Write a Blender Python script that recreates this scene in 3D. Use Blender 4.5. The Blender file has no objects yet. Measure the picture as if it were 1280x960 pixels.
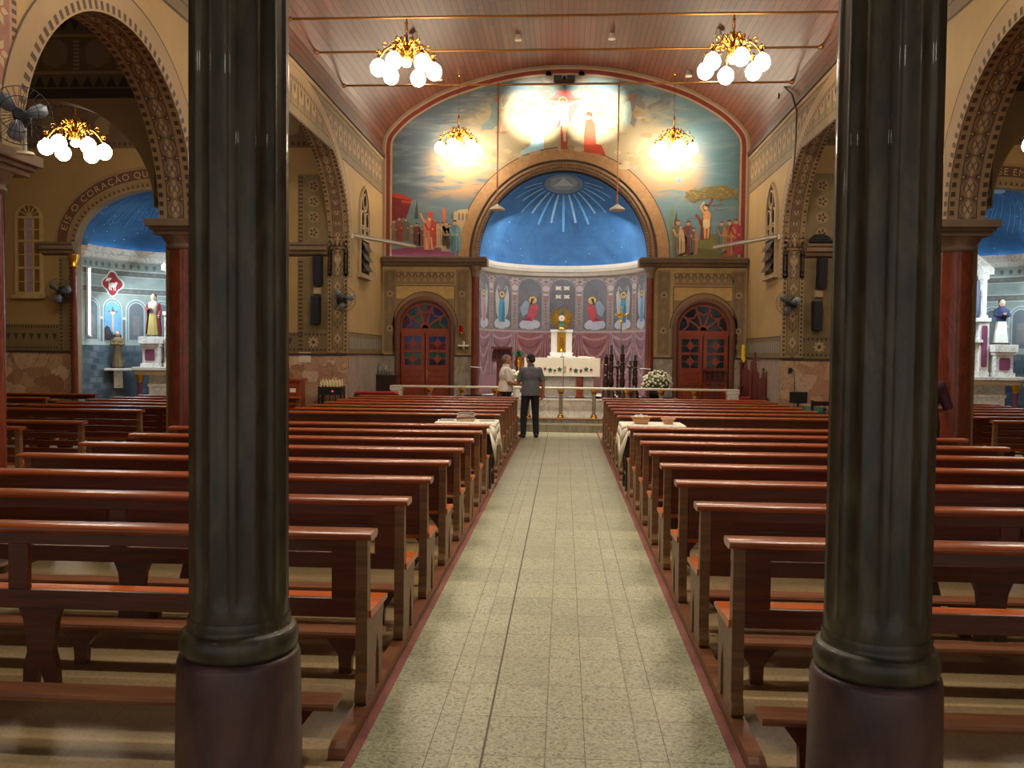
import bpy, bmesh, math, random
from mathutils import Vector, Matrix
random.seed(7)
C = bpy.context.scene.collection
PI = math.pi
R = math.radians
# ------------------------------------------------------------------ camera
FPX = 1080.0
CAM = Vector((0.06, 0.0, 1.7))
def cam_axes():
    roll = R(0.6)
    x, y = 705 - 640, -(444 - 480)
    c, s = math.cos(roll), math.sin(roll)
    xu, yu = x*c - y*s, x*s + y*c
    yaw = math.atan2(xu, FPX)
    pit = math.atan2(yu, math.hypot(xu, FPX))
    fw = Vector((-math.sin(yaw)*math.cos(pit), math.cos(yaw)*math.cos(pit), -math.sin(pit)))
    r = Vector((math.cos(yaw), math.sin(yaw), 0))
    u = r.cross(fw)
    return r*c + u*s, -r*s + u*c, fw
CR, CU, CF = cam_axes()
def at(x, y, Y):
    """point of the place seen at photo pixel x, y, at depth Y down the nave"""
    v = CR*((x-640)/FPX) - CU*((y-480)/FPX) + CF
    return CAM + v*(Y/v.y)
def make_camera():
    cd = bpy.data.cameras.new('camera'); co = bpy.data.objects.new('camera', cd)
    cd.sensor_width = 36; cd.lens = 36*FPX/1280; cd.clip_start = 0.05; cd.clip_end = 200
    m = Matrix((CR, CU, -CF)).transposed().to_4x4()
    m.translation = CAM
    co.matrix_world = m
    C.objects.link(co); bpy.context.scene.camera = co
make_camera()
sc = bpy.context.scene
sc.view_settings.view_transform = 'Standard'
sc.view_settings.look = 'None'
sc.view_settings.gamma = 1
sc.view_settings.use_curve_mapping = False
# ------------------------------------------------------------------ mesh builder
class MB:
    def __init__(s):
        s.v = []; s.f = []; s.m = []; s.s = []; s.uv = {}
    def add(s, vs, fs, mi=0, sm=False):
        b = len(s.v); s.v += [tuple(p) for p in vs]
        for f in fs:
            s.f.append(tuple(b+i for i in f)); s.m.append(mi); s.s.append(sm)
    def poly(s, pts, mi=0, uv=None):
        if uv: s.uv[len(s.f)] = uv
        s.add(pts, [tuple(range(len(pts)))], mi)
    def box(s, x0, x1, y0, y1, z0, z1, mi=0):
        s.add([(x0,y0,z0),(x1,y0,z0),(x1,y1,z0),(x0,y1,z0),(x0,y0,z1),(x1,y0,z1),(x1,y1,z1),(x0,y1,z1)],
              [(0,3,2,1),(4,5,6,7),(0,1,5,4),(1,2,6,5),(2,3,7,6),(3,0,4,7)], mi)
    def obox(s, c, ax, hx, ay, hy, az, hz, mi=0):
        c = Vector(c); ax = Vector(ax)*hx; ay = Vector(ay)*hy; az = Vector(az)*hz
        vs = [c+ax*i+ay*j+az*k for k in (-1,1) for j in (-1,1) for i in (-1,1)]
        s.add(vs, [(0,2,3,1),(4,5,7,6),(0,1,5,4),(1,3,7,5),(3,2,6,7),(2,0,4,6)], mi)
    def bar(s, p0, p1, w, h, mi=0):
        p0 = Vector(p0); p1 = Vector(p1); d = (p1-p0); L = d.length; d.normalize()
        up = Vector((0,0,1)) if abs(d.z) < .95 else Vector((1,0,0))
        a = d.cross(up).normalized(); b = a.cross(d)
        s.obox((p0+p1)/2, d, L/2, a, w/2, b, h/2, mi)
    def ring(s, c, r, n, ax, ay):
        return [Vector(c)+ax*(r*math.cos(2*PI*i/n))+ay*(r*math.sin(2*PI*i/n)) for i in range(n)]
    def tube(s, pts, r, n=8, mi=0, caps=True, sm=True):
        pts = [Vector(p) for p in pts]; k = len(pts)
        rs = r if isinstance(r, (list, tuple)) else [r]*k
        vs = []; pa = None
        for i, p in enumerate(pts):
            d = (pts[min(i+1,k-1)]-pts[max(i-1,0)])
            d = d.normalized() if d.length > 1e-9 else Vector((0,0,1))
            if pa is None:
                up = Vector((0,0,1)) if abs(d.z) < .9 else Vector((1,0,0))
                a = d.cross(up).normalized()
            else:
                a = pa - d*pa.dot(d)
                a = a.normalized() if a.length > 1e-6 else d.orthogonal().normalized()
            pa = a; b = d.cross(a)
            vs += s.ring(p, rs[i], n, a, b)
        fs = [(i*n+j, i*n+(j+1)%n, (i+1)*n+(j+1)%n, (i+1)*n+j) for i in range(k-1) for j in range(n)]
        s.add(vs, fs, mi, sm)
        if caps:
            s.add(vs[:n], [tuple(range(n))[::-1]], mi); s.add(vs[-n:], [tuple(range(n))], mi)
    def cyl(s, p0, p1, r0, r1=None, n=16, mi=0, caps=True, sm=True):
        s.tube([p0, p1], [r0, r0 if r1 is None else r1], n, mi, caps, sm)
    def lathe(s, prof, c=(0,0,0), n=24, mi=0, sx=1, sy=1, sm=True, caps=True, mod=None):
        cx, cy, cz = c; vs = []
        for r, z in prof:
            for j in range(n):
                t = 2*PI*j/n
                rr = r*(mod(t, z) if mod else 1)
                vs.append((cx+rr*sx*math.cos(t), cy+rr*sy*math.sin(t), cz+z))
        k = len(prof)
        s.add(vs, [(i*n+j, i*n+(j+1)%n, (i+1)*n+(j+1)%n, (i+1)*n+j) for i in range(k-1) for j in range(n)], mi, sm)
        if caps:
            s.add(vs[:n], [tuple(range(n))[::-1]], mi); s.add(vs[-n:], [tuple(range(n))], mi)
    def ell(s, c, rx, ry=None, rz=None, n=14, k=9, mi=0, M=None):
        ry = rx if ry is None else ry; rz = rx if rz is None else rz
        vs = []; c = Vector(c)
        for i in range(k+1):
            ph = -PI/2+PI*i/k
            for j in range(n):
                t = 2*PI*j/n
                p = Vector((rx*math.cos(ph)*math.cos(t), ry*math.cos(ph)*math.sin(t), rz*math.sin(ph)))
                if M: p = M @ p
                vs.append(c+p)
        fs = []
        for i in range(k):
            for j in range(n):
                a, b, c2, d = i*n+j, i*n+(j+1)%n, (i+1)*n+(j+1)%n, (i+1)*n+j
                if i == 0: fs.append((a, c2, d))
                elif i == k-1: fs.append((a, b, d))
                else: fs.append((a, b, c2, d))
        s.add(vs, fs, mi, True)
    def prism(s, pts, fn, d0, d1, mi=0, sm=False):
        """2-D outline pts, fn(a, b, d) -> 3-D, solid between d0 and d1"""
        n = len(pts)
        A = [fn(a, b, d0) for a, b in pts]; B = [fn(a, b, d1) for a, b in pts]
        s.add(A+B, [tuple(range(n))[::-1], tuple(range(n, 2*n))], mi)
        s.add(A+B, [(i, (i+1)%n, n+(i+1)%n, n+i) for i in range(n)], mi, sm)
    def sweep(s, prof, fn, ts, mi=0, sm=False, closed=True):
        """profile (a, b) carried along parameter list ts by fn(t, a, b)"""
        n = len(prof); vs = []
        for t in ts: vs += [fn(t, a, b) for a, b in prof]
        m = n if closed else n-1
        s.add(vs, [(i*n+j, i*n+(j+1)%n, (i+1)*n+(j+1)%n, (i+1)*n+j) for i in range(len(ts)-1) for j in range(m)], mi, sm)
        if closed:
            s.add(vs[:n], [tuple(range(n))[::-1]], mi); s.add(vs[-n:], [tuple(range(n))], mi)
    def mesh(s, name, mats, weld=False):
        me = bpy.data.meshes.new(name)
        me.from_pydata(s.v, [], s.f)
        for mt in (mats if isinstance(mats, (list, tuple)) else [mats]): me.materials.append(mt)
        me.polygons.foreach_set('material_index', s.m)
        me.polygons.foreach_set('use_smooth', s.s)
        if s.uv:
            ul = me.uv_layers.new(name='UVMap')
            for fi, uvs in s.uv.items():
                p = me.polygons[fi]
                for k, li in enumerate(p.loop_indices): ul.data[li].uv = uvs[k]
        me.update()
        return me
    def build(s, name, mats, parent=None, bevel=0, kind=None, label=None):
        o = bpy.data.objects.new(name, s.mesh(name, mats)); C.objects.link(o)
        if parent: o.parent = parent
        if bevel:
            b = o.modifiers.new('bevel', 'BEVEL'); b.width = bevel; b.segments = 2; b.limit_method = 'ANGLE'; b.angle_limit = R(40)
        if kind: o['kind'] = kind
        if label: o['label'] = label
        return o
def tag(o, label=None, cat=None, group=None, kind=None):
    if label: o['label'] = label
    if cat: o['category'] = cat
    if group: o['group'] = group
    if kind: o['kind'] = kind
    return o
def empty(name, loc=(0,0,0), rz=0):
    o = bpy.data.objects.new(name, None); C.objects.link(o)
    o.location = loc; o.rotation_euler = (0, 0, rz); o.empty_display_size = .1
    return o
def kids(o): return [c for c in bpy.data.objects if c.parent == o]
def copy_tree(o, parent=None):
    c = o.copy(); C.objects.link(c)
    if parent: c.parent = parent
    for ch in kids(o): copy_tree(ch, c)
    return c
def arc(cx, cz, a, b, t0=0, t1=PI, n=24):
    return [(cx+a*math.cos(t0+(t1-t0)*i/n), cz+b*math.sin(t0+(t1-t0)*i/n)) for i in range(n+1)]
# ------------------------------------------------------------------ materials
def lin(c):
    def f(x):
        x /= 255
        return x/12.92 if x <= .04045 else ((x+.055)/1.055)**2.4
    return tuple(f(x) for x in c)+(1,)
M = {}
class NT:
    """small helper to write node trees"""
    def __init__(s, name):
        s.mat = bpy.data.materials.new(name); s.mat.use_nodes = True
        s.t = s.mat.node_tree; s.b = s.t.nodes['Principled BSDF']
        s._co = None
    def n(s, typ, **kw):
        nd = s.t.nodes.new(typ)
        for k, v in kw.items(): setattr(nd, k, v)
        return nd
    def set(s, sock, v):
        if isinstance(v, bpy.types.NodeSocket): s.t.links.new(v, sock)
        else: sock.default_value = v
    def co(s, kind='Object'):
        if s._co is None: s._co = s.n('ShaderNodeTexCoord')
        return s._co.outputs[kind]
    def xyz(s, kind='Object'):
        sp = s.n('ShaderNodeSeparateXYZ'); s.set(sp.inputs[0], s.co(kind)); return sp.outputs
    def math(s, op, a, b=0.0, c=0.0, clamp=False):
        m = s.n('ShaderNodeMath', operation=op, use_clamp=clamp)
        s.set(m.inputs[0], a); s.set(m.inputs[1], b); s.set(m.inputs[2], c); return m.outputs[0]
    def scale(s, v, sc):
        m = s.n('ShaderNodeMapping'); s.set(m.inputs[0], v); m.inputs['Scale'].default_value = sc; return m.outputs[0]
    def noise(s, v, scale, detail=3, rough=.5, dist=0):
        m = s.n('ShaderNodeTexNoise'); s.set(m.inputs['Vector'], v)
        m.inputs['Scale'].default_value = scale; m.inputs['Detail'].default_value = detail
        m.inputs['Roughness'].default_value = rough; m.inputs['Distortion'].default_value = dist
        return m.outputs['Fac']
    def voro(s, v, scale, feature='F1', out='Distance'):
        m = s.n('ShaderNodeTexVoronoi', feature=feature); s.set(m.inputs['Vector'], v); m.inputs['Scale'].default_value = scale
        return m.outputs[out]
    def mix(s, f, a, b, blend='MIX'):
        m = s.n('ShaderNodeMix', data_type='RGBA', blend_type=blend)
        s.set(m.inputs[0], f); s.set(m.inputs[6], a); s.set(m.inputs[7], b); return m.outputs[2]
    def ramp(s, f, stops, interp='LINEAR'):
        m = s.n('ShaderNodeValToRGB'); cr = m.color_ramp; cr.interpolation = interp
        while len(cr.elements) < len(stops): cr.elements.new(.5)
        for e, (p, c) in zip(cr.elements, stops):
            e.position = p; e.color = c
        s.set(m.inputs[0], f); return m.outputs[0]
    def rng(s, v, a, b, c=0.0, d=1.0, smooth=True):
        m = s.n('ShaderNodeMapRange', interpolation_type='SMOOTHSTEP' if smooth else 'LINEAR')
        s.set(m.inputs[0], v); m.inputs[1].default_value = a; m.inputs[2].default_value = b
        m.inputs[3].default_value = c; m.inputs[4].default_value = d; return m.outputs[0]
    def bump(s, h, strength=.2, dist=.01):
        m = s.n('ShaderNodeBump'); m.inputs['Strength'].default_value = strength; m.inputs['Distance'].default_value = dist
        s.set(m.inputs['Height'], h); s.set(s.b.inputs['Normal'], m.outputs[0])
    def fin(s, col=None, rough=None, metal=None):
        if col is not None: s.set(s.b.inputs['Base Color'], col)
        if rough is not None: s.set(s.b.inputs['Roughness'], rough)
        if metal is not None: s.set(s.b.inputs['Metallic'], metal)
        return s.mat
def plain(key, c, rough=.6, metal=0, var=.12, scale=6, coat=0):
    t = NT(key); c = lin(c)
    if var:
        d = tuple(x*(1-var*1.6) for x in c[:3])+(1,); l = tuple(min(1, x*(1+var)) for x in c[:3])+(1,)
        f = t.noise(t.co(), scale, 4, .6)
        c = t.ramp(f, [(.3, d), (.7, l)])
    M[key] = t.fin(c, rough, metal)
    if coat: t.b.inputs['Coat Weight'].default_value = coat; t.b.inputs['Coat Roughness'].default_value = .15
    return M[key]
def glow(key, c, strength):
    t = NT(key); t.fin(lin(c), .4)
    t.b.inputs['Emission Color'].default_value = lin(c); t.b.inputs['Emission Strength'].default_value = strength
    M[key] = t.mat; return t.mat
def wood(key, c0, c1, rough=.3, axis=(1.2, 14, 14), coat=.25):
    t = NT(key)
    v = t.scale(t.co(), axis)
    n = t.noise(v, 2.2, 5, .6, .6)
    t.fin(t.ramp(n, [(.25, lin(c0)), (.75, lin(c1))]), rough)
    t.bump(n, .06, .004)
    t.b.inputs['Coat Weight'].default_value = coat; t.b.inputs['Coat Roughness'].default_value = .12
    M[key] = t.mat; return t.mat
def marble(key, base, vein, scale=3.0, rough=.25, amount=.5, stretch=(1,1,1), vw=.07):
    t = NT(key); v = t.scale(t.co(), stretch)
    n1 = t.noise(v, scale, 6, .65, 1.5)
    a = t.math('ABSOLUTE', t.math('SUBTRACT', n1, .5))
    f = t.rng(a, 0, vw, amount, 0)
    n2 = t.noise(v, scale*.6, 3)
    b2 = tuple(x*.82 for x in lin(base)[:3])+(1,)
    col = t.mix(n2, lin(base), b2)
    M[key] = t.fin(t.mix(f, col, lin(vein)), rough); return M[key]
# ------------------------------------------------------------------ palette
plain('yellow', (152,125,80), .8, 0, .06, 1.5)
plain('tan', (138,114,82), .8, 0, .08, 2)
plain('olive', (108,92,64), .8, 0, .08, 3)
plain('brown_paint', (66,48,34), .8, 0, .06)
plain('pale_paint', (160,138,106), .8, 0, .06)
plain('rose_paint', (150,96,78), .8, 0, .06)
plain('grey_paint', (128,122,112), .8, 0, .1, 3)
plain('cornice', (112,92,72), .7, 0, .1, 4)
plain('dark_trim', (62,44,34), .5, 0, .08)
plain('white', (235,232,225), .6, 0, .04)
plain('offwhite', (205,196,178), .6, 0, .06)
plain('black', (14,14,16), .45, 0, .05)
plain('black_plastic', (15,15,18), .55, 0, 0)
plain('navy', (8,12,30), .75, 0, .05)
plain('gold', (212,160,60), .28, 1, .08)
plain('brass', (205,150,62), .22, 1, .06)
plain('iron', (52,42,36), .5, .6, .05)
plain('silver', (200,200,205), .25, 1, .04)
plain('green', (30,84,52), .7, 0, .15)
plain('red', (150,20,28), .6, 0, .08)
plain('skin', (176,122,92), .55, 0, .06)
plain('hair_dark', (34,26,24), .7, 0, .15, 30)
plain('hair_grey', (110,104,100), .7, 0, .15, 30)
wood('pew_wood', (62,26,12), (108,50,20), .34, coat=.08)
wood('rail_wood', (116,50,20), (164,82,36), .28, coat=.2)  # top rails paler than the backs: light from above put into the wood colour
wood('seat_wood', (166,68,18), (212,106,36), .32, coat=.1)
wood('kneel_wood', (96,54,32), (140,88,54), .42, coat=.05)
wood('end_wood', (92,58,34), (140,98,60), .45, coat=.05)
wood('door_wood', (112,40,18), (158,66,30), .35, (14,14,1.2))
wood('dark_wood', (28,10,9), (54,20,15), .3, (10,10,1.5))
wood('maroon_wood', (70,18,13), (112,34,24), .32, (10,10,1.5))
wood('frame_wood', (86,50,36), (112,70,52), .45, (10,10,1.5))
marble('marble_white', (232,228,220), (120,118,116), 2.2, .3, .55, (1,1,1), .028)
marble('marble_grey', (170,158,140), (96,86,76), 2.2, .3, .5, (1.5,1.5,.5))
marble('marble_red', (120,58,40), (74,34,26), 2.4, .2, .5, (1,1,.4))
def crazy():
    t = NT('marble_pieces'); v = t.co()
    w = t.noise(v, 1.8, 4)
    mv = t.n('ShaderNodeVectorMath', operation='ADD'); t.set(mv.inputs[0], t.scale(v, (1.5,1.5,1.9)))
    cmb = t.n('ShaderNodeCombineXYZ'); t.set(cmb.inputs[0], w); t.set(cmb.inputs[2], w); t.set(mv.inputs[1], cmb.outputs[0])
    col = t.voro(mv.outputs[0], 2.1, 'F1', 'Color')
    sp = t.n('ShaderNodeSeparateColor'); t.set(sp.inputs[0], col)
    c = t.ramp(sp.outputs[0], [(0,lin((140,100,76))),(.3,lin((196,166,136))),(.55,lin((168,126,102))),(.8,lin((212,188,160))),(1,lin((152,112,88)))])
    st = t.noise(t.scale(v,(3,3,3)), 3, 6, .7, 2)
    c = t.mix(t.rng(st,.35,.7,0,.5), c, lin((128,82,62)))
    e = t.voro(mv.outputs[0], 2.1, 'DISTANCE_TO_EDGE')
    c = t.mix(t.rng(e, 0, .02, .8, 0), c, lin((96,70,54)))
    M['marble_pieces'] = t.fin(c, .3)
crazy()
def blocks():
    t = NT('chapel_blocks')
    b = t.n('ShaderNodeTexBrick'); t.set(b.inputs['Vector'], t.co('UV'))
    b.inputs['Color1'].default_value = lin((112,124,132)); b.inputs['Color2'].default_value = lin((60,74,88)); b.inputs['Mortar'].default_value = lin((82,96,108))
    b.inputs['Scale'].default_value = 1; b.inputs['Brick Width'].default_value = .22; b.inputs['Row Height'].default_value = .14; b.inputs['Mortar Size'].default_value = .02
    M['chapel_blocks'] = t.fin(b.outputs[0], .5)
blocks()
def ceiling_mat():
    t = NT('ceiling_planks')
    b = t.n('ShaderNodeTexBrick'); b.offset = .37; b.offset_frequency = 2
    sp = t.n('ShaderNodeSeparateXYZ'); t.set(sp.inputs[0], t.co('UV'))
    cm = t.n('ShaderNodeCombineXYZ'); t.set(cm.inputs[0], sp.outputs[1]); t.set(cm.inputs[1], sp.outputs[0])
    t.set(b.inputs['Vector'], cm.outputs[0])
    b.inputs['Color1'].default_value = lin((78,38,22)); b.inputs['Color2'].default_value = lin((100,54,33)); b.inputs['Mortar'].default_value = lin((26,12,9))
    b.inputs['Scale'].default_value = 1; b.inputs['Brick Width'].default_value = 2.6; b.inputs['Row Height'].default_value = .12
    b.inputs['Mortar Size'].default_value = .009; b.inputs['Mortar Smooth'].default_value = .1
    n = t.noise(t.scale(cm.outputs[0], (1.5,18,1)), 2, 4)
    c = t.mix(t.rng(n,.3,.7,0,.35), b.outputs[0], lin((70,34,25)))
    t.fin(c, .5); M['ceiling_planks'] = t.mat
ceiling_mat()
def floor_mat():
    t = NT('terrazzo_tiles')
    v = t.co(); x, y, z = t.xyz()
    chips = t.voro(v, 85, 'F1', 'Color'); sc2 = t.n('ShaderNodeSeparateColor'); t.set(sc2.inputs[0], chips)
    c = t.ramp(sc2.outputs[0], [(0,lin((106,102,80))),(.13,lin((146,144,114))),(.6,lin((162,160,128))),(1,lin((178,176,146)))])
    spk = t.noise(v, 60, 2, .6)
    c = t.mix(t.rng(spk,.57,.66,0,.75), c, lin((92,84,66)))
    b = t.n('ShaderNodeTexBrick'); b.offset = 0
    t.set(b.inputs['Vector'], v); b.inputs['Scale'].default_value = 1; b.inputs['Brick Width'].default_value = .4; b.inputs['Row Height'].default_value = .4
    b.inputs['Mortar Size'].default_value = .0035; b.inputs['Color1'].default_value = (1,1,1,1); b.inputs['Color2'].default_value = (.84,.84,.82,1); b.inputs['Mortar'].default_value = (.45,.43,.38,1)
    c = t.mix(1.0, c, b.outputs[0], 'MULTIPLY')
    # warm worn terrazzo beneath the benches, paler greenish slabs in the aisle
    ax = t.math('ABSOLUTE', x)
    side = t.math('GREATER_THAN', ax, .84)
    c = t.mix(t.math('MULTIPLY', side, .65), c, lin((158,122,76)))
    blot = t.noise(v, 1.4, 4, .6)
    c = t.mix(t.rng(blot,.45,.75,0,.35), c, lin((128,120,92)))
    t.fin(c, .42); M['terrazzo'] = t.mat
floor_mat()
def sky_mat():
    """the painted sky of the mural: slate to teal blues, tan cloud banks, cream glory"""
    t = NT('painted_sky'); v = t.co(); x, y, z = t.xyz()
    base = t.ramp(t.rng(x,-4.4,4.4,smooth=False), [(0,lin((92,108,120))),(.25,lin((112,134,148))),(.6,lin((132,160,168))),(.85,lin((120,164,176))),(1,lin((92,134,146)))])
    st = t.noise(t.scale(v,(.5,1,3)), 1.6, 5, .6, .5)
    base = t.mix(t.rng(st,.45,.75,0,.55), base, lin((172,190,192)))
    low = t.rng(z,4.6,5.9,1,0)
    base = t.mix(t.math('MULTIPLY',low,.6), base, lin((150,184,194)))
    band = t.math('MULTIPLY', t.rng(z,5.35,5.75), t.rng(z,6.3,7.0,1,0))
    cl = t.noise(t.scale(v,(.6,1,2.2)), 2.4, 5, .6, .8)
    axx = t.math('ABSOLUTE', x)
    c = t.mix(t.math('MULTIPLY', t.math('MULTIPLY', band, t.rng(cl,.36,.55)), t.rng(axx,2.9,3.7,1,0)), base, lin((206,164,118)))
    dx = t.math('DIVIDE', x, 3.0); dz = t.math('DIVIDE', t.math('SUBTRACT', z, 7.1), 1.15)
    d = t.math('SQRT', t.math('ADD', t.math('MULTIPLY',dx,dx), t.math('MULTIPLY',dz,dz)))
    d = t.math('ADD', d, t.math('MULTIPLY', t.math('SUBTRACT', cl, .5), .9))
    c = t.mix(t.rng(d,.6,1.1,.9,0), c, lin((222,204,160)))
    grey = t.noise(t.scale(v,(.9,1,1.4)), 1.7, 5, .6, 1.2)
    c = t.mix(t.math('MULTIPLY', t.rng(grey,.5,.66), t.rng(z,7.0,7.9,0,.75)), c, lin((122,120,112)))
    c = t.mix(1.0, c, (.5,.5,.5,1), 'MULTIPLY')
    t.fin(c, .75); M['painted_sky'] = t.mat
sky_mat()
def tinted(key, c1, c2, c3, axis=(1,1,1), scale=4, rough=.75):
    t = NT(key); n = t.noise(t.scale(t.co(), axis), scale, 5, .6, .8)
    M[key] = t.fin(t.ramp(n, [(.25,lin(c1)),(.5,lin(c2)),(.78,lin(c3))]), rough); return M[key]
tinted('arch_band', (140,104,66), (158,122,82), (172,138,98), (3,3,3), 3)
tinted('column_green', (32,31,22), (68,59,46), (98,88,64), (2.5,2.5,.7), 4.5, .44)
M['column_green'].node_tree.nodes['Principled BSDF'].inputs['Coat Weight'].default_value = .18
tinted('plinth_purple', (50,33,35), (84,59,58), (116,84,79), (1,1,.6), 4, .4)
tinted('dome_blue', (40,80,120), (54,100,144), (70,118,160), (1,1,1), 1.2)
tinted('niche_grey', (86,84,88), (102,100,103), (120,118,120), (1,1,1), 2)
tinted('apse_wall', (116,106,100), (130,120,114), (146,136,128), (1,1,1), 2)
tinted('chapel_wall', (120,132,128), (140,152,146), (156,168,162), (1,1,1), 2)
def paint(c, k={}):
    if c not in k: k[c] = plain('paint_%d_%d_%d' % c, c, .75, 0, .09, 7)
    return k[c]
# ------------------------------------------------------------------ flat painted ornament laid on a surface
def clip(pts, k, lim, keep_above):
    res = []
    for i, p in enumerate(pts):
        q = pts[(i+1) % len(pts)]
        pi, qi = (p[k] >= lim, q[k] >= lim) if keep_above else (p[k] <= lim, q[k] <= lim)
        if pi: res.append(p)
        if pi != qi:
            t = (lim-p[k])/(q[k]-p[k]); res.append((p[0]+(q[0]-p[0])*t, p[1]+(q[1]-p[1])*t))
    return res
def cut(pts, k, step):
    """cut an outline into strips no wider than step, so that it can follow a curved surface"""
    if not step: return [pts]
    lo = min(p[k] for p in pts); hi = max(p[k] for p in pts)
    n = math.ceil((hi-lo)/step)
    if n < 2: return [pts]
    res = []
    for i in range(n):
        a, b = lo+(hi-lo)*i/n, lo+(hi-lo)*(i+1)/n
        q = clip(clip(pts, k, a, True), k, b, False)
        if len(q) > 2: res.append(q)
    return res
class Dec(MB):
    """ornament in surface coordinates; P(u, v, o) gives the point o metres off the surface"""
    def __init__(s, P, base=.004):
        super().__init__(); s.P = P; s.mats = []; s.layer = base; s.du = s.dv = None
    def mi(s, m):
        m = M[m] if isinstance(m, str) else (paint(m) if isinstance(m, tuple) else m)
        if m not in s.mats: s.mats.append(m)
        return s.mats.index(m)
    def pg(s, pts, m, o=0):
        for q in cut(pts, 0, s.du):
            for r in cut(q, 1, s.dv):
                s.poly([s.P(a, b, s.layer+o) for a, b in r], s.mi(m))
    def rect(s, a0, a1, b0, b1, m, o=0): s.pg([(a0,b0),(a1,b0),(a1,b1),(a0,b1)], m, o)
    def circ(s, a, b, ra, m, o=0, rb=None, n=14, t0=0, t1=2*PI):
        rb = rb or ra
        s.pg([(a+ra*math.cos(t0+(t1-t0)*i/n), b+rb*math.sin(t0+(t1-t0)*i/n)) for i in range(n if t1-t0 > 6.2 else n+1)], m, o)
    def dia(s, a, b, ra, rb, m, o=0): s.pg([(a-ra,b),(a,b-rb),(a+ra,b),(a,b+rb)], m, o)
    def flower(s, a, b, r, m, mc, n=6, o=0):
        for i in range(n):
            t = 2*PI*i/n
            ca, sa = math.cos(t), math.sin(t)
            s.pg([(a+r*.15*ca, b+r*.15*sa), (a+r*.6*math.cos(t-.42), b+r*.6*math.sin(t-.42)), (a+r*ca, b+r*sa), (a+r*.6*math.cos(t+.42), b+r*.6*math.sin(t+.42))], m, o)
        s.circ(a, b, r*.28, mc, o+.001, n=8)
    def line(s, pts, w, m, o=0):
        for (a0,b0),(a1,b1) in zip(pts[:-1], pts[1:]):
            L = math.hypot(a1-a0, b1-b0) or 1
            na, nb = -(b1-b0)/L*w/2, (a1-a0)/L*w/2
            s.pg([(a0+na,b0+nb),(a1+na,b1+nb),(a1-na,b1-nb),(a0-na,b0-nb)], m, o)
    def row(s, a0, a1, b0, b1, n, m, o=0, fill=.5):
        st = (a1-a0)/n
        for i in range(n): s.rect(a0+i*st, a0+(i+fill)*st, b0, b1, m, o)
    def col(s, a0, a1, b0, b1, n, m, o=0, fill=.5):
        st = (b1-b0)/n
        for i in range(n): s.rect(a0, a1, b0+i*st, b0+(i+fill)*st, m, o)
    def put(s, name, parent, label=None):
        return s.build(name, s.mats, parent, label=label)
def wall_slices(mb, fn, segs, t0, t1, mf, mk, ms, back=True):
    """solid wall made of vertical slices (s0, s1, lo0, lo1, hi0, hi1); fn(s, z, t) -> point"""
    for i, (s0, s1, l0, l1, h0, h1) in enumerate(segs):
        mb.poly([fn(s0,l0,t0), fn(s1,l1,t0), fn(s1,h1,t0), fn(s0,h0,t0)], mf)
        if back: mb.poly([fn(s0,l0,t1), fn(s0,h0,t1), fn(s1,h1,t1), fn(s1,l1,t1)], mk)
        mb.poly([fn(s0,l0,t0), fn(s0,l0,t1), fn(s1,l1,t1), fn(s1,l1,t0)], ms)
        if i+1 < len(segs):
            n0 = segs[i+1][2]
            if abs(n0-l1) > 1e-4:
                mb.poly([fn(s1,l1,t0), fn(s1,n0,t0), fn(s1,n0,t1), fn(s1,l1,t1)], ms)
def opening_segs(regions, openings, hi, step=None, n=28):
    """regions (s0, s1, lo) of plain wall and openings (centre, a, b, spring), in order along s"""
    items = [(r[0], 'r', r) for r in regions]+[(o[0]-o[1], 'o', o) for o in openings]
    segs = []
    for _, k, d in sorted(items, key=lambda q: q[0]):
        if k == 'r':
            m = max(1, int((d[1]-d[0])/step)) if step else 1
            for i in range(m):
                a = d[0]+(d[1]-d[0])*i/m; b = d[0]+(d[1]-d[0])*(i+1)/m
                segs.append((a, b, d[2], d[2], hi(a), hi(b)))
        else:
            c, a, b, zs = d[:4]
            for i in range(n):
                t0 = PI-PI*i/n; t1 = PI-PI*(i+1)/n
                sa, sb = c+a*math.cos(t0), c+a*math.cos(t1)
                segs.append((sa, sb, zs+b*math.sin(t0), zs+b*math.sin(t1), hi(sa), hi(sb)))
    return segs
def ell_map(c, a, b, zs, n=240):
    """arc length along a half ellipse: returns total length and f(length) -> (s, z, normal angle)"""
    pts = [(c-a*math.cos(PI*i/n), zs+b*math.sin(PI*i/n)) for i in range(n+1)]
    cum = [0]
    for p, q in zip(pts[:-1], pts[1:]): cum.append(cum[-1]+math.hypot(q[0]-p[0], q[1]-p[1]))
    def f(L):
        L = min(max(L, 0), cum[-1]-1e-9)
        lo, hi_ = 0, n
        while hi_-lo > 1:
            m = (lo+hi_)//2
            if cum[m] <= L: lo = m
            else: hi_ = m
        k = (L-cum[lo])/(cum[lo+1]-cum[lo])
        i = lo+k
        t = PI*i/n
        s, z = c-a*math.cos(t), zs+b*math.sin(t)
        nx, nz = -math.cos(t)/a, math.sin(t)/b
        l = math.hypot(nx, nz)
        return s, z, nx/l, nz/l
    return cum[-1], f
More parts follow.
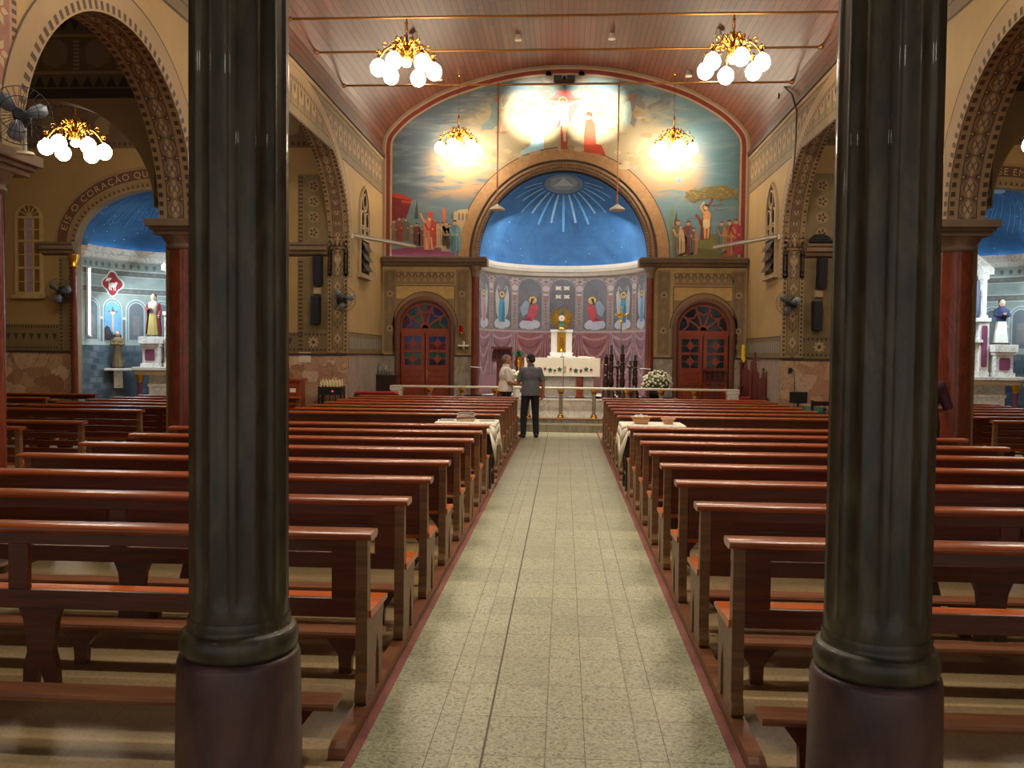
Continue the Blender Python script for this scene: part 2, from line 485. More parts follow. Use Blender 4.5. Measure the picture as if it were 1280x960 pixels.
# ------------------------------------------------------------------ ceiling profile across the nave
PROF = [(-4.47,6.59),(-4.40,7.06),(-4.02,7.50),(-3.6,7.80),(-3.0,8.12),(-2.25,8.38),(-1.5,8.57),(-.8,8.68),(0,8.72)]
def smooth_prof():
    half = PROF; out = []
    P = [half[0]]+half+[(.8,8.68)]
    for i in range(1, len(P)-2):
        for k in range(5):
            t = k/5
            p0, p1, p2, p3 = P[i-1], P[i], P[i+1], P[i+2]
            out.append(tuple(.5*((2*p1[j])+(-p0[j]+p2[j])*t+(2*p0[j]-5*p1[j]+4*p2[j]-p3[j])*t*t+(-p0[j]+3*p1[j]-3*p2[j]+p3[j])*t**3) for j in (0,1)))
    out.append((0, 8.72))
    return out+[(-a, b) for a, b in reversed(out[:-1])]
CEIL = smooth_prof()
def inset(pl, d):
    res = []
    for i, (x, z) in enumerate(pl):
        a = pl[max(i-1,0)]; b = pl[min(i+1,len(pl)-1)]
        tx, tz = b[0]-a[0], b[1]-a[1]; l = math.hypot(tx, tz)
        res.append((x+tz/l*d, z-tx/l*d))
    return res
def height_on(pl, x):
    best = pl[0][1]
    for (a, za), (b, zb) in zip(pl[:-1], pl[1:]):
        if min(a,b) <= x <= max(a,b) and abs(b-a) > 1e-9:
            best = za+(zb-za)*(x-a)/(b-a)
            return best
    return best
YB = 21.2           # face of the chancel wall
Y0 = -2.5           # the church goes on this far behind the camera
# ------------------------------------------------------------------ floor
fl = MB()
fl.box(-13.2, 13.2, Y0, 24, -.1, 0, 0)
floor = fl.build('floor', [M['terrazzo']], kind='structure')
for s in (-1, 1):
    m = MB(); m.box(s*.81-.02, s*.81+.02, Y0, 19.0, .001, .003)
    m.build('trim_1' if s < 0 else 'trim_2', [paint((128,70,60))], kind='structure')
# two long darker seams between the aisle slabs
for k, (xs, w) in enumerate(((-.265,.010),(.17,.003),(-.5,.003),(.52,.003))):
    m = MB(); m.box(xs-w/2, xs+w/2, Y0, 19.0, .0005, .0015); m.build('trim_%d' % (3+k), [paint((84,76,60))], kind='structure')
# raised chancel floor, its step and the marble platform
m = MB(); m.box(-4.45, 4.45, 19.05, 24, 0, .2)
m.box(-4.45, 4.45, 19.03, 19.15, .16, .2, 1)
step = m.build('floor_chancel', [M['marble_grey'], M['offwhite']], kind='structure')
m = MB(); m.box(-4.3, 4.3, 19.2, 19.5, .2, .29, 0); m.box(-4.3, 4.3, 19.18, 19.52, .27, .3, 1)
m.build('trim_7', [M['marble_grey'], plain('step_edge', (150,116,82), .4)], kind='structure', bevel=.006)
# ------------------------------------------------------------------ nave ceiling
cl = MB()
acc = 0
for (x0, z0), (x1, z1) in zip(CEIL[:-1], CEIL[1:]):
    L = math.hypot(x1-x0, z1-z0)
    cl.poly([(x0,Y0,z0),(x1,Y0,z1),(x1,YB+.4,z1),(x0,YB+.4,z0)], 0, [(acc,0),(acc+L,0),(acc+L,YB),(acc,YB)])
    acc += L
for i in range(len(cl.s)): cl.s[i] = True
out = inset(CEIL, -.12)
for (x0, z0), (x1, z1) in zip(out[:-1], out[1:]):
    cl.poly([(x0,Y0,z0),(x1,Y0,z1),(x1,YB+.4,z1),(x0,YB+.4,z0)], 1)
cl.build('ceiling', [M['ceiling_planks'], M['dark_wood']], kind='structure')
# ------------------------------------------------------------------ arcade walls
ARCHES = [(.82,1.66,1.72,3.3),(4.72,1.66,1.72,3.3),(8.62,1.66,1.72,3.3),(14.32,3.47,2.05,4.1)]
XN, XA = 4.45, 4.87
def arcade(sg, name):
    fn = lambda s, z, t: (sg*t, s, z)
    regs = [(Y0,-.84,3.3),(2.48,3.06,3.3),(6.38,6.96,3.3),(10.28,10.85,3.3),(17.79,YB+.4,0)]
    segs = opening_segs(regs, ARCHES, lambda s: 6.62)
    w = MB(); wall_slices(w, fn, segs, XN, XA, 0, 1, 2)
    # marble dado on the last stretch and the frieze boards
    w.box(*sorted((sg*(XN-.03), sg*(XN+.01))), 17.79, YB, 0, 1.66, 3)
    w.box(*sorted((sg*(XN-.05), sg*(XN+.01))), 17.79, YB, 1.66, 1.70, 4)
    # pier face looking down the nave carries the pieced marble
    w.box(*sorted((sg*(XN-.005), sg*(XA+.005))), 17.76, 17.8, 0, 1.66, 5)
    w.box(*sorted((sg*(XN-.03), sg*(XA+.01))), 17.74, 17.8, 1.66, 1.70, 4)
    w.box(*sorted((sg*(XN-.06), sg*(XN+.01))), Y0, YB, 6.50, 6.60, 4)
    w.box(*sorted((sg*(XN-.02), sg*(XN+.01))), Y0, YB, 6.42, 6.50, 6)
    o = w.build(name, [M['yellow'], M['yellow'], M['olive'], M['marble_grey'], M['dark_trim'], M['marble_pieces'], M['tan']], kind='structure')
    # painted ornament
    d = Dec(lambda u, v, o: (sg*(XN-o), u, v))
    for (c, a, b, zs) in ARCHES:
        ln, f = ell_map(c, a, b, zs)
        z0 = 3.3
        def E(L, r):
            """point r outwards from the arch edge, with the upright below the spring"""
            if L < 0: return (c-a-r, zs+L)
            if L > ln: return (c+a+r, zs-(L-ln))
            s, z, nx, nz = f(L); return (s+nx*r, z+nz*r)
        ext = zs-z0
        def strip(r0, r1, mt, o, n=48):
            Ls = [-ext+(ln+2*ext)*i/n for i in range(n+1)]
            for p, q in zip(Ls[:-1], Ls[1:]): d.pg([E(p,r0),E(q,r0),E(q,r1),E(p,r1)], mt, o)
        strip(0, .30, 'tan', .008); strip(.30, .318, 'brown_paint', .009)
        n = int((ln+2*ext)/.105)
        for i in range(n):
            p = -ext+(ln+2*ext)*i/n; q = p+.052
            d.pg([E(p,.02),E(q,.02),E(q,.10),E(p,.10)], 'brown_paint', .010)
        # soffit: pale edges with dark squares, dark band with leaf crosses between
        e = Dec(lambda u, v, o: (sg*(XN+v), *(lambda q: (q[0], q[1]))(E(u, -o))))
        w2 = XA-XN
        def sstrip(v0, v1, mt, o, n=48):
            Ls = [-ext+(ln+2*ext)*i/n for i in range(n+1)]
            for p, q in zip(Ls[:-1], Ls[1:]): e.rect(p, q, v0, v1, mt, o)
        sstrip(.0, w2, 'tan', 0); sstrip(.105, w2-.105, (104,84,64), .002)
        sstrip(.105,.115,'brown_paint',.004); sstrip(w2-.115,w2-.105,'brown_paint',.004)
        for i in range(n):
            p = -ext+(ln+2*ext)*i/n; q = p+.055
            e.rect(p, q, .012, .062, 'brown_paint', .003); e.rect(p, q, w2-.062, w2-.012, 'brown_paint', .003)
        k = int((ln+2*ext)/.24)
        mid = w2/2
        for i in range(k):
            p = -ext+(ln+2*ext)*(i+.5)/k
            for sa in (-1,1):
                e.pg([(p+sa*.02,mid),(p+sa*.06,mid-.03),(p+sa*.115,mid),(p+sa*.06,mid+.03)], 'pale_paint', .004)
                e.pg([(p,mid+sa*.012),(p+.05,mid+sa*.035),(p,mid+sa*.05),(p-.05,mid+sa*.035)], 'pale_paint', .0045)
                e.line([(p-.11,mid+sa*.01),(p-.03,mid+sa*.085),(p+.03,mid+sa*.085),(p+.11,mid+sa*.01)], .012, 'tan', .005)
                e.circ(p+.12, mid+sa*.075, .026, 'brown_paint', .0055, n=8); e.circ(p+.12, mid+sa*.085, .014, 'pale_paint', .006, n=6)
        e.put('painted_soffit', o)
    # frieze under the ceiling
    d.rect(Y0, YB, 5.62, 6.42, 'olive', 0)
    d.rect(Y0, YB, 5.60, 5.63, 'brown_paint', .001); d.rect(Y0, YB, 5.78, 5.795, 'brown_paint', .001); d.rect(Y0, YB, 6.3, 6.315, 'brown_paint', .001)
    for i in range(52):
        y = 2+i*.37
        d.pg([(y,5.9),(y+.12,5.95),(y+.15,6.15),(y,6.25),(y-.15,6.15),(y-.12,5.95)], 'tan', .002)
        d.rect(y+.16, y+.19, 5.8, 6.3, 'brown_paint', .002)
        d.dia(y, 6.08, .05, .1, 'brown_paint', .003)
    # strips above the columns
    for yc in (2.77, 6.67):
        d.rect(yc-.24, yc+.24, 3.4, 5.6, (150,112,92), .003); d.rect(yc-.14, yc+.14, 3.5, 5.5, (132,88,72), .004)
        for s2 in (-1,1):
            d.col(yc+s2*.2-.03, yc+s2*.2+.03, 3.42, 5.58, 30, 'brown_paint', .005)
        for i in range(6): d.flower(yc, 3.72+i*.34, .13, 'pale_paint', (150,70,60), 6, .006)
    # the chancel-end face: frieze band low down above the dado
    d.rect(17.85, YB, 1.72, 2.12, 'olive', .001); d.rect(17.85, YB, 2.12, 2.14, 'brown_paint', .002)
    for i in range(16): d.rect(17.95+i*.2, 18.08+i*.2, 1.8, 2.03, 'grey_paint', .002)
    d.put('painted_ornament', o)
    # pier face: column of diamonds between dotted edges
    d = Dec(lambda u, v, o: (sg*(XN+u), 17.79-o, v))
    w2 = XA-XN
    d.rect(0, w2, 1.7, 4.1, (142,122,84), 0); d.rect(.09, w2-.09, 1.75, 4.05, (122,104,70), .001)
    for s2 in (0, 1):
        u0 = .02 if s2 == 0 else w2-.06
        d.col(u0, u0+.04, 1.74, 4.06, 26, 'brown_paint', .002)
        u1 = .085 if s2 == 0 else w2-.095
        d.rect(u1, u1+.01, 1.74, 4.06, 'brown_paint', .002)
    d.rect(0, w2, 3.86, 4.1, 'tan', .003); d.rect(0, w2, 3.84, 3.87, 'brown_paint', .004); d.rect(0, w2, 4.08, 4.11, 'brown_paint', .004)
    for i in range(4):
        d.pg([(.04+i*.09,3.9),(.085+i*.09,4.04),(.13+i*.09,3.9)], 'brown_paint', .005)
    for i, zc in enumerate((3.62, 3.08, 2.53, 2.0)):
        if i == 0: d.pg([(w2/2,zc-.13),(w2/2-.08,zc),(w2/2-.05,zc+.1),(w2/2,zc+.04),(w2/2+.05,zc+.1),(w2/2+.08,zc)], 'pale_paint', .003)
        else: d.dia(w2/2, zc, .08, .12, 'pale_paint', .003); d.dia(w2/2, zc, .03, .045, (120,72,52), .004)
        d.line([(w2/2,zc-.12),(w2/2,zc-.3)], .012, 'brown_paint', .003)
        d.line([(.12,zc-.18),(w2/2,zc-.32),(w2-.12,zc-.18)], .012, 'brown_paint', .003)
        d.line([(.12,zc-.36),(w2/2,zc-.22),(w2-.12,zc-.36)], .012, 'tan', .003)
    d.put('painted_ornament', o)
    return o
wall_left = arcade(-1, 'wall_left'); wall_right = arcade(1, 'wall_right')
# ------------------------------------------------------------------ aisles and transepts beyond the arcades
def side(sg, nm):
    w = MB()
    fx = lambda s, z, t: (sg*s, t, z)
    wall_slices(w, fx, opening_segs([(XA,4.95,0),(4.95,5.1,3.5),(8.0,13.1,0)], [(6.55,1.45,1.35,3.5)], lambda s: 7.6), 10.62, 10.85, 0, 0, 1)
    w.box(*sorted((sg*8.35, sg*8.6)), Y0, 10.62, 0, 6.7, 0)
    w.box(*sorted((sg*13.0, sg*13.25)), 10.62, 18.1, 0, 7.6, 0)
    o = w.build('wall_%s_transept' % nm, [M['yellow'], M['tan']], kind='structure')
    d = Dec(lambda u, v, o: (sg*u, 10.62-o, v))
    for z0, z1, mt in ((4.86,4.98,'brown_paint'),(4.98,5.16,'olive'),(5.2,5.62,(112,92,58)),(5.66,5.86,'olive'),(5.86,5.9,'brown_paint')):
        d.rect(XA, 8.35, z0, z1, mt, .0)
    for i in range(22):
        a = XA+.08+i*.155
        d.pg([(a,5.0),(a+.07,5.14),(a+.14,5.0)], 'brown_paint', .002); d.pg([(a,5.84),(a+.07,5.7),(a+.14,5.84)], 'brown_paint', .002)
    for i in range(6):
        a = 5.25+i*.56
        d.pg([(a,5.24),(a+.15,5.3),(a+.17,5.5),(a+.08,5.58),(a,5.6),(a-.08,5.58),(a-.17,5.5),(a-.15,5.3)], 'tan', .002)
        d.col(a+.24, a+.32, 5.22, 5.6, 8, 'pale_paint', .002)
    d.rect(4.885, 5.09, 3.52, 4.84, (84,70,52), .001)
    for i in range(4):
        d.circ(4.99, 3.68+i*.31, .095, 'tan', .002); d.flower(4.99, 3.68+i*.31, .08, 'brown_paint', 'tan', 5, .003)
    d.put('painted_ornament', o)
    c = MB(); c.box(*sorted((sg*XA, sg*8.6)), Y0, 10.62, 6.62, 6.7); c.box(*sorted((sg*XA, sg*13.25)), 10.62, 18.1, 7.55, 7.65)
    c.build('ceiling_%s_aisle' % nm, [M['dark_wood']], kind='structure')
    u = MB(); u.box(*sorted((sg*(XN+.02), sg*XA)), 10.7, 18.1, 6.62, 7.6); u.build('wall_%s_upper' % nm, [M['yellow']], kind='structure')
    return o
side(-1, 'left'); side(1, 'right')
# ------------------------------------------------------------------ transept end walls with their side chapels
CHX = {-1: -8.45, 1: 8.6}
CHA, CHD, CHY = 1.85, 1.95, 18.0
YE = 17.8
def text_pieces(body):
    """outline triangles of each letter, with the pen position where the letter sits"""
    cu = bpy.data.curves.new('letters', 'FONT'); cu.size = 1
    res = []; x = 0
    for ch in body:
        if ch == ' ': x += .38; continue
        cu.body = ch
        ob = bpy.data.objects.new('letters', cu); C.objects.link(ob)
        bpy.context.view_layer.update()
        me = ob.evaluated_get(bpy.context.evaluated_depsgraph_get()).to_mesh()
        vs = [(v.co.x, v.co.y) for v in me.vertices]; fs = [tuple(p.vertices) for p in me.polygons]
        w = max([a for a, b in vs]+[0])
        res.append((x, w, vs, fs)); x += w+.16
        ob.evaluated_get(bpy.context.evaluated_depsgraph_get()).to_mesh_clear()
        bpy.data.objects.remove(ob)
    bpy.data.curves.remove(cu)
    return res, x
def end_wall(sg, nm, words, frac0, frac1):
    cx = CHX[sg]
    fn = lambda s, z, t: (s, t, z)
    if sg < 0: regs = [(-13.1,cx-CHA,0),(cx+CHA,-XN-.02,0)]
    else: regs = [(XN+.02,cx-CHA,0),(cx+CHA,13.1,0)]
    w = MB()
    wall_slices(w, fn, opening_segs(regs, [(cx,CHA,1.17,3.95)], lambda s: 7.6), YE, YE+.25, 0, 0, 1)
    for (a, b, l) in regs:
        w.box(a, b, YE-.03, YE, 0, 1.64, 2); w.box(a, b, YE-.05, YE, 1.64, 1.69, 3)
    # string course from the chapel spring outwards
    prof = [(0,3.70),(.10,3.74),(.13,3.80),(.19,3.82),(.19,3.90),(.23,3.92),(.23,3.97),(0,3.97)]
    spans = [(-11.0,cx-CHA+.05),(cx+CHA-.05,-XA)] if sg < 0 else [(XA,cx-CHA+.05),(cx+CHA-.05,11.0)]
    for a, b in spans:
        w.sweep(prof, lambda t, p, q: (t, YE-p, q), [a, b], 4)
    o = w.build('wall_%s_end' % nm, [M['yellow'], M['tan'], M['marble_pieces'], M['dark_trim'], M['cornice']], kind='structure')
    d = Dec(lambda u, v, o: (u, YE-o, v))
    # dark band with the painted words round the chapel arch
    def EA(L, r, a=CHA, b=1.17):
        ln, f = MAP
        s, z, nx, nz = f(L); return s+nx*r, z+nz*r
    MAP = ell_map(cx, CHA, 1.17, 3.97); ln = MAP[0]
    def strip(r0, r1, mt, o, n=40):
        for i in range(n):
            p, q = ln*i/n, ln*(i+1)/n
            d.pg([EA(p,r0),EA(q,r0),EA(q,r1),EA(p,r1)], mt, o)
    strip(0,.19,'tan',0); strip(.19,.40,(92,60,44),0); strip(.40,.46,'tan',0)
    n = 46
    for i in range(n):
        p = ln*(i+.2)/n; q = ln*(i+.7)/n
        d.pg([EA(p,.03),EA(q,.03),EA((p+q)/2,.11)], 'brown_paint', .002)
    letters, tot = text_pieces(words)
    mi = d.mi((178,150,112))
    L0, L1 = ln*frac0, ln*frac1
    k = (L1-L0)/tot
    for x, wd, vs, fs in letters:
        b = len(d.v)
        for a, c in vs:
            s, z, nx, nz = MAP[1](L0+(x+a)*k)
            r = .225+c*.19
            d.v.append(tuple(d.P(s+nx*r, z+nz*r, d.layer+.004)))
        for f in fs:
            d.f.append(tuple(b+i for i in f)); d.m.append(mi); d.s.append(False)
    # painted bands each side
    for a, b in spans:
        lo, hi = min(a,b), max(a,b)
        if abs(lo) < 6.6 or abs(hi) < 6.6:      # panel by the pier
            ed = -XA if sg < 0 else XA
            far = lo if sg < 0 else hi
            g = lambda t: ed+(far-ed)*t
            d.rect(*sorted((g(0),g(.36))), 1.7, 3.68, (112,96,62), 0)
            d.col(*sorted((g(.3),g(.35))), 1.75, 3.65, 22, 'brown_paint', .002)
            d.rect(*sorted((g(.0),g(1))), 1.7, 2.12, 'olive', .001)
            for i in range(7): d.pg([(g(.42+i*.08),2.0),(g(.45+i*.08),1.86),(g(.48+i*.08),2.0)], 'brown_paint', .003)
            d.row(*sorted((g(0),g(1))), 2.05, 2.1, 22, 'brown_paint', .003); d.row(*sorted((g(0),g(1))), 1.74, 1.78, 22, 'brown_paint', .003)
            d.flower(g(.17), 1.92, .13, 'pale_paint', 'brown_paint', 8, .003)
            d.rect(*sorted((g(0),g(.36))), 3.98, 5.4, (112,96,62), 0)
            for i in range(4): d.circ(g(.17), 4.2+i*.32, .12, 'tan', .002); d.flower(g(.17), 4.2+i*.32, .1, 'brown_paint', 'tan', 5, .003)
            d.col(*sorted((g(.3),g(.35))), 4.0, 5.4, 16, 'brown_paint', .002)
        else:
            e0 = hi if sg < 0 else lo        # chapel side
            g = lambda t: e0-sg*(-t)
            a0, a1 = sorted((g(.12), g(.42)))
            d.rect(a0, a1, 1.7, 3.68, (122,104,70), 0)
            d.col(a0+.03, a0+.07, 1.72, 3.66, 24, 'brown_paint', .002); d.col(a1-.07, a1-.03, 1.72, 3.66, 24, 'brown_paint', .002)
            a2, a3 = sorted((g(.42), g(2.9)))
            d.rect(a2, a3, 1.7, 2.25, (118,102,70), 0)
            d.row(a2, a3, 2.17, 2.22, 40, 'brown_paint', .002); d.row(a2, a3, 1.73, 1.77, 40, 'brown_paint', .002)
            for i in range(14):
                u = a2+.12+i*.17
                d.pg([(u,2.05),(u+.05,1.9),(u+.1,2.05)], 'brown_paint', .002)
            b2, b3 = sorted((g(1.6), g(2.0)))
            d.rect(b2, b3, 2.25, 6, (92,78,54), 0)
            for i in range(10): d.circ((b2+b3)/2, 2.5+i*.32, .13, 'tan', .002); d.flower((b2+b3)/2, 2.5+i*.32, .11, 'brown_paint', 'tan', 5, .003)
    x0, x1 = (-13,-XA) if sg < 0 else (XA,13)
    d.rect(x0, x1, 5.95, 6.95, (98,74,56), 0); d.rect(x0, x1, 6.95, 7.5, (84,62,50), 0)
    for i in range(14):
        u = x0+.4+i*.58
        d.pg([(u,6.2),(u+.14,6.25),(u+.17,6.5),(u,6.66),(u-.17,6.5),(u-.14,6.25)], (126,104,78), .002)
        d.row(u, u+.58, 6.0, 6.08, 5, 'brown_paint', .002); d.row(u, u+.58, 6.8, 6.88, 5, 'brown_paint', .002)
    d.put('painted_ornament', o)
    # ---------------- the chapel niche itself
    cyl = lambda u, v, o=0: (cx+(CHA-o)*math.sin(u), CHY+.02+(CHD-o)*math.cos(u), v)
    def dome(u, v, o=0): return (cx+(CHA-o)*math.cos(v)*math.sin(u), CHY+.02+(CHD-o)*math.cos(v)*math.cos(u), 3.97+(1.25-o)*math.sin(v))
    m = MB(); n = 36
    for i in range(n):
        a, b = -PI/2+PI*i/n, -PI/2+PI*(i+1)/n
        m.poly([cyl(a,0),cyl(b,0),cyl(b,1.82),cyl(a,1.82)], 1, [(a*2,0),(b*2,0),(b*2,1.82),(a*2,1.82)])
        m.poly([cyl(a,1.82),cyl(b,1.82),cyl(b,4.0),cyl(a,4.0)], 0)
    prof = [(0,3.72),(.06,3.75),(.1,3.84),(.14,3.86),(.16,3.95),(.16,3.985),(.145,3.985),(.14,3.96),(0,3.96)]
    m.sweep(prof, lambda t, p, q: cyl(t, q, p), [-PI/2+PI*i/n for i in range(n+1)], 2, closed=True)
    ao = m.build('wall_%s_chapel' % nm, [M['chapel_wall'], M['chapel_blocks'], M['marble_white']], kind='structure')
    m = MB(); k = 12
    for i in range(n):
        for j in range(k):
            a, b = -PI/2+PI*i/n, -PI/2+PI*(i+1)/n; c0, c1 = PI/2*j/k, PI/2*(j+1)/k
            m.poly([dome(a,c0),dome(b,c0),dome(b,c1),dome(a,c1)], 0)
    m.s = [True]*len(m.s)
    do = m.build('ceiling_%s_chapel' % nm, [M['dome_blue']], kind='structure')
    dd = Dec(lambda u, v, o: dome(u, v, o)); dd.du = dd.dv = .1
    rnd = random.Random(3+sg)
    for i in range(40):
        u = -1.4+2.8*i/40+rnd.uniform(-.02,.02); v0 = rnd.uniform(.35,.6); v1 = rnd.uniform(1.0,1.3)
        st = [(u+.25*(t-v0), t) for t in (v0, (v0+v1)/2, v1)]
        dd.line(st, .006, (110,160,210), 0)
    for i in range(50): dd.circ(rnd.uniform(-1.5,1.5), rnd.uniform(.1,1.2), .008, (190,215,235), .002, n=5)
    for i in range(9): dd.circ(-1.4+i*.35, 1.42+.06*(i%2), .3, (168,196,210), .003, .22, n=12)
    dd.put('painted_sky', do)
    p = Dec(lambda u, v, o: cyl(u, v, o)); p.du = .06
    def hrow(z0, z1, mt, o, n=40):
        for i in range(n): p.rect(-1.55+3.1*i/n, -1.55+3.1*(i+1)/n, z0, z1, mt, o)
    hrow(3.38,3.52,(104,104,100),0); hrow(2.98,3.12,(104,104,100),0); hrow(3.5,3.53,(176,186,180),.002); hrow(3.37,3.39,(176,186,180),.002); hrow(3.11,3.13,(176,186,180),.002); hrow(2.97,2.99,(176,186,180),.002)
    for i in range(34):
        u = -1.5+3*i/33
        p.circ(u, 3.62, .022, (96,106,104), .001, .05, 8); p.pg([(u-.012,3.56),(u+.012,3.56),(u,3.6)], (96,106,104), .001)
        p.flower(u, 3.45, .03, (140,140,132), (80,80,78), 4, .002); p.flower(u, 3.05, .03, (140,140,132), (80,80,78), 4, .002)
    hrow(1.82,1.9,(170,184,182),.001)
    for i, deg in enumerate((-80,-63,-46,-29,-10,10,29,46,63,80)):
        u = R(deg); hw = R(6.2)
        def an(h, z0, zs, hh, mt, o): p.pg([(u-h,z0)]+[(u+h*math.cos(PI-PI*q/10) if 0 else u-h*math.cos(PI*q/10), zs+hh*math.sin(PI*q/10)) for q in range(11)]+[(u+h,z0)], mt, o)
        an(hw*1.22,1.9,2.62,.26,(178,190,188),.001)
        an(hw*1.06,1.9,2.62,.23,(122,132,132),.003)
        an(hw*.95,1.9,2.62,.2,(168,180,180),.005)
        an(hw*.8,1.95,2.62,.17,(104,112,118),.007)
        p.rect(u-hw*.4, u+hw*.4, 2.05, 2.5, (126,124,124), .009)
        p.rect(u+hw*1.22, u+hw*1.5, 1.9, 2.4, (104,116,120), .003); p.rect(u+hw*1.15, u+hw*1.6, 2.4, 2.46, (190,200,196), .004)
    # red lamb roundel
    um, zm = R(-63), 3.2
    lob = [(um+.115*math.cos(t)*(1+.16*math.cos(4*t)), zm+.23*math.sin(t)*(1+.16*math.cos(4*t))) for t in [2*PI*q/32 for q in range(32)]]
    p.pg([(um+(a-um)*1.16, zm+(b-zm)*1.16) for a, b in lob], (196,204,200), .004)
    p.pg(lob, (150,38,44) if sg < 0 else (60,72,120), .006)
    if sg < 0:
        wt = (226,220,214)
        p.circ(um+.005, zm-.03, .05, wt, .008, .055, 12); p.circ(um+.05, zm+.015, .018, wt, .008, .03, 8)
        for lx in (-.035,-.015,.02,.04): p.rect(um+lx-.005, um+lx+.005, zm-.15, zm-.06, wt, .008)
        p.line([(um-.045,zm-.12),(um-.045,zm+.13)], .008, wt, .008)
        p.pg([(um-.09,zm+.04),(um-.02,zm+.08),(um-.01,zm+.13),(um-.08,zm+.11)], wt, .009)
        # painted crucifixion in the second niche
        u = R(-63); h = R(6.4)
        p.pg([(u-h,1.93)]+[(u-h*math.cos(PI*q/10), 2.58+.2*math.sin(PI*q/10)) for q in range(11)]+[(u+h,1.93)], (112,164,204), .012)
        p.pg([(u-h,1.93),(u+h,1.93),(u+h,2.05),(u+.04,2.1),(u,2.05),(u-.04,2.2),(u-.08,2.26),(u-h,2.2)], (52,48,52), .014)
        p.rect(u-.006, u+.006, 2.05, 2.68, (96,70,52), .015); p.rect(u-.06, u+.06, 2.56, 2.585, (96,70,52), .015)
        p.pg([(u-.045,2.575),(u+.045,2.575),(u+.012,2.5),(u+.014,2.3),(u+.006,2.12),(u-.006,2.12),(u-.014,2.3),(u-.012,2.5)], (206,186,162), .017)
        p.circ(u+.004, 2.6, .014, (120,84,62), .019, .03, 8)
        p.circ(u-.06, 2.14, .03, (70,60,66), .016, .1); p.circ(u+.06, 2.02, .035, (84,54,50), .016, .08)
    p.put('mural', ao, 'bands, niches and roundel painted on the curved chapel wall')
    return cyl, dome
CHL = end_wall(-1, 'left', 'EIS O CORAÇÃO QUE T', .04, .52)
CHR = end_wall(1, 'right', 'SE EM M', .50, .645)
# ------------------------------------------------------------------ chancel wall
DL, DR = -3.38, 3.43
cw = MB()
fn = lambda s, z, t: (s, t, z)
prof_hi = lambda s: height_on(CEIL, max(-4.46, min(4.46, s)))
regs = [(-4.46,DL-.66,0),(DL+.66,-2.06,0),(2.06,DR-.66,0),(DR+.66,4.46,0)]
wall_slices(cw, fn, opening_segs(regs, [(DL,.66,.64,2.38),(0,2.06,2.15,4.05),(DR,.66,.64,2.38)], prof_hi, .25, 32), YB, YB+.35, 0, 0, 1)
for (a, b, l) in regs:
    cw.box(a, b, YB-.03, YB, .2, 1.64, 2); cw.box(a, b, YB-.045, YB, 1.64, 1.68, 3)
prof = [(0,3.84),(.08,3.87),(.12,3.93),(.2,3.95),(.22,4.02),(.26,4.03),(.26,4.07),(0,4.07)]
for a, b in ((-4.42,-1.86),(1.86,4.42)):
    cw.sweep(prof, lambda t, p, q: (t, YB-p, q), [a, b], 4)
    e = b if b < 0 else a
    cw.box(min(e, e+(.02 if b<0 else -.02)), max(e, e+(.02 if b<0 else -.02)), YB-.2, YB+.3, 3.86, 4.05, 4)
# mouldings of the apse arch
prof = [(.0,-.02),(.03,-.06),(.09,-.05),(.11,-.08),(.16,-.07),(.17,-.03),(.2,0)]
MAPA = ell_map(0, 2.06, 2.15, 4.07); LA = MAPA[0]
def EAP(L, r):
    s, z, nx, nz = MAPA[1](L); return s+nx*r, z+nz*r
def mould(mb, prof, mi, n=56):
    mb.sweep(prof, lambda t, r, y: (EAP(t, r)[0], YB+y, EAP(t, r)[1]), [LA*i/n for i in range(n+1)], mi)
mould(cw, prof, 5)
mould(cw, [(.2,0),(.2,-.035),(.225,-.04),(.24,0)], 3)
wall_back = cw.build('wall_back', [M['tan'], M['brown_paint'], M['marble_grey'], M['dark_trim'], M['cornice'], plain('moulding', (120,92,66), .5)], kind='structure')
d = Dec(lambda u, v, o: (u, YB-o, v))
n = 40
for i in range(n):
    p, q = LA*i/n, LA*(i+1)/n
    d.pg([EAP(p,.24),EAP(q,.24),EAP(q,.52),EAP(p,.52)], 'arch_band', .004)
    d.pg([EAP(p,.515),EAP(q,.515),EAP(q,.535),EAP(p,.535)], 'brown_paint', .006)
for i in range(90):
    p = LA*i/90; q = p+LA/180
    d.pg([EAP(p,.0),EAP(q,.0),EAP(q,.03),EAP(p,.03)], 'brown_paint', .09)
# coloured border along the ceiling line
for r0, r1, mt in ((0,.06,(134,112,92)),(.06,.10,'pale_paint'),(.10,.20,(112,40,32)),(.20,.245,'pale_paint')):
    A = inset(CEIL, r0); B = inset(CEIL, r1)
    for i in range(len(CEIL)-1): d.pg([A[i],A[i+1],B[i+1],B[i]], mt, .012)
    for s in (-1, 1):
        xs = sorted((s*(4.46-r0), s*(4.46-r1)))
        d.rect(xs[0], xs[1], 4.07, 6.62, mt, .0115)
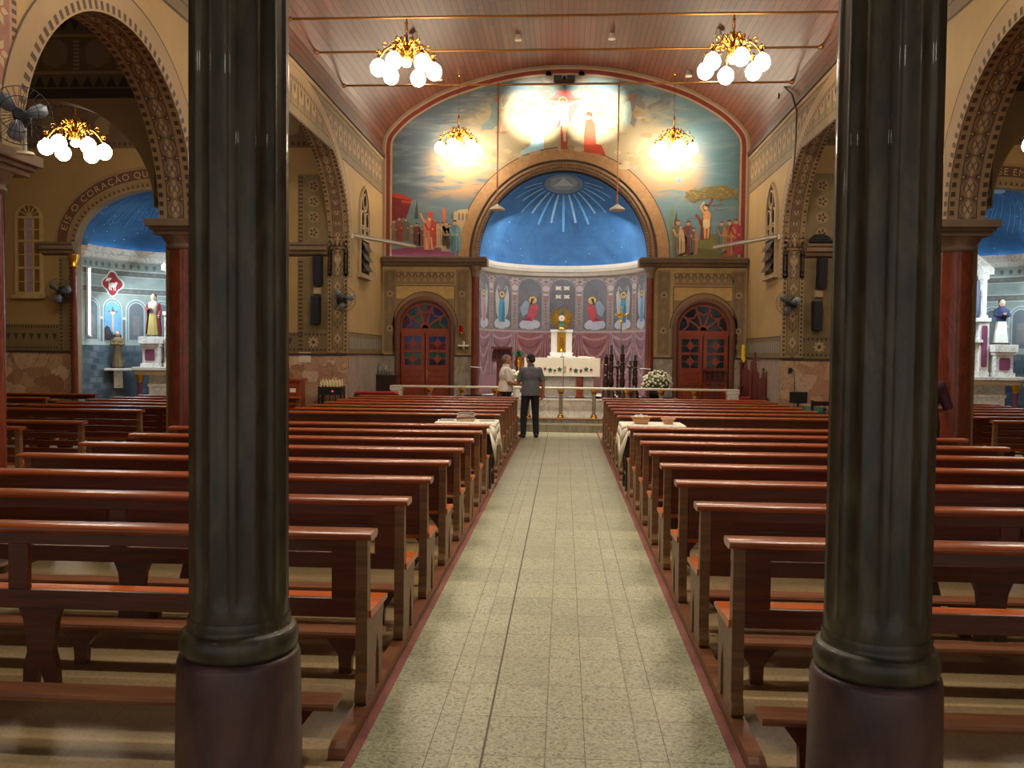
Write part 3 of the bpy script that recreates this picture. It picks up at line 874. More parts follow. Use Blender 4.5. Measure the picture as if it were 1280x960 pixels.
# lower panels beside the doors
for s, dc in ((-1, DL), (1, DR)):
    fx = lambda u: u
    e0, e1 = (-4.44, -2.2) if s < 0 else (2.2, 4.44)
    [d.rect(a_, b_, c_, 3.84, (172,146,100), 0) for a_, b_, c_ in ((e0,dc-.72,1.68),(dc+.72,e1,1.68),(dc-.72,dc+.72,3.06))]
    d.rect(dc-.72, dc+.72, 3.06, 3.36, (190,158,102), .002)
    d.rect(dc-.72, dc+.72, 3.42, 3.72, (138,114,80), .002)
    d.line([(dc-.74,2.4),(dc-.74,3.38),(dc+.74,3.38),(dc+.74,2.4)], .018, 'brown_paint', .003)
    for i in range(9):
        u = dc-.66+i*.165
        d.pg([(u-.06,3.46),(u,3.62),(u+.06,3.46),(u,3.5)], 'pale_paint', .004); d.circ(u, 3.66, .03, 'pale_paint', .004, n=8)
        d.line([(u-.08,3.7),(u,3.55),(u+.08,3.7)], .014, 'brown_paint', .0035)
    for q in range(20):
        t0, t1 = PI*q/20, PI*(q+1)/20
        d.pg([(dc-.7*math.cos(t0),2.38+.68*math.sin(t0)),(dc-.7*math.cos(t1),2.38+.68*math.sin(t1)),(dc-.8*math.cos(t1),2.38+.84*math.sin(t1)),(dc-.8*math.cos(t0),2.38+.84*math.sin(t0))], 'tan', .005)
        d.pg([(dc-.8*math.cos(t0),2.38+.84*math.sin(t0)),(dc-.8*math.cos(t1),2.38+.84*math.sin(t1)),(dc-.82*math.cos(t1),2.38+.86*math.sin(t1)),(dc-.82*math.cos(t0),2.38+.86*math.sin(t0))], 'brown_paint', .006)
    d.rect(dc-.8, dc-.7, 1.68, 2.4, 'tan', .005); d.rect(dc+.7, dc+.8, 1.68, 2.4, 'tan', .005)
    for uc in ((-4.25,-2.46) if s < 0 else (2.46,4.25)):
        d.rect(uc-.16, uc+.16, 1.72, 3.78, (140,118,88), .004); d.rect(uc-.12, uc+.12, 1.76, 3.74, (122,102,76), .005)
        for i, zc in enumerate((3.58, 3.18, 2.78, 2.32, 1.95)):
            if i in (1, 3): d.flower(uc, zc, .105, 'pale_paint', 'brown_paint', 8, .006)
            else:
                d.pg([(uc,zc+.12),(uc-.06,zc),(uc,zc-.14),(uc+.06,zc)], 'tan', .006)
            d.line([(uc,zc-.12),(uc,zc-.3)], .014, 'tan', .006)
            for q in (-1,1): d.line([(uc+q*.02,zc-.2),(uc+q*.09,zc-.1),(uc+q*.07,zc-.02)], .014, 'tan', .006)
d.put('painted_ornament', wall_back)
for dc in (DL, DR):
    bk = MB(); bk.box(dc-.9, dc+.9, YB+.36, YB+.42, 0, 3.3); bk.box(dc-.9,dc-.8,YB+.34,YB+.42,0,3.3); bk.build('wall_behind', [M['dark_trim']], kind='structure')  # unseen dark panel added to stop outside light leaking through the door
# ------------------------------------------------------------------ the great mural above the apse arch
mu = MB()
INS = inset(CEIL, .245)
N = 110
xs = [-4.2+8.4*i/N for i in range(N+1)]
def lo_m(x):
    if abs(x) < 2.585: return 4.07+2.675*math.sqrt(max(0,1-(x/2.585)**2))
    return 4.07
for a, b in zip(xs[:-1], xs[1:]):
    ha, hb = height_on(INS, a), height_on(INS, b)
    mu.poly([(a,YB-.006,lo_m(a)),(b,YB-.006,lo_m(b)),(b,YB-.006,max(hb,lo_m(b)+.01)),(a,YB-.006,max(ha,lo_m(a)+.01))], 0)
mural = mu.build('mural', [M['painted_sky']], wall_back, label='large wall painting above the apse arch')
p = Dec(lambda u, v, o: (lambda q: (q.x, YB-.008-o, q.z))(at(u, v, YB)))
def conv(x0, y0, sc): return lambda pts: [(x0+a/sc, y0+b/sc) for a, b in pts]
def standing(cx, foot, h, robe, skin=(184,136,102), hair=(60,40,32), lean=0, cloak=None, w=.17, o=0):
    """small painted standing figure, photo pixels"""
    W = h*w
    t = foot-h
    p.pg([(cx-W*.9,foot),(cx-W*.95+lean*.3,foot-h*.45),(cx-W+lean*.7,foot-h*.78),(cx-W*.4+lean,foot-h*.86),(cx+W*.4+lean,foot-h*.86),(cx+W+lean*.7,foot-h*.76),(cx+W*.95+lean*.3,foot-h*.4),(cx+W*.8,foot)], robe, .002+o)
    if cloak: p.pg([(cx,foot-h*.02),(cx+W*.1+lean*.6,foot-h*.6),(cx+W*.3+lean,foot-h*.84),(cx+W*1.05+lean*.7,foot-h*.74),(cx+W*1.1,foot-h*.1)], cloak, .003+o)
    p.line([(cx-W*.8+lean*.7,foot-h*.74),(cx-W*.3+lean*.6,foot-h*.55),(cx+W*.5+lean*.6,foot-h*.56)], h*.055, robe if not cloak else cloak, .004+o)
    p.circ(cx+W*.5+lean*.6, foot-h*.56, h*.03, skin, .005+o, n=8)
    p.circ(cx+lean*1.1, foot-h*.925, h*.06, skin, .004+o, h*.075, 10)
    p.pg([(cx+lean*1.1-h*.065,foot-h*.93),(cx+lean*1.1-h*.04,foot-h),(cx+lean*1.1+h*.04,foot-h*1.005),(cx+lean*1.1+h*.065,foot-h*.93),(cx+lean*1.1,foot-h*.965)], hair, .005+o)
    for q in (-.4,.1,.5): p.line([(cx+W*q+lean*.3,foot-h*.5),(cx+W*q*1.1,foot-h*.04)], h*.018, tuple(int(v*.72) for v in robe), .0045+o)
z = conv(480, 230, 9.6)
p.pg(z([(80,790),(300,760),(600,760),(850,820),(860,895),(80,895)]), (112,44,60), .001)
p.pg(z([(80,860),(860,880),(860,897),(80,897)]), (150,90,100), .0015)
p.pg(z([(80,120),(190,112),(345,185),(335,205),(270,400),(200,420),(80,440)]), (104,24,28), .001)
p.pg(z([(80,120),(190,112),(345,185),(330,215),(300,195),(220,180),(80,155)]), (164,44,28), .002)
for i in range(7): p.rect(480+(215+i*18)/9.6, 480+(222+i*18)/9.6, 230+195/9.6+i*.25, 230+225/9.6+i*.25, (206,96,44), .003)
p.pg(z([(365,420),(398,170),(412,420)]), (52,68,56), .001); p.pg(z([(800,420),(815,330),(828,420)]), (70,86,78), .001)
p.pg(z([(840,340),(900,310),(1010,300),(1000,380),(930,560),(905,800),(840,700)]), (172,150,118), .001)
for i in range(3): p.pg(z([(890+i*45,440),(892+i*45,360),(902+i*45,345),(912+i*45,360),(914+i*45,430)]), (118,98,80), .002)
p.pg(z([(705,460),(700,310),(720,280),(742,320),(735,460)]), (190,96,62), .001)
for cx, ft, h, c, hr in ((120,700,270,(112,96,80),(70,52,44)),(185,690,290,(122,54,50),(96,72,60)),(265,680,270,(88,84,66),(56,44,40)),(330,700,220,(120,98,86),(60,46,40)),(395,740,270,(84,50,46),(40,30,28)),(455,740,220,(100,66,58),(60,46,40)),(650,760,300,(172,148,112),(66,50,40)),(700,740,280,(150,124,92),(44,34,30)),(745,810,360,(158,134,98),(120,92,70)),(790,780,300,(148,124,96),(80,60,50))):
    standing(480+cx/9.6, 230+ft/9.6, h/9.6, c, hair=hr, o=.001+.0005*(cx%3))
standing(480+850/9.6, 230+825/9.6, 390/9.6, (84,112,116), hair=(34,30,32), cloak=(104,140,150), o=.004)
f = standing; f(480+548/9.6, 230+790/9.6, 440/9.6, (176,112,82), skin=(196,136,104), hair=(178,60,40), cloak=(160,52,40), o=.006)
p.pg(z([(500,640),(520,640),(530,790),(505,790)]), (196,140,106), .012); p.pg(z([(555,640),(575,640),(592,780),(570,790)]), (196,140,106), .012)
p.line(z([(500,470),(455,400),(440,350)]), 2.4, (196,140,106), .013)
p.pg(z([(535,400),(530,345),(560,325),(590,350),(585,430),(560,450)]), (190,66,44), .0125); p.circ(480+548/9.6, 230+425/9.6, 2.2, (206,150,118), .014, n=8)
# right-hand painting: bound saint under a spreading tree
z = conv(820, 220, 8.73)
p.pg(z([(205,880),(200,800),(420,720),(600,640),(940,600),(950,915),(195,915)]), (112,108,62), .001)
p.pg(z([(205,870),(430,780),(700,820),(945,800),(950,915),(195,915)]), (92,88,46), .0015)
p.pg(z([(150,720),(150,480),(178,280),(188,420),(190,720)]), (110,124,78), .001); p.pg(z([(195,760),(200,500),(222,370),(234,520),(240,760)]), (62,76,56), .0015)
p.pg(z([(330,190),(380,150),(470,160),(520,130),(640,110),(760,100),(850,140),(900,200),(840,240),(760,250),(700,285),(620,230),(560,250),(480,250),(420,300),(360,270),(310,235)]), (104,92,50), .001)
rr = random.Random(5)
for i in range(60): p.circ(820+rr.uniform(330,880)/8.73, 220+rr.uniform(130,260)/8.73, rr.uniform(.8,2.4), rr.choice([(122,108,60),(92,80,44),(134,116,70)]), .002+i*.00003, rr.uniform(.5,1.2), 9)
p.line(z([(520,690),(505,560),(520,400),(590,300),(620,240)]), 2.6, (110,62,42), .003); p.line(z([(505,560),(470,470),(435,425)]), 3.4, (112,60,42), .003)
p.pg(z([(480,700),(490,480),(600,470),(585,690)]), (104,56,40), .0028)
for pts in ([(600,330),(680,330),(700,300),(760,330)],[(640,350),(660,375),(740,370),(800,350)],[(430,460),(380,465),(330,480)],[(620,320),(700,310),(720,330)]): p.line(z(pts), .6, (90,62,48), .003)
sk = (206,150,98)
p.pg(z([(515,390),(560,375),(590,400),(592,470),(580,520),(525,520),(512,450)]), sk, .005)
p.pg(z([(515,520),(545,520),(545,680),(525,690)]), sk, .005); p.pg(z([(560,520),(585,520),(575,680),(555,685)]), sk, .005)
p.pg(z([(510,480),(590,470),(590,550),(540,580),(512,560)]), (206,180,140), .006)
p.line(z([(520,400),(485,340),(525,285)]), 2, sk, .006); p.line(z([(585,410),(590,460)]), 2, sk, .006)
p.circ(820+545/8.73, 220+345/8.73, 2.7, sk, .007, 3.2, 10); p.pg(z([(525,325),(545,305),(572,320),(568,360),(558,335)]), (52,40,30), .008)
for cx, ft, h, c, ck, hr in ((240,870,390,(104,98,88),(186,152,110),(112,70,50)),(290,870,300,(190,158,116),None,(96,60,44)),(355,860,370,(108,54,56),(96,88,82),(70,48,44)),(410,855,290,(160,112,86),None,(90,60,50)),(715,840,345,(84,104,104),(150,116,76),(90,72,60)),(800,880,400,(148,82,56),(176,112,72),(74,60,46)),(870,860,390,(156,60,66),(150,52,66),(90,70,56))):
    standing(820+cx/8.73, 220+ft/8.73, h/8.73, c, hair=hr, cloak=ck, o=.003)
p.pg(z([(830,700),(880,680),(930,800),(935,860),(850,850)]), (146,54,66), .009)
# glory above the arch: cross, kneeling figures, angels on clouds
z = conv(600, 90, 8)
for i in range(150):
    a = rr.uniform(-.1, PI+.1); r1 = rr.uniform(0, 75)
    x = 705-math.cos(a)*(136+r1*.8); y = 325-math.sin(a)*(136+r1)
    if y > 212 or y < 100: continue
    p.circ(x, y, rr.uniform(3,9), rr.choice([(168,148,112),(158,136,100),(178,160,126),(150,128,98)]), .0005+i*.00001, rr.uniform(1.4,3.5), 12)
p.pg(z([(720,250),(780,190),(880,180),(960,260),(990,280),(960,380),(890,520),(880,330),(800,330),(820,520),(700,610),(710,380)]), (176,92,92), .003)
p.pg(z([(715,340),(800,320),(815,440),(760,560),(705,605)]), (196,112,124), .004)
p.rect(600+808/8, 600+872/8, 90+300/8, 90+775/8, (150,70,44), .005); p.rect(600+700/8, 600+1015/8, 90+262/8, 90+285/8, (150,80,54), .005)
cs = (218,176,134)
p.pg(z([(705,280),(800,320),(870,320),(1005,275),(1000,290),(890,345),(880,450),(860,690),(850,700),(835,690),(810,450),(800,345)]), cs, .007)
p.pg(z([(800,450),(882,450),(878,540),(806,540)]), (224,214,196), .008)
p.circ(600+828/8, 90+305/8, 3.4, (120,84,62), .009, 4, 10); p.circ(600+826/8, 90+310/8, 2.2, cs, .010, 2.8, 10)
for t in range(12): p.circ(600+828/8+5*math.cos(2*PI*t/12), 90+290/8+4.4*math.sin(2*PI*t/12), 1, (226,206,150), .0085, n=6)
p.pg(z([(490,520),(530,470),(600,480),(640,600),(640,770),(520,800),(390,835),(430,780),(500,740),(520,660)]), (150,190,204), .005)
p.circ(600+575/8, 90+455/8, 4, (206,168,132), .006, 5, 10); p.pg(z([(530,470),(560,400),(610,420),(620,490)]), (170,200,212), .0055)
p.pg(z([(1040,600),(1060,480),(1110,460),(1150,520),(1160,720),(1210,730),(1260,830),(1040,800)]), (186,70,46), .005)
p.circ(600+1085/8, 90+440/8, 4, (200,160,120), .006, 5, 10); p.pg(z([(1050,430),(1080,395),(1120,410),(1130,470),(1100,440)]), (96,60,40), .007)
p.pg(z([(100,320),(160,260),(195,320),(190,520),(120,580),(20,575),(15,530),(90,480),(120,400)]), (112,128,126), .004); p.circ(600+170/8, 90+275/8, 3.4, (150,104,76), .006, n=10)
p.pg(z([(200,560),(230,470),(270,350),(280,480),(340,430),(360,470),(300,580),(200,600)]), (200,154,130), .004)
z2 = conv(740, 90, 8)
p.pg(z2([(360,250),(420,200),(480,260),(540,340),(520,380),(440,330),(400,420),(450,480),(420,560),(350,480)]), (118,112,108), .004); p.circ(740+400/8, 90+250/8, 3.4, (150,104,76), .006, n=10)
p.pg(z2([(330,300),(380,290),(400,420),(380,520),(330,560),(310,460)]), (140,160,150), .0045)
for cx in (686, 727): p.circ(cx, 93, 4, (150,122,100), .004, 4.5, 10); p.pg([(cx-10,98),(cx-3,90),(cx+3,90),(cx+10,98),(cx+4,104),(cx-4,104)], (120,116,108), .003)
p.put('painted_figures', mural)
# ------------------------------------------------------------------ apse
AR, AY = 2.05, YB+.1
cyl = lambda u, v, o=0: ((AR-o)*math.sin(u), AY+(AR-o)*math.cos(u), v)
dome = lambda u, v, o=0: ((AR-o)*math.cos(v)*math.sin(u), AY+(AR-o)*math.cos(v)*math.cos(u), 4.05+(AR+.06-o)*math.sin(v))
m = MB(); n = 48
for i in range(n):
    a, b = -PI/2+PI*i/n, -PI/2+PI*(i+1)/n
    m.poly([cyl(a,.2),cyl(b,.2),cyl(b,4.05),cyl(a,4.05)], 0)
m.sweep([(0,3.80),(.05,3.82),(.09,3.9),(.12,3.92),(.14,4.0),(.14,4.085),(.125,4.085),(.12,4.03),(0,4.03)], lambda t, a, b: cyl(t, b, a), [-PI/2+PI*i/n for i in range(n+1)], 1)
apse = m.build('wall_apse', [M['apse_wall'], M['offwhite']], kind='structure')
m = MB(); k = 18
for i in range(n):
    for j in range(k):
        a, b = -PI/2+PI*i/n, -PI/2+PI*(i+1)/n; c0, c1 = PI/2*j/k, PI/2*(j+1)/k
        m.poly([dome(a,c0),dome(b,c0),dome(b,c1),dome(a,c1)], 0)
m.s = [True]*len(m.s)
adome = m.build('ceiling_apse', [M['dome_blue']], kind='structure')
# emblem, rays and stars on the half dome, laid out round the emblem
zc = R(72)
dv = Dec(lambda u, v, o: dome(u, v, o))
# work in directions round the emblem: angle t, angular distance r
ctr = Vector((0, math.cos(zc), math.sin(zc))); ex = Vector((1,0,0)); ez = ctr.cross(ex)*-1
def em(t, r):
    q = ctr*math.cos(r)+(ex*math.cos(t)-(-ez)*math.sin(t))*math.sin(r)
    return math.atan2(q.x, q.y), math.asin(max(-1,min(1,q.z)))
def P_em(t, r, o):
    q = ctr*math.cos(r)+(ex*math.cos(t)+ez*math.sin(t))*math.sin(r)
    return (q.x*(AR-o), AY+max(q.y*(AR-o), -.02), 4.05+q.z*(AR+.06-o))
er = Dec(P_em); er.dv = .08
down = 1 if P_em(PI/2, .3, 0)[2] < P_em(-PI/2, .3, 0)[2] else -1
for i in range(15):
    t = down*(PI/2+(i-7)*.25); w = .042
    r1 = .72-.03*abs(i-7)+.08*(i % 2)
    seg = 5
    for q in range(seg):
        ra, rb = .26+(r1-.26)*q/seg, .26+(r1-.26)*(q+1)/seg
        er.pg([(t-w*(1-.1*q),ra),(t-w*(1-.1*(q+1)),rb),(t+w*(1-.1*(q+1)),rb),(t+w*(1-.1*q),ra)], (104,160,204) if i % 2 else (140,180,204), .001)
ring_pts = [(2*PI*i/24, .24) for i in range(24)]

for r0, r1, c in ((0,.12,(150,156,150)),(.12,.17,(150,156,150)),(.17,.24,(120,132,136))):
    for i in range(24):
        t0, t1 = 2*PI*i/24, 2*PI*(i+1)/24
        er.pg([(t0,r0),(t1,r0),(t1,r1),(t0,r1)] if r0 else [(t0,.001),(t1,r1),(t0,r1)], c, .002)
er.dv = None

er.pg([(-down*PI/2, .13),(down*PI/6, .14),(down*5*PI/6, .14)], (186,190,184), .006); er.pg([(-down*PI/2, .07),(down*PI/6, .08),(down*5*PI/6, .08)], (126,136,140), .007)
rr = random.Random(11)
for i in range(60):
    u, v = rr.uniform(-1.45,1.45), rr.uniform(.05,1.0)
    s = rr.choice((.003,.004,.006))
    er.poly([dome(u+s*math.cos(t), v+s*math.sin(t), .006) for t in (0,1.26,2.51,3.77,5.03)], er.mi((196,216,232)))
er.put('painted_rays', adome)
ap = Dec(lambda u, v, o: cyl(u, v, o)); ap.du = .05
def hrow(a0, a1, z0, z1, mt, o, n=20):
    for i in range(n): ap.rect(a0+(a1-a0)*i/n, a0+(a1-a0)*(i+1)/n, z0, z1, mt, o)
hrow(-1.57,1.57,2.30,2.36,(168,150,146),.004,48)
SP = R(25.4)
def niche(u, rows, o):
    pass
for k in range(-3, 4):
    u = k*SP; hw = R(9.6)
    arch = lambda h, z0, zs, hh: [(u-h,z0)]+[(u-h*math.cos(PI*q/14), zs+hh*math.sin(PI*q/14)) for q in range(15)]+[(u+h,z0)]
    ap.pg(arch(hw*1.12,2.38,3.4,.38), (142,132,128), .002); ap.pg(arch(hw*1.0,2.40,3.4,.335), 'niche_grey', .004)
    ap.rect(u-hw*1.32-.0, u-hw*1.12, 2.38, 3.3, (142,130,126), .002); ap.rect(u+hw*1.12, u+hw*1.32, 2.38, 3.3, (142,130,126), .002)
    for s in (-1, 1):
        us = u+s*SP/2
        if s > 0 or k == -3:
            for q in range(8): ap.circ(us, 2.55+q*.085, .012, (120,60,62), .004, .018, 6)
            ap.rect(us-.035, us+.035, 3.3, 3.34, (190,176,172), .005)
            ap.rect(us-.03, us+.03, 3.16, 3.28, (150,110,104), .005)
            ap.circ(us, 3.48, .05, (176,160,156), .005, .085, 12)
            ap.flower(us, 3.66, .1, (170,150,146), (120,96,92), 6, .006)
            for q in (-1,1): ap.line([(us+q*.06,3.75),(us+q*.12,3.68),(us+q*.06,3.6)], .012, (122,104,104), .005)
    if k == 0:
        for a in (-.055,.055):
            for b in (3.27,3.5):
                ap.pg([(u+a-.04,b-.055),(u+a,b-.04),(u+a+.04,b-.055),(u+a+.03,b),(u+a+.04,b+.055),(u+a,b+.04),(u+a-.04,b+.055),(u+a-.03,b)], (218,206,176), .008)
        continue
    # angel on a cloud
    for q, (da, zz, ra, rb) in enumerate(((-.09,2.5,.06,.1),(0,2.47,.09,.1),(.09,2.52,.06,.11),(.04,2.56,.07,.09),(-.05,2.57,.07,.08))):
        ap.circ(u+da, zz, ra, (176,180,190), .006+q*.0005, rb, 12)
    sgn = 1 if k < 0 else -1
    if abs(k) == 1:
        ap.pg([(u-sgn*.1,2.72),(u-sgn*.14,2.95),(u-sgn*.06,3.16),(u-sgn*.0,3.1),(u-sgn*.03,2.8)], (132,148,160), .009)
        ap.pg([(u-sgn*.12,2.62),(u-sgn*.03,2.68),(u-sgn*.02,2.86),(u+sgn*.02,3.04),(u+sgn*.09,3.06),(u+sgn*.11,2.9),(u+sgn*.09,2.72),(u+sgn*.04,2.6)], (176,70,80), .010)
        ap.pg([(u-sgn*.12,2.62),(u-sgn*.0,2.72),(u+sgn*.03,2.62)], (150,52,66), .011)
        ap.circ(u+sgn*.045, 3.17, .055, (206,176,96), .0095, .095, 14); ap.circ(u+sgn*.05, 3.15, .03, (196,152,116), .011, .06, 10)
        ap.pg([(u+sgn*.01,3.05),(u+sgn*.02,3.2),(u+sgn*.06,3.23),(u+sgn*.045,3.14),(u+sgn*.03,3.05)], (54,36,30), .012)
        ap.line([(u+sgn*.05,2.98),(u+sgn*.1,2.92),(u+sgn*.1,3.04)], .03, (186,82,90), .012)
    else:
        c1, c2 = ((72,140,164),(52,112,140)) if k != -3 else ((176,140,146),(156,118,126))
        if k == 3: c1, c2 = (104,150,190), (80,124,170)
        for s in (-1,1):
            ap.pg([(u+s*.03,3.08),(u+s*.1,3.46),(u+s*.125,3.2),(u+s*.11,2.8),(u+s*.05,2.62)], (168,166,164), .008)
            ap.line([(u+s*.04,3.4),(u+s*.08,3.5),(u+s*.12,3.3),(u+s*.11,2.9)], .008, (196,192,184), .009)
        ap.pg([(u-.055,2.56),(u-.06,2.9),(u-.045,3.12),(u,3.17),(u+.045,3.12),(u+.06,2.9),(u+.055,2.56)], c1, .010)
        ap.pg([(u-.01,2.56),(u+.005,2.9),(u+.03,3.1),(u+.05,2.9),(u+.045,2.56)], c2, .011)
        ap.circ(u, 3.27, .05, (206,180,104), .0095, .08, 14); ap.circ(u, 3.25, .028, (196,152,116), .0105, .055, 10)
        ap.pg([(u-.03,3.24),(u-.02,3.31),(u+.02,3.31),(u+.03,3.24),(u,3.28)], (80,56,40), .0115)
# painted curtain below, swagged from each pier
for k in range(-3, 4):
    u0, u1 = (k-.5)*SP, (k+.5)*SP
    u0 = max(u0, -1.55); u1 = min(u1, 1.55)
    q = 8
    for i in range(q): ap.rect(u0+(u1-u0)*i/q, u0+(u1-u0)*(i+1)/q, .7, 2.30, (140,90,92) if abs(k) < 2 else (140,104,112), .002)
    for j in range(5):
        zt = 2.28-j*.03; dep = .16+.2*j
        pts = [(u0+(u1-u0)*i/12, zt-dep*(1-(2*i/12-1)**2)) for i in range(13)]
        ap.line(pts, .05-.004*j, ((176,126,122),(120,72,76))[j % 2] if abs(k) < 2 else ((172,144,150),(114,84,94))[j % 2], .004+j*.0005)
    for j in range(5):
        for s, e in ((1,u0),(-1,u1)):
            ap.line([(e+s*.01*j,2.27),(e+s*(.012+.018*j),1.75-.2*abs(j-2)),(e+s*(.01+.03*j),1.2)], .012, ((168,118,118),(116,72,80))[j % 2] if abs(k) < 2 else ((166,138,146),(112,84,96))[j % 2], .007+j*.0003)
ap.put('mural', apse, 'angels in arched frames above a painted curtain')
# ------------------------------------------------------------------ doors with stained glass
def glassmat(key, c):
    t = NT(key); t.fin(lin(c), .12); t.b.inputs['Specular IOR Level'].default_value = .6; M[key] = t.mat
for k, c in dict(gl_blue=(22,52,120), gl_green=(20,84,62), gl_red=(92,18,26), gl_dark=(22,18,24), gl_deep=(14,24,40), gl_teal=(16,40,46), gl_amber=(120,84,40), gl_lilac=(150,130,160)).items(): glassmat(k, c)
def make_door(name, dc, top, lower, fan):
    root = empty(name, (dc, YB, .2)); root['kind'] = 'structure'
    def loc(mb): 
        mb.v = [(x-dc, y-YB, z-.2) for x, y, z in mb.v]; return mb
    f = MB()
    pts = [(.74,.2)]+[(.74,2.38)]
    prof = [(-.10,.02),(-.10,-.02),(-.05,-.05),(.0,-.05),(.04,-.02),(.04,.14),(-.10,.14)]
    path = [('L',.2),('L',2.38)]+[('A',PI-PI*i/24) for i in range(1,24)]+[('R',2.38),('R',.2)]
    def pf(t, r, y):
        k, v = t; rad = .66+(-r)-.0
        if k == 'L': return (dc-rad, YB+y, v)
        if k == 'R': return (dc+rad, YB+y, v)
        return (dc+rad*math.cos(v), YB+y, 2.38+(rad-.02)*math.sin(v))
    f.sweep(prof, pf, path, 0)
    loc(f).build('door_frame', [M['frame_wood']], root)
    t = MB(); t.box(dc-.62, dc+.62, YB+.06, YB+.14, 2.22, 2.33)
    loc(t).build('transom', [M['door_wood']], root)
    # fanlight: wooden rays and rings over coloured panes
    g = MB(); mats = [M[k] for k in fan]
    w = MB(); zf = 2.34
    def fp(t, r, y): return (dc+r*math.cos(t), y, zf+r*.98*math.sin(t))
    rays = [0, PI/5, 2*PI/5, 3*PI/5, 4*PI/5, PI]
    for i in range(5):
        a, b = rays[i], rays[i+1]
        seg = [fp(a+(b-a)*q/6, .6, YB+.11) for q in range(7)]+[fp(b-(b-a)*q/6, .1, YB+.11) for q in range(7)]
        g.poly(seg, i % len(mats))
        seg = [fp(a+(b-a)*(.3+.4*q/6), .585, YB+.105) for q in range(7)]+[fp((a+b)/2, .40, YB+.105)]
        g.poly(seg, (i+1) % len(mats))
    for a in rays[1:-1]: w.bar(fp(a,.12,YB+.1), fp(a,.62,YB+.1), .03, .05)
    for i in range(5):
        m_ = (rays[i]+rays[i+1])/2
        w.bar(fp(m_,.37,YB+.1), fp(rays[i],.48,YB+.1), .022, .04); w.bar(fp(m_,.37,YB+.1), fp(rays[i+1],.48,YB+.1), .022, .04)
    w.sweep([(.58,YB+.06),(.66,YB+.06),(.66,YB+.14),(.58,YB+.14)], lambda t, r, y: fp(t, r, y), [PI*i/24 for i in range(25)])
    w.sweep([(.08,YB+.07),(.13,YB+.07),(.13,YB+.13),(.08,YB+.13)], lambda t, r, y: fp(t, r, y), [PI*i/12 for i in range(13)])
    fanl = loc(w).build('fanlight', [M['door_wood']], root)
    gg = loc(g).build('pane', mats, fanl)
    for s in (-1, 1):
        a0, a1 = sorted((dc+s*.01, dc+s*.6))
        lf = MB(); y0, y1 = YB+.07, YB+.12
        lf.box(a0, a0+.09, y0, y1, .22, 2.22); lf.box(a1-.09, a1, y0, y1, .22, 2.22)
        for z0, z1 in ((2.13,2.22),(1.74,1.80),(1.30,1.42),(1.0,1.1),(.22,.42)): lf.box(a0+.09, a1-.09, y0, y1, z0, z1)
        lf.box(a0+.09, a1-.09, y0+.02, y1-.01, .3, 1.35)
        lf.box(a0+.15, a1-.15, y0+.005, y1, 1.15, 1.28); lf.box(a0+.15, a1-.15, y0+.005, y1, .5, .95)
        mid = (a0+a1)/2
        pn = MB()
        for gi, (z0, z1) in enumerate(((1.80,2.13),(1.42,1.74))):
            zm = (z0+z1)/2; up, dn = (top if gi == 0 else lower)
            pn.poly([(a0+.09,y0+.03,zm),(a1-.09,y0+.03,zm),(a1-.09,y0+.03,z1),(a0+.09,y0+.03,z1)], up)
            pn.poly([(a0+.09,y0+.03,z0),(a1-.09,y0+.03,z0),(a1-.09,y0+.03,zm),(a0+.09,y0+.03,zm)], dn)
            lf.prism([(-.115,0),(0,-.115),(.115,0),(0,.115)], lambda a, b, d_: (mid+a, d_, zm+b), y0+.01, y1-.01)
            lf.box(mid-.012, mid+.012, y0+.015, y1-.015, z0, z1); lf.box(a0+.09, a1-.09, y0+.015, y1-.015, zm-.01, zm+.01)
        leaf = loc(lf).build('door_leaf', [M['door_wood']], root)
        loc(pn).build('pane', [M['gl_blue'],M['gl_green'],M['gl_red'],M['gl_dark'],M['gl_deep'],M['gl_teal']], leaf)
        if s > 0:
            h = MB(); h.box(a0+.03, a0+.06, y0-.01, y0, 1.1, 1.3); h.cyl((a0+.045,y0-.05,1.22),(a0+.045,y0,1.22), .012, n=8); h.tube([(a0+.045,y0-.05,1.22),(a0+.14,y0-.05,1.22)], .011, 8)
            loc(h).build('door_handle', [M['brass']], root)
    return root
make_door('door_1', DL, (0,2), (1,3), ('gl_green','gl_blue','gl_red'))
make_door('door_2', DR, (4,4), (3,5), ('gl_dark','gl_deep','gl_teal'))
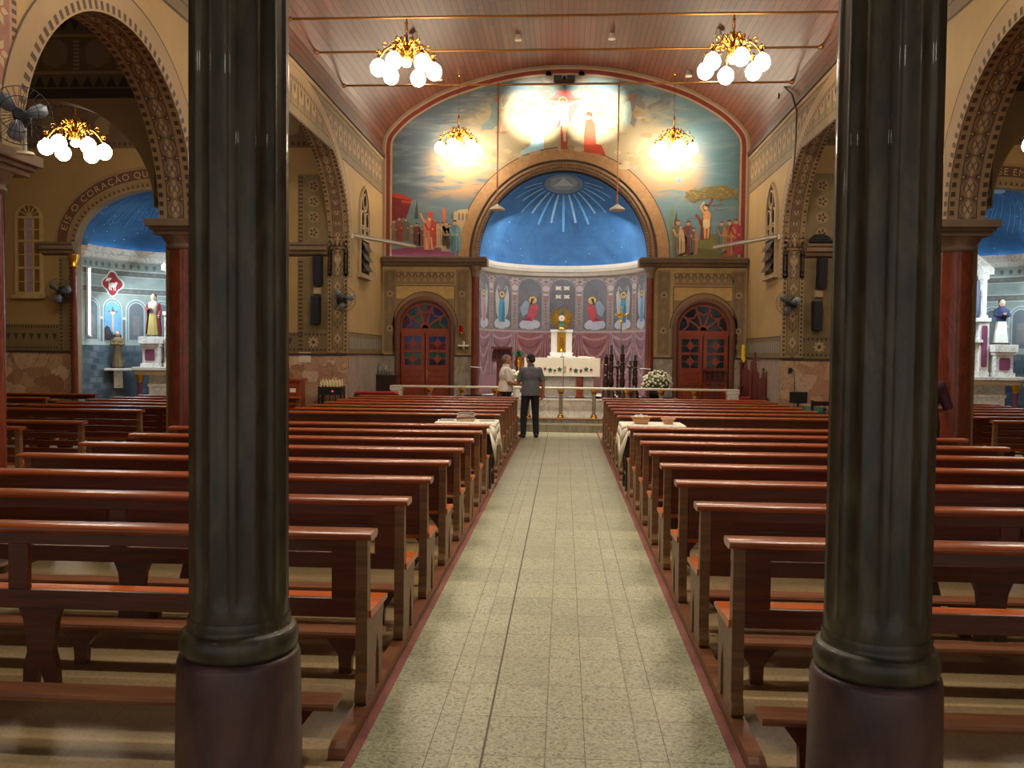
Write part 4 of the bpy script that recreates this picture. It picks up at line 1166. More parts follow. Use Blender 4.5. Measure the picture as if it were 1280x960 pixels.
# ------------------------------------------------------------------ windows
def lancet(h, w, n=16):
    """pointed-arch outline, width w, spring at h"""
    r = w; pts = [(-w/2,0),(w/2,0),(w/2,h)]
    pts += [(-w/2+r*math.cos(PI/3*i/n), h+r*math.sin(PI/3*i/n)*.85) for i in range(1,n+1)]
    pts += [(w/2-r*math.cos(PI/3*i/n), h+r*math.sin(PI/3*i/n)*.85) for i in range(n-1,-1,-1)]
    return pts
def lancet_window(name, sg):
    yc, z0, w, h = 19.15 if sg < 0 else 18.75, 3.42, .95, 1.3
    root = empty(name, (sg*(XN-.01), yc, z0)); root['kind'] = 'structure'
    fn = lambda a, b, d: (-sg*d, a, b)
    out = lancet(h, w); inn = [(a*.86, .05+(b)*.955) for a, b in out]
    f = MB(); n = len(out)
    for i in range(n):
        j = (i+1) % n
        f.poly([fn(*out[i],.05),fn(*out[j],.05),fn(*inn[j],.05),fn(*inn[i],.05)])
        f.poly([fn(*out[i],-.02),fn(*out[j],-.02),fn(*out[j],.05),fn(*out[i],.05)])
        f.poly([fn(*inn[i],.0),fn(*inn[j],.0),fn(*inn[j],.05),fn(*inn[i],.05)])
    f.box(*sorted((-sg*0, -sg*.045)), -w*.43, w*.43, .78, .84)
    f.box(*sorted((-sg*0, -sg*.04)), -.02, .02, .84, 1.55)
    for s in (-1,1):
        f.tube([fn(s*.2+.16*math.cos(t), 1.22+.2*math.sin(t), .03) for t in [2*PI*q/14 for q in range(15)]], .018, 6)
        f.tube([fn(s*.2+.13*math.cos(t), .98+.12*math.sin(t), .03) for t in [2*PI*q/14 for q in range(15)]], .014, 6)
    f.tube([fn(.17*math.cos(t), 1.62+.19*math.sin(t), .03) for t in [2*PI*q/14 for q in range(15)]], .018, 6)
    f.box(*sorted((-sg*-.01, -sg*.10)), -w*.54, w*.54, -.06, .0)
    f.build('window_frame', [M['pale_paint']], root)
    g = MB(); g.poly([fn(a,b,.006) for a, b in inn]); g.build('pane', [M['gl_dark']], root)
    for i in range(3):
        s = MB(); zb = .1+i*.22
        s.prism([(-.33,0),(.33,0),(.33,.2),(-.33,.2)], lambda a, b, d: (-sg*(d+.03+(.2-b)*.55), a, zb+b), 0, .012)
        s.build('tilted_pane', [plain('smoked_pane', (66,74,70), .3, 0, .05) if 'smoked_pane' not in M else M['smoked_pane']], root)
lancet_window('window_1', -1); lancet_window('window_2', 1)
root = empty('window_3', (-11.3, YE, 2.86)); root['kind'] = 'structure'
f = MB(); W_, H_ = .30, 1.62
outl = [(-W_,0),(W_,0)]+[(W_*math.cos(PI*i/20), H_+W_*math.sin(PI*i/20)) for i in range(21)]
inn = [(a*.80, .07+(b-.0)*.955) for a, b in outl]
fn3 = lambda a, b, d: (a, -d, b)
n = len(outl)
for i in range(n):
    j = (i+1) % n
    f.poly([fn3(*outl[i],.05),fn3(*outl[j],.05),fn3(*inn[j],.05),fn3(*inn[i],.05)]); f.poly([fn3(*outl[i],-.0),fn3(*outl[j],-.0),fn3(*outl[j],.05),fn3(*outl[i],.05)])
for z in (.55, 1.12, 1.62): f.box(-W_*.85, W_*.85, -.04, 0, z, z+.05)
for a in (-.09, .09): f.box(a-.012, a+.012, -.035, 0, .05, 1.65)
for z in (.28, .85, 1.38): f.box(-W_*.85, W_*.85, -.03, 0, z, z+.015)
for q in range(1,6): f.bar((0,-.02,1.66), (W_*.86*math.cos(PI*q/6),-.02,1.66+W_*.86*math.sin(PI*q/6)), .016, .02)
f.box(-.36,.36,-.09,0,-.07,0)
f.build('window_frame', [plain('window_cream', (176,154,110), .6)], root)
g = MB(); g.poly([fn3(a,b,.004) for a, b in inn], 0)
for z0, z1 in ((.06,.55),(.6,1.12),(1.17,1.62)): g.poly([(-.08,-.006,z0),(.08,-.006,z0),(.08,-.006,z1),(-.08,-.006,z1)], 1)
g.build('pane', [M['gl_amber'], M['gl_lilac']], root)
# ------------------------------------------------------------------ the two dark fluted columns of the gallery
def dark_column(x, y, label):
    K = .947; zz = lambda z: 1.7-(1.7-z)*K if z > .2 else z
    root = empty('fluted_column', (x, y, 0)); tag(root, label, 'column', kind='thing')
    b = MB(); b.lathe([(r*K, zz(z)) for r, z in [(.0,0),(.262,0),(.262,.06),(.246,.10),(.242,.3),(.238,.485),(.232,.505),(.215,.512),(0,.512)]], n=48, caps=False)
    b.build('plinth', [M['plinth_purple']], root)
    t = MB(); pr = [(.19,.505)]+[(.205+.026*math.cos(a), .56+.05*math.sin(a)) for a in [-PI/2+PI*i/10 for i in range(11)]]+[(.2,.615),(.197,.63),(.2,.645),(.194,.66)]
    t.lathe([(r*K, zz(z)) for r, z in pr], n=48, caps=False); t.build('base_ring', [M['column_green']], root)
    s = MB(); nf = 14; n = nf*10
    zs = [.62,.66,.70,.715,.73,.75,.78]+[1+.5*i for i in range(6)]
    def rad(th, z):
        k = 0 if z < .70 else min(1, (z-.70)/.06)
        ph = (th*nf/(2*PI)) % 1
        c = math.sin(PI*ph)
        dep = .013*((c-.3)/.7)**.7 if c > .3 else 0
        return ((.192-.003*(z-.6)/2)-dep*k)*K
    vs = [(rad(2*PI*j/n, z)*math.cos(2*PI*j/n), rad(2*PI*j/n, z)*math.sin(2*PI*j/n), zz(z)) for z in zs for j in range(n)]
    s.add(vs, [(i*n+j, i*n+(j+1)%n, (i+1)*n+(j+1)%n, (i+1)*n+j) for i in range(len(zs)-1) for j in range(n)], 0, True)
    s.build('shaft', [M['column_green']], root)
    c = MB(); c.lathe([(.18,3.3),(.19,3.36),(.23,3.42),(.25,3.5)], n=32); c.build('capital', [M['column_green']], root)
    return root
dark_column(-1.157, 3.182, 'dark green fluted column on a purple plinth, left of the aisle')
dark_column(1.204, 3.182, 'dark green fluted column on a purple plinth, right of the aisle')
g = MB(); g.box(-XN, XN, Y0, 3.65, 3.5, 3.62); g.build('ceiling_gallery', [M['dark_wood']], kind='structure')
# ------------------------------------------------------------------ red marble columns of the arcades
def arcade_column(x, y, label):
    root = empty('marble_column', (x, y, 0)); tag(root, label, 'column', kind='thing')
    b = MB(); b.box(-.3,.3,-.3,.3,0,.18); b.lathe([(.28,.18),(.29,.23),(.25,.29),(.23,.33)], n=32); b.build('base', [M['marble_grey']], root)
    s = MB(); s.lathe([(.215,.33),(.215,1.2),(.205,2.97)], n=32); s.build('shaft', [M['marble_red']], root)
    c = MB(); c.lathe([(.21,2.95),(.235,2.97),(.235,3.0),(.22,3.01),(.225,3.04),(.265,3.08),(.285,3.12)], n=32)
    c.box(-.29,.29,-.29,.29,3.12,3.17); c.box(-.32,.32,-.32,.32,3.17,3.21); c.box(-.36,.36,-.36,.36,3.21,3.30)
    c.build('capital', [M['cornice']], root, bevel=.006)
    return root
XC = (XN+XA)/2
arcade_column(-XC, 6.67, 'arcade column with a stepped capital carrying a fan, left side nearest the camera')
arcade_column(-XC, 10.565, 'red marble arcade column left of the nave, partly behind the dark column')
arcade_column(XC, 6.67, 'red marble arcade column on the right, nearest the camera')
arcade_column(XC, 10.565, 'red marble arcade column right of the nave, beside the person in purple')
def slim_column(name, x, y, r, z0, z1, label):
    root = empty(name, (x, y, z0)); tag(root, label, 'column', kind='thing'); h = z1-z0
    b = MB(); b.lathe([(r*1.5,0),(r*1.5,.08),(r*1.25,.12),(r*1.3,.16),(r,.2)], n=20); b.build('base', [M['marble_grey']], root)
    s = MB(); s.lathe([(r,.2),(r*.94,h-.26)], n=20); s.build('shaft', [M['marble_red']], root)
    c = MB(); c.lathe([(r,h-.27),(r*1.2,h-.25),(r*1.05,h-.23),(r*1.2,h-.12),(r*1.6,h-.04),(r*1.6,h)], n=20, mod=lambda t, z: 1+.07*math.sin(8*t)); c.build('capital', [M['cornice'] if r > .075 else M['gold']], root)
slim_column('engaged_column', -2.13, YB-.07, .09, .2, 3.85, 'slim red marble column left of the apse arch')
slim_column('engaged_column', 2.13, YB-.07, .09, .2, 3.85, 'slim red marble column right of the apse arch')
slim_column('engaged_column', CHX[-1]-CHA+.02, YE-.09, .07, 0, 3.72, 'slim red marble column at the left edge of the left side chapel')
# ------------------------------------------------------------------ pews
def make_pew(L, style, ks=0, sy=1.0):
    root = empty('church_pew')
    h = L/2
    cap = MB()
    pr = [(-.058,.846),(-.064,.858),(-.058,.868),(-.045,.876),(.068,.876),(.08,.868),(.084,.856),(.078,.846),(.055,.838),(-.04,.838)]
    cap.sweep(pr, lambda t, a, b: (t, a, b), [-h, h], 0, True)
    cap.v = [(x, y, z) for x, y, z in cap.v]
    cap.build('top_rail', [M['rail_wood']], root)
    bk = MB()
    if style == 'open':
        bk.box(-h+.086, h-.086, .0, .04, .775, .842)
        bk.box(-.05, .05, .004, .035, .555, .775)
        bk.build('back_rail', [M['pew_wood']], root, bevel=.004)
        lr = MB(); lr.box(-h+.086, h-.086, .0, .03, .465, .555); lr.build('lower_rail', [M['pew_wood']], root, bevel=.004)
        for s in (-1, 1):
            st = MB(); st.box(*sorted((s*(h-.09), s*(h-.20))), .004, .028, .555, .775); st.build('stile', [M['pew_wood']], root)
    elif style == 'solid':
        bk.box(-h+.086, h-.086, .015, .04, .49, .84)
        bk.box(-h+.086, h-.086, .0, .046, .76, .842); bk.box(-h+.086, h-.086, .004, .046, .488, .545)
        for x in (-h+.14, -h/3, h/3, h-.14): bk.box(x-.05, x+.05, .006, .044, .545, .76)
        bk.build('back_panel', [M['pew_wood']], root, bevel=.003)
    else:
        for z0, z1 in ((.77,.84),(.675,.735),(.585,.645),(.49,.555)):
            sl = MB(); sl.box(-h+.086, h-.086, .005, .035, z0, z1); sl.build('slat', [M['pew_wood']], root, bevel=.003)
        for x in (-h/3, h/3):
            st = MB(); st.box(x-.045, x+.045, -.004, .03, .48, .82); st.build('stile', [M['pew_wood']], root)
    seat = MB(); sd = .03 if style == 'open' else 0
    sp = [(.035,.47),(.035,.492),(.36+sd,.478),(.385+sd,.47),(.39+sd,.458),(.38+sd,.448),(.05,.452)]
    seat.sweep(sp, lambda t, a, b: (t, a, b), [-h+.02, h-.02]); seat.build('seat', [M['seat_wood']], root)
    E = [(-.005,.06),(-.02,.075),(-.022,.11),(0,.15),(0,.838),(.055,.838),(.068,.5),(.075,.455),(.37,.447),(.37,.41),(.345,.37),(.335,.06),(.262,.06),(.258,.23),(.222,.33),(.19,.23),(.18,.06)]
    for s in (-1, 1):
        e = MB(); x0, x1 = sorted((s*(h-.03), s*(h-.085)))
        e.prism(E, lambda a, b, d: (d, a, b), x0, x1); e.build('end_frame', [M['end_wood']], root, bevel=.004)
    lg = MB()
    V = [(-.09,0),(-.025,0),(-.02,.05),(0,.11),(.02,.05),(.025,0),(.09,0),(.085,.12),(.065,.2),(.085,.36),(.12,.447),(-.12,.447),(-.085,.36),(-.065,.2),(-.085,.12)]
    lg.prism(V, lambda a, b, d: (a, d, b), .17, .215); lg.build('middle_leg', [M['pew_wood']], root, bevel=.004)
    kn = MB(); kh = h-.07
    kp = [(a+ks,b) for a,b in [(-.44,.206),(-.444,.222),(-.436,.234),(-.306,.234),(-.298,.226),(-.302,.206)]]
    kn.sweep(kp, lambda t, a, b: (t, a, b), [-kh, kh])
    kneel = kn.build('kneeler', [M['kneel_wood']], root)
    T = [(-.032,0),(.032,0),(.036,.1),(.115,.205),(-.115,.205),(-.036,.1)]
    for x in (-kh+.2, 0, kh-.2):
        k = MB(); k.prism(T, lambda a, b, d: (x+a, d, b), -.39+ks, -.345+ks)
        k.build('kneeler_leg', [M['pew_wood']], kneel, bevel=.003)
    if sy != 1:
        for o in kids(root)+kids(kneel):
            for v in o.data.vertices: v.co.y *= sy
    return root
WORDS = ['first','second','third','fourth','fifth','sixth','seventh','eighth','ninth','tenth','eleventh','twelfth','thirteenth','fourteenth','fifteenth']
LROWS = [3.94,4.86,5.70,6.61,7.5,8.37,9.24,10.1, 11.95,12.76,13.57,14.38,15.19,16.0,16.82]
RROWS = [3.95,4.89,5.77,6.66,7.53,8.40,9.24,10.07, 11.97,12.77,13.59,14.42,15.24,16.05,16.85]
LN, LF = 3.44, 3.16
protos = {('open','n'): make_pew(LN,'open'), ('solid','n'): make_pew(LN,'solid'), ('solid','f'): make_pew(LF,'solid',.04), ('slat','t'): make_pew(3.1,'slat',.06,.88)}
used = set()
def place(key, x, y, label, group):
    pr = protos[key]
    o = pr if key not in used else copy_tree(pr)
    used.add(key); o.location = (x, y, 0)
    tag(o, label, 'pew', group)
    return o
for sg, rows, nm in ((-1, LROWS, 'left'), (1, RROWS, 'right')):
    for i, y in enumerate(rows):
        near = i < 8
        st = 'open' if i < 2 else 'solid'
        L = LN if near else LF
        if near:
            lb = '%s pew from the camera in the %s-hand nave block, %s' % (WORDS[i], nm, 'open-railed back' if st == 'open' else 'solid brown back')
        else:
            lb = '%s pew in front of the cloth-covered table, %s of the aisle' % (WORDS[i-8], nm)
        place((st, 'n' if near else 'f'), sg*(.81+L/2), y, lb, 'wooden pews of the nave')
TL = [(12.5,-6.5),(13.28,-6.5),(14.06,-6.45),(14.84,-6.4),(15.62,-6.35)]
for i, (y, x) in enumerate(TL):
    place(('slat','t'), x, y+.1, '%s pew before the left side chapel, counted from the rear' % WORDS[i], 'pews of the left transept')
place(('slat','t'), -5.8-1.55-.02, 11.75, 'slat-backed pew at the rear of the left transept, catching light on its rail', 'pews of the left transept')
place(('slat','t'), -5.6-1.45, 9.72, 'slat-backed pew in the left aisle under the cross arch', 'pews of the left transept')
place(('slat','t'), -5.82-1.45, 8.9, 'slat-backed pew in the left aisle, nearest the camera', 'pews of the left transept')
place(('slat','t'), -8.8-1.55, 15.9, 'pew by the marble wall under the left aisle window', 'pews of the left transept')
place(('slat','t'), -8.9-1.55, 14.5, 'pew far left in the transept, second from the window wall', 'pews of the left transept')
TR = [(12.9,6.6),(13.65,6.5),(14.4,6.5),(15.15,6.5),(15.9,6.48),(16.62,6.62)]
for i, (y, x) in enumerate(TR):
    place(('slat','t'), x, y, '%s pew before the right side chapel, counted from the rear' % WORDS[i], 'pews of the right transept')
place(('slat','t'), 5.88+1.55, 12.1, 'slat-backed pew in the right transept standing rearmost beside the column', 'pews of the right transept')
def runner(x, y0, y1, label):
    m = MB(); m.prism([(y0,0),(y1,0),(y1,.06),(y0+.05,.06),(y0+.012,.045),(y0,.02)], lambda a, b, d: (d, a, b), x-.035, x+.035)
    o = m.build('floor_runner', [M['kneel_wood']], bevel=.006)
    tag(o, label, 'floor beam')
for sg, nm in ((-1,'left'),(1,'right')):
    runner(sg*.868, 3.50, 10.52, 'long wooden floor beam under the nearer %s-hand pew ends along the aisle' % nm)
    runner(sg*.868, 11.75, 17.3, 'long wooden floor beam under the farther %s-hand pew ends along the aisle' % nm)
    runner(sg*4.193, 3.5, 10.52, 'long wooden floor beam under the outer ends of the nearer %s-hand pews' % nm)
    runner(sg*3.913, 11.75, 17.3, 'long wooden floor beam under the outer ends of the farther %s-hand pews' % nm)
for k_, xs in (('left',(-8.0,-4.86)),('right',(4.93,7.98))): pass
# ------------------------------------------------------------------ lamps
SPOT = 330
LAMP = glow('lamp_glass', (255,236,208), 60)
LAMP2 = glow('lamp_glass_low', (255,236,208), 46)
def make_chandelier():
    root = empty('chandelier')
    s = MB(); s.lathe([(.012,.0),(.02,-.02),(.014,-.04),(.03,-.07),(.018,-.1),(.024,-.2),(.014,-.22),(.026,-.3),(.02,-.34),(.05,-.37),(.03,-.40)], n=14); s.build('stem', [M['brass']], root)
    b = MB(); b.lathe([(.03,-.40),(.07,-.42),(.055,-.46),(.1,-.5),(.11,-.54),(.07,-.58),(.09,-.62),(.05,-.66),(0.01,-.69)], n=18, mod=lambda t, z: 1+.06*math.sin(9*t))
    for i in range(8):
        a = 2*PI*i/8
        b.tube([((.06+.12*math.sin(q))*math.cos(a), (.06+.12*math.sin(q))*math.sin(a), -.42+.1*math.sin(q*1.3)) for q in [0,.4,.8,1.2,1.6,2.0,2.4]]+[(.1*math.cos(a),.1*math.sin(a),-.31)], .011, 6)
    b.build('body', [M['brass']], root)
    l = MB(); l.ell((0,0,-.70), .075, .075, .06); l.build('lamp_bulb', [LAMP], root)
    arm = MB(); P = []
    for i in range(15):
        t = i/14
        P.append((.08+.36*t, 0, -.52+.1*math.sin(PI*t)**1-.16*t*t))
    arm.tube(P, [.017-.005*i/14 for i in range(15)], 7)
    def scroll(cx, cz, r, d=1, t0=0): arm.tube([(cx+d*r*(1-q/9)*math.cos(t0+q*.75), 0, cz+r*(1-q/9)*math.sin(t0+q*.75)) for q in range(8)], [.012-.001*q for q in range(8)], 6)
    scroll(.24,-.56,.06,1,1.2); scroll(.34,-.44,.055,-1,.4); scroll(.2,-.38,.07,1,2.2); scroll(.45,-.55,.05,1,2.8)
    for q in range(4): arm.ell((.16+.09*q, 0, -.425-.02*q+(.0 if q < 2 else -.05)), .024, .018, .03, 6, 4)
    arm.cyl((.44,0,-.57),(.44,0,-.66), .012, .03, 8)
    am = arm.mesh('arm', [M['brass']])
    g = MB(); g.lathe([(.03,-.66),(.035,-.68)]+[(.125*math.sin(a)*(1 if a > PI/2 else .93+.07*a/(PI/2)), -.80+.135*math.cos(a)) for a in [.3+(PI-.3)*i/12 for i in range(13)]], n=18)
    gm = g.mesh('globe', [LAMP])
    for i in range(6):
        a = bpy.data.objects.new('arm', am); C.objects.link(a); a.parent = root; a.rotation_euler = (0,0,2*PI*i/6+.25)
        q = bpy.data.objects.new('globe', gm); C.objects.link(q); q.parent = a; q.location = (.44,0,0)
    return root
ch = make_chandelier()
ZR = 7.03
spots = [(-2.50,13.77,ZR-.02,'brass chandelier of six lit globes, the nearer on the left of the nave',0),
         (2.63,13.77,ZR-.02,'brass chandelier of six lit globes, the nearer on the right of the nave',.35),
         (-2.50,20.55,7.36,'lit globe chandelier before the left half of the mural',.1),
         (2.56,20.55,7.31,'lit globe chandelier before the right half of the mural',.4),
         (-8.25,14.3,5.9,'lit globe chandelier in the left transept under the cross arch',.2),
         (7.9,14.3,5.97,'lit globe chandelier of the right transept',.2),
         (-2.55,7.2,ZR-.02,'lit globe chandelier over the rear left pews',.1),
         (2.55,7.2,ZR-.02,'lit globe chandelier over the rear right pews',.5)]
for i, (x, y, z, lb, rz) in enumerate(spots):
    o = ch if i == 0 else copy_tree(ch)
    o.location = (x, y, z); o.rotation_euler = (0,0,rz); tag(o, lb, 'chandelier', 'globe chandeliers of the church')
    if abs(x) > 5:
        for a_ in kids(o):
            for q_ in kids(a_)+[a_]:
                if q_.name.startswith(('globe','lamp_bulb')): q_.material_slots[0].link = 'OBJECT'; q_.material_slots[0].material = LAMP2
def hanger(x, y, z0, z1, lb):
    m = MB(); n = max(4, int((z1-z0)/.09))
    for i in range(n):
        a, b = z0+(z1-z0)*i/n, z0+(z1-z0)*(i+1)/n; c = (a+b)/2; h = (b-a)/2
        ax = (1,0) if i % 2 else (0,1)
        m.tube([(x+ax[0]*.014*math.cos(t), y+ax[1]*.014*math.cos(t), c+h*1.12*math.sin(t)) for t in [2*PI*q/8 for q in range(9)]], .004, 5, caps=False)
    m.lathe([(.05,0),(.03,-.04),(.0,-.05)], (x,y,z1), 10)
    tag(m.build('chandelier_chain', [M['brass']]), lb, 'chain')
hanger(-2.50, 20.55, 7.36, height_on(CEIL,2.5), 'brass chain from the ceiling to the chandelier before the left of the mural')
hanger(2.56, 20.55, 7.31, height_on(CEIL,2.56), 'brass chain from the ceiling to the chandelier before the right of the mural')
hanger(-8.25, 14.3, 5.9, 7.55, 'brass chain holding the left transept chandelier')
hanger(7.9, 14.3, 5.97, 7.55, 'brass chain holding the right transept chandelier')
# iron tie rods across the vault
def xat(z):
    for i in range(len(CEIL)-1):
        if CEIL[i+1][1] >= z: 
            (a,za),(b,zb) = CEIL[i],CEIL[i+1]; return a+(b-a)*(z-za)/(zb-za)
for y, lb in ((7.2,'iron tie rod of the vault carrying the rear chandeliers'),(13.77,'iron tie rod of the vault carrying the two nearer chandeliers'),(15.3,'bare iron tie rod of the vault, the middle one'),(17.2,'iron tie rod of the vault with the two hanging discs')):
    x = -xat(ZR)-.01
    m = MB(); m.tube([(-x,y,ZR),(x,y,ZR)], .021, 8)
    for s in (-1,1): m.cyl((s*x,y,ZR),(s*(x-.05),y,ZR), .05, .03, 10)
    tag(m.build('tie_rod', [plain('rod_brass', (150,104,52), .35, .8, .06) if 'rod_brass' not in M else M['rod_brass']]), lb, 'tie rod', 'iron tie rods of the vault')  # golden lamp shine on the dark rods put into their metal colour
# floodlights on the far rod, aimed at the mural
fl_ = empty('floodlight', (0, 17.2, ZR)); tag(fl_, 'twin floodlight on the far tie rod pointing at the mural', 'floodlight')
m = MB(); m.box(-.18,.18,-.04,.04,.02,.07); m.lathe([(.0,.16),(.03,.14),(.05,.07)], n=10); m.build('bracket', [M['iron']], fl_)
for s in (-1, 1):
    m = MB(); m.obox((s*.13,.06,.12), (1,0,0), .08, (0,1,.1), .05, (0,-.1,1), .06)
    h = m.build('lamp_head', [M['black_plastic']], fl_)
    m = MB(); m.obox((s*.13,.115,.128), (1,0,0), .07, (0,1,.1), .003, (0,-.1,1), .05); m.build('lens', [glow('flood_lens', (255,236,200), 12) if s < 0 else M['flood_lens']], h)
    ld = bpy.data.lights.new('floodlight_beam', 'SPOT'); ld.energy = 4600; ld.color = (1,.89,.7); ld.spot_size = R(26); ld.spot_blend = .8; ld.shadow_soft_size = .06
    lo = bpy.data.objects.new('floodlight_beam', ld); C.objects.link(lo); lo.location = (s*.13, 17.36, ZR+.14)
    tgt = Vector((s*.70, YB, 7.62)); lo.rotation_euler = (tgt-lo.location).to_track_quat('-Z','Y').to_euler()
# hanging discs
for x, lb in ((-1.3,'white disc lamp on a long rod, hanging left of the apse'),(1.07,'white disc lamp on a long rod, hanging right of the apse')):
    o = empty('pendant_lamp', (x,17.2,0)); tag(o, lb, 'pendant lamp')
    m = MB(); m.tube([(0,0,4.66),(0,0,ZR-.02)], .014, 8); m.cyl((0,0,ZR-.05),(0,0,ZR+.03), .03, .03, 8); m.build('rod', [plain('rod_copper', (150,92,54), .35, .6, .05)], o)
    m = MB(); m.lathe([(.02,4.68),(.05,4.66),(.07,4.64),(.15,4.59),(.16,4.565),(.1,4.55),(0,4.545)], n=20); m.build('disc', [M['offwhite']], o)
# slanting light battens from the nave walls
for s, lb, nm in ((-1,'white tube light batten slanting from the left nave wall','left'),(1,'white tube light batten slanting from the right nave wall','right')):
    o = empty('light_batten', (s*XN,18.1,4.17)); tag(o, lb, 'light')
    m = MB(); m.obox((-s*.02,0,0), (1,0,0), .025, (0,1,0), .05, (0,0,1), .05); m.build('wall_bracket', [M['offwhite']], o)
    m = MB(); e = (-s*.98,2.1,.03); m.tube([(-s*.04,0,0), e], .034, 10); m.build('tube', [plain('batten_cream', (150,138,112), .5) if 'batten_cream' not in M else M['batten_cream']], o)
    m = MB(); m.bar((-s*.04,0,.045), (e[0],e[1],e[2]+.04), .05, .025); m.build('housing', [M['grey_paint']], o)
# small spotlights of the vault
def ceiling_spot(x, y, on, lb, e=0, aim=None):
    zc = height_on(CEIL, x)
    o = empty('ceiling_spotlight', (x, y, zc)); tag(o, lb, 'spotlight')
    m = MB(); m.lathe([(.05,.01),(.05,-.03),(.075,-.09),(.078,-.12),(.06,-.12)], n=16); m.build('housing', [M['offwhite']], o)
    m = MB(); m.lathe([(.0,-.117),(.06,-.118),(.06,-.112)], n=16, caps=False); m.build('lens', [(glow('spot_lens', (255,245,225), 14) if 'spot_lens' not in M else M['spot_lens']) if on else M['white']], o)
    if e:
        ld = bpy.data.lights.new('spotlight_beam', 'SPOT'); ld.energy = e; ld.color = (1,.92,.78); ld.spot_size = R(96); ld.spot_blend = 1; ld.shadow_soft_size = .08
        lo = bpy.data.objects.new('spotlight_beam', ld); C.objects.link(lo); lo.location = (x, y, zc-.14)
        if aim: ld.spot_size = R(42); lo.rotation_euler = (Vector(aim)-lo.location).to_track_quat('-Z','Y').to_euler()
for px, py, on, e, lb in ((519,40,1,SPOT,'small lit spotlight in the ceiling beside the left chandelier'),(549,92,0,0,'small unlit spotlight in the ceiling right of the left chandelier'),(648,42,1,SPOT,'small ceiling spotlight left of the middle'),(765,40,1,SPOT,'small ceiling spotlight right of the middle'),(861,87,0,0,'small unlit spotlight in the ceiling left of the right chandelier'),(898,37,1,SPOT,'small spotlight in the ceiling above the right chandelier')):
    v = at(px, py, 1) - CAM
    for q in range(60, 220):
        P_ = CAM+v*(q/10)
        if abs(P_.x) < 4.4 and P_.z > height_on(CEIL, P_.x): break
    ceiling_spot(P_.x, P_.y, on, lb, e*(6.5 if px in (648,765) else 1), (.1,20.4,1.2) if px in (648,765) else None)
for y, nm in ((11.4,'middle'),(8.4,'rear'),(5.4,'rearmost')):  # rows out of view, added to brighten the floor and pew tops
    for x, nx in ((-2.9,'far left'),(-1,'left of centre'),(1,'right of centre'),(2.9,'far right')):
        ceiling_spot(x, y, 1, 'small lit ceiling spotlight %s in the %s row over the pews' % (nx, nm), SPOT)
# ------------------------------------------------------------------ wall fans
def make_fan():
    o = empty('wall_fan')
    m = MB(); m.box(-.05,.05,-.02,.03,-.14,.06); m.tube([(0,.0,-.05),(0,-.1,-.06),(0,-.16,.0)], .022, 8); m.build('wall_bracket', [M['black_plastic']], o)
    m = MB(); m.tube([(0,-.12,0),(0,-.14,0),(0,-.24,0),(0,-.27,0)], [.03,.075,.07,.03], 16); m.build('motor', [M['black_plastic']], o)
    b = MB()
    for i in range(3):
        a = 2*PI*i/3+.3
        P_ = []
        for r, w in ((.04,.04),(.12,.10),(.2,.12),(.235,.06)):
            for s in (-1,1):
                t = a+s*w/max(r,.08)*.6
                P_.append((r*math.cos(t), -.31+s*.025, r*math.sin(t)))
        b.add(P_, [(0,1,3,2),(2,3,5,4),(4,5,7,6)], 0, True)
    b.tube([(0,-.28,0),(0,-.34,0)], [.04,.035], 14)
    bl = b.build('blades', [plain('fan_blade', (120,126,134), .35, 0, 0)], o)
    sol = bl.modifiers.new('thick','SOLIDIFY'); sol.thickness = .003
    c = MB()
    for k in range(28):
        a = 2*PI*k/28
        c.tube([(r*math.cos(a), y, r*math.sin(a)) for r, y in ((.05,-.375),(.16,-.37),(.24,-.34),(.262,-.30),(.24,-.265),(.15,-.245),(.07,-.24))], .0022, 4, caps=False)
    for r, y in ((.262,-.30),(.16,-.37),(.05,-.375)): c.tube([(r*math.cos(t), y, r*math.sin(t)) for t in [2*PI*q/28 for q in range(29)]], .004, 5, caps=False)
    c.build('guard', [M['black_plastic']], o)
    m = MB(); m.tube([(0,-.372,0),(0,-.385,0)], [.055,.045], 16); m.build('hub_cap', [M['black']], o)
    return o
fan = make_fan()
fans = [((-4.6,17.74,2.86),.5,(-.15,0),'black wall fan on the left pier below the painted arch',1),
        ((4.66,17.74,2.84),-.55,(-.1,0),'black wall fan on the right pier below the painted arch',1),
        ((-10.55,17.74,2.98),.35,(-.1,0),'black wall fan by the slim column of the left side chapel',1)]
for i, (p_, rz, _, lb, sc_) in enumerate(fans):
    o = fan if i == 0 else copy_tree(fan)
    o.location = p_; o.rotation_euler = (R(12), 0, rz); tag(o, lb, 'fan', 'wall fans')
# desk fan standing on the capital of the nearest arcade column
o = copy_tree(fan); o.scale = (.84,.84,.84); _q = at(1, 138, 6.35); o.location = (_q.x-.0, 6.65, _q.z); o.rotation_euler = (R(4), 0, R(25)); tag(o, 'grey wire-caged fan perched on the arcade capital at far left', 'fan', 'wall fans')
m = MB(); m.cyl((0,-.06,-.315),(0,-.06,-.29), .09, .07, 16); m.tube([(0,-.06,-.3),(0,-.06,-.06)], .018, 8); m.build('stand', [M['offwhite']], o)
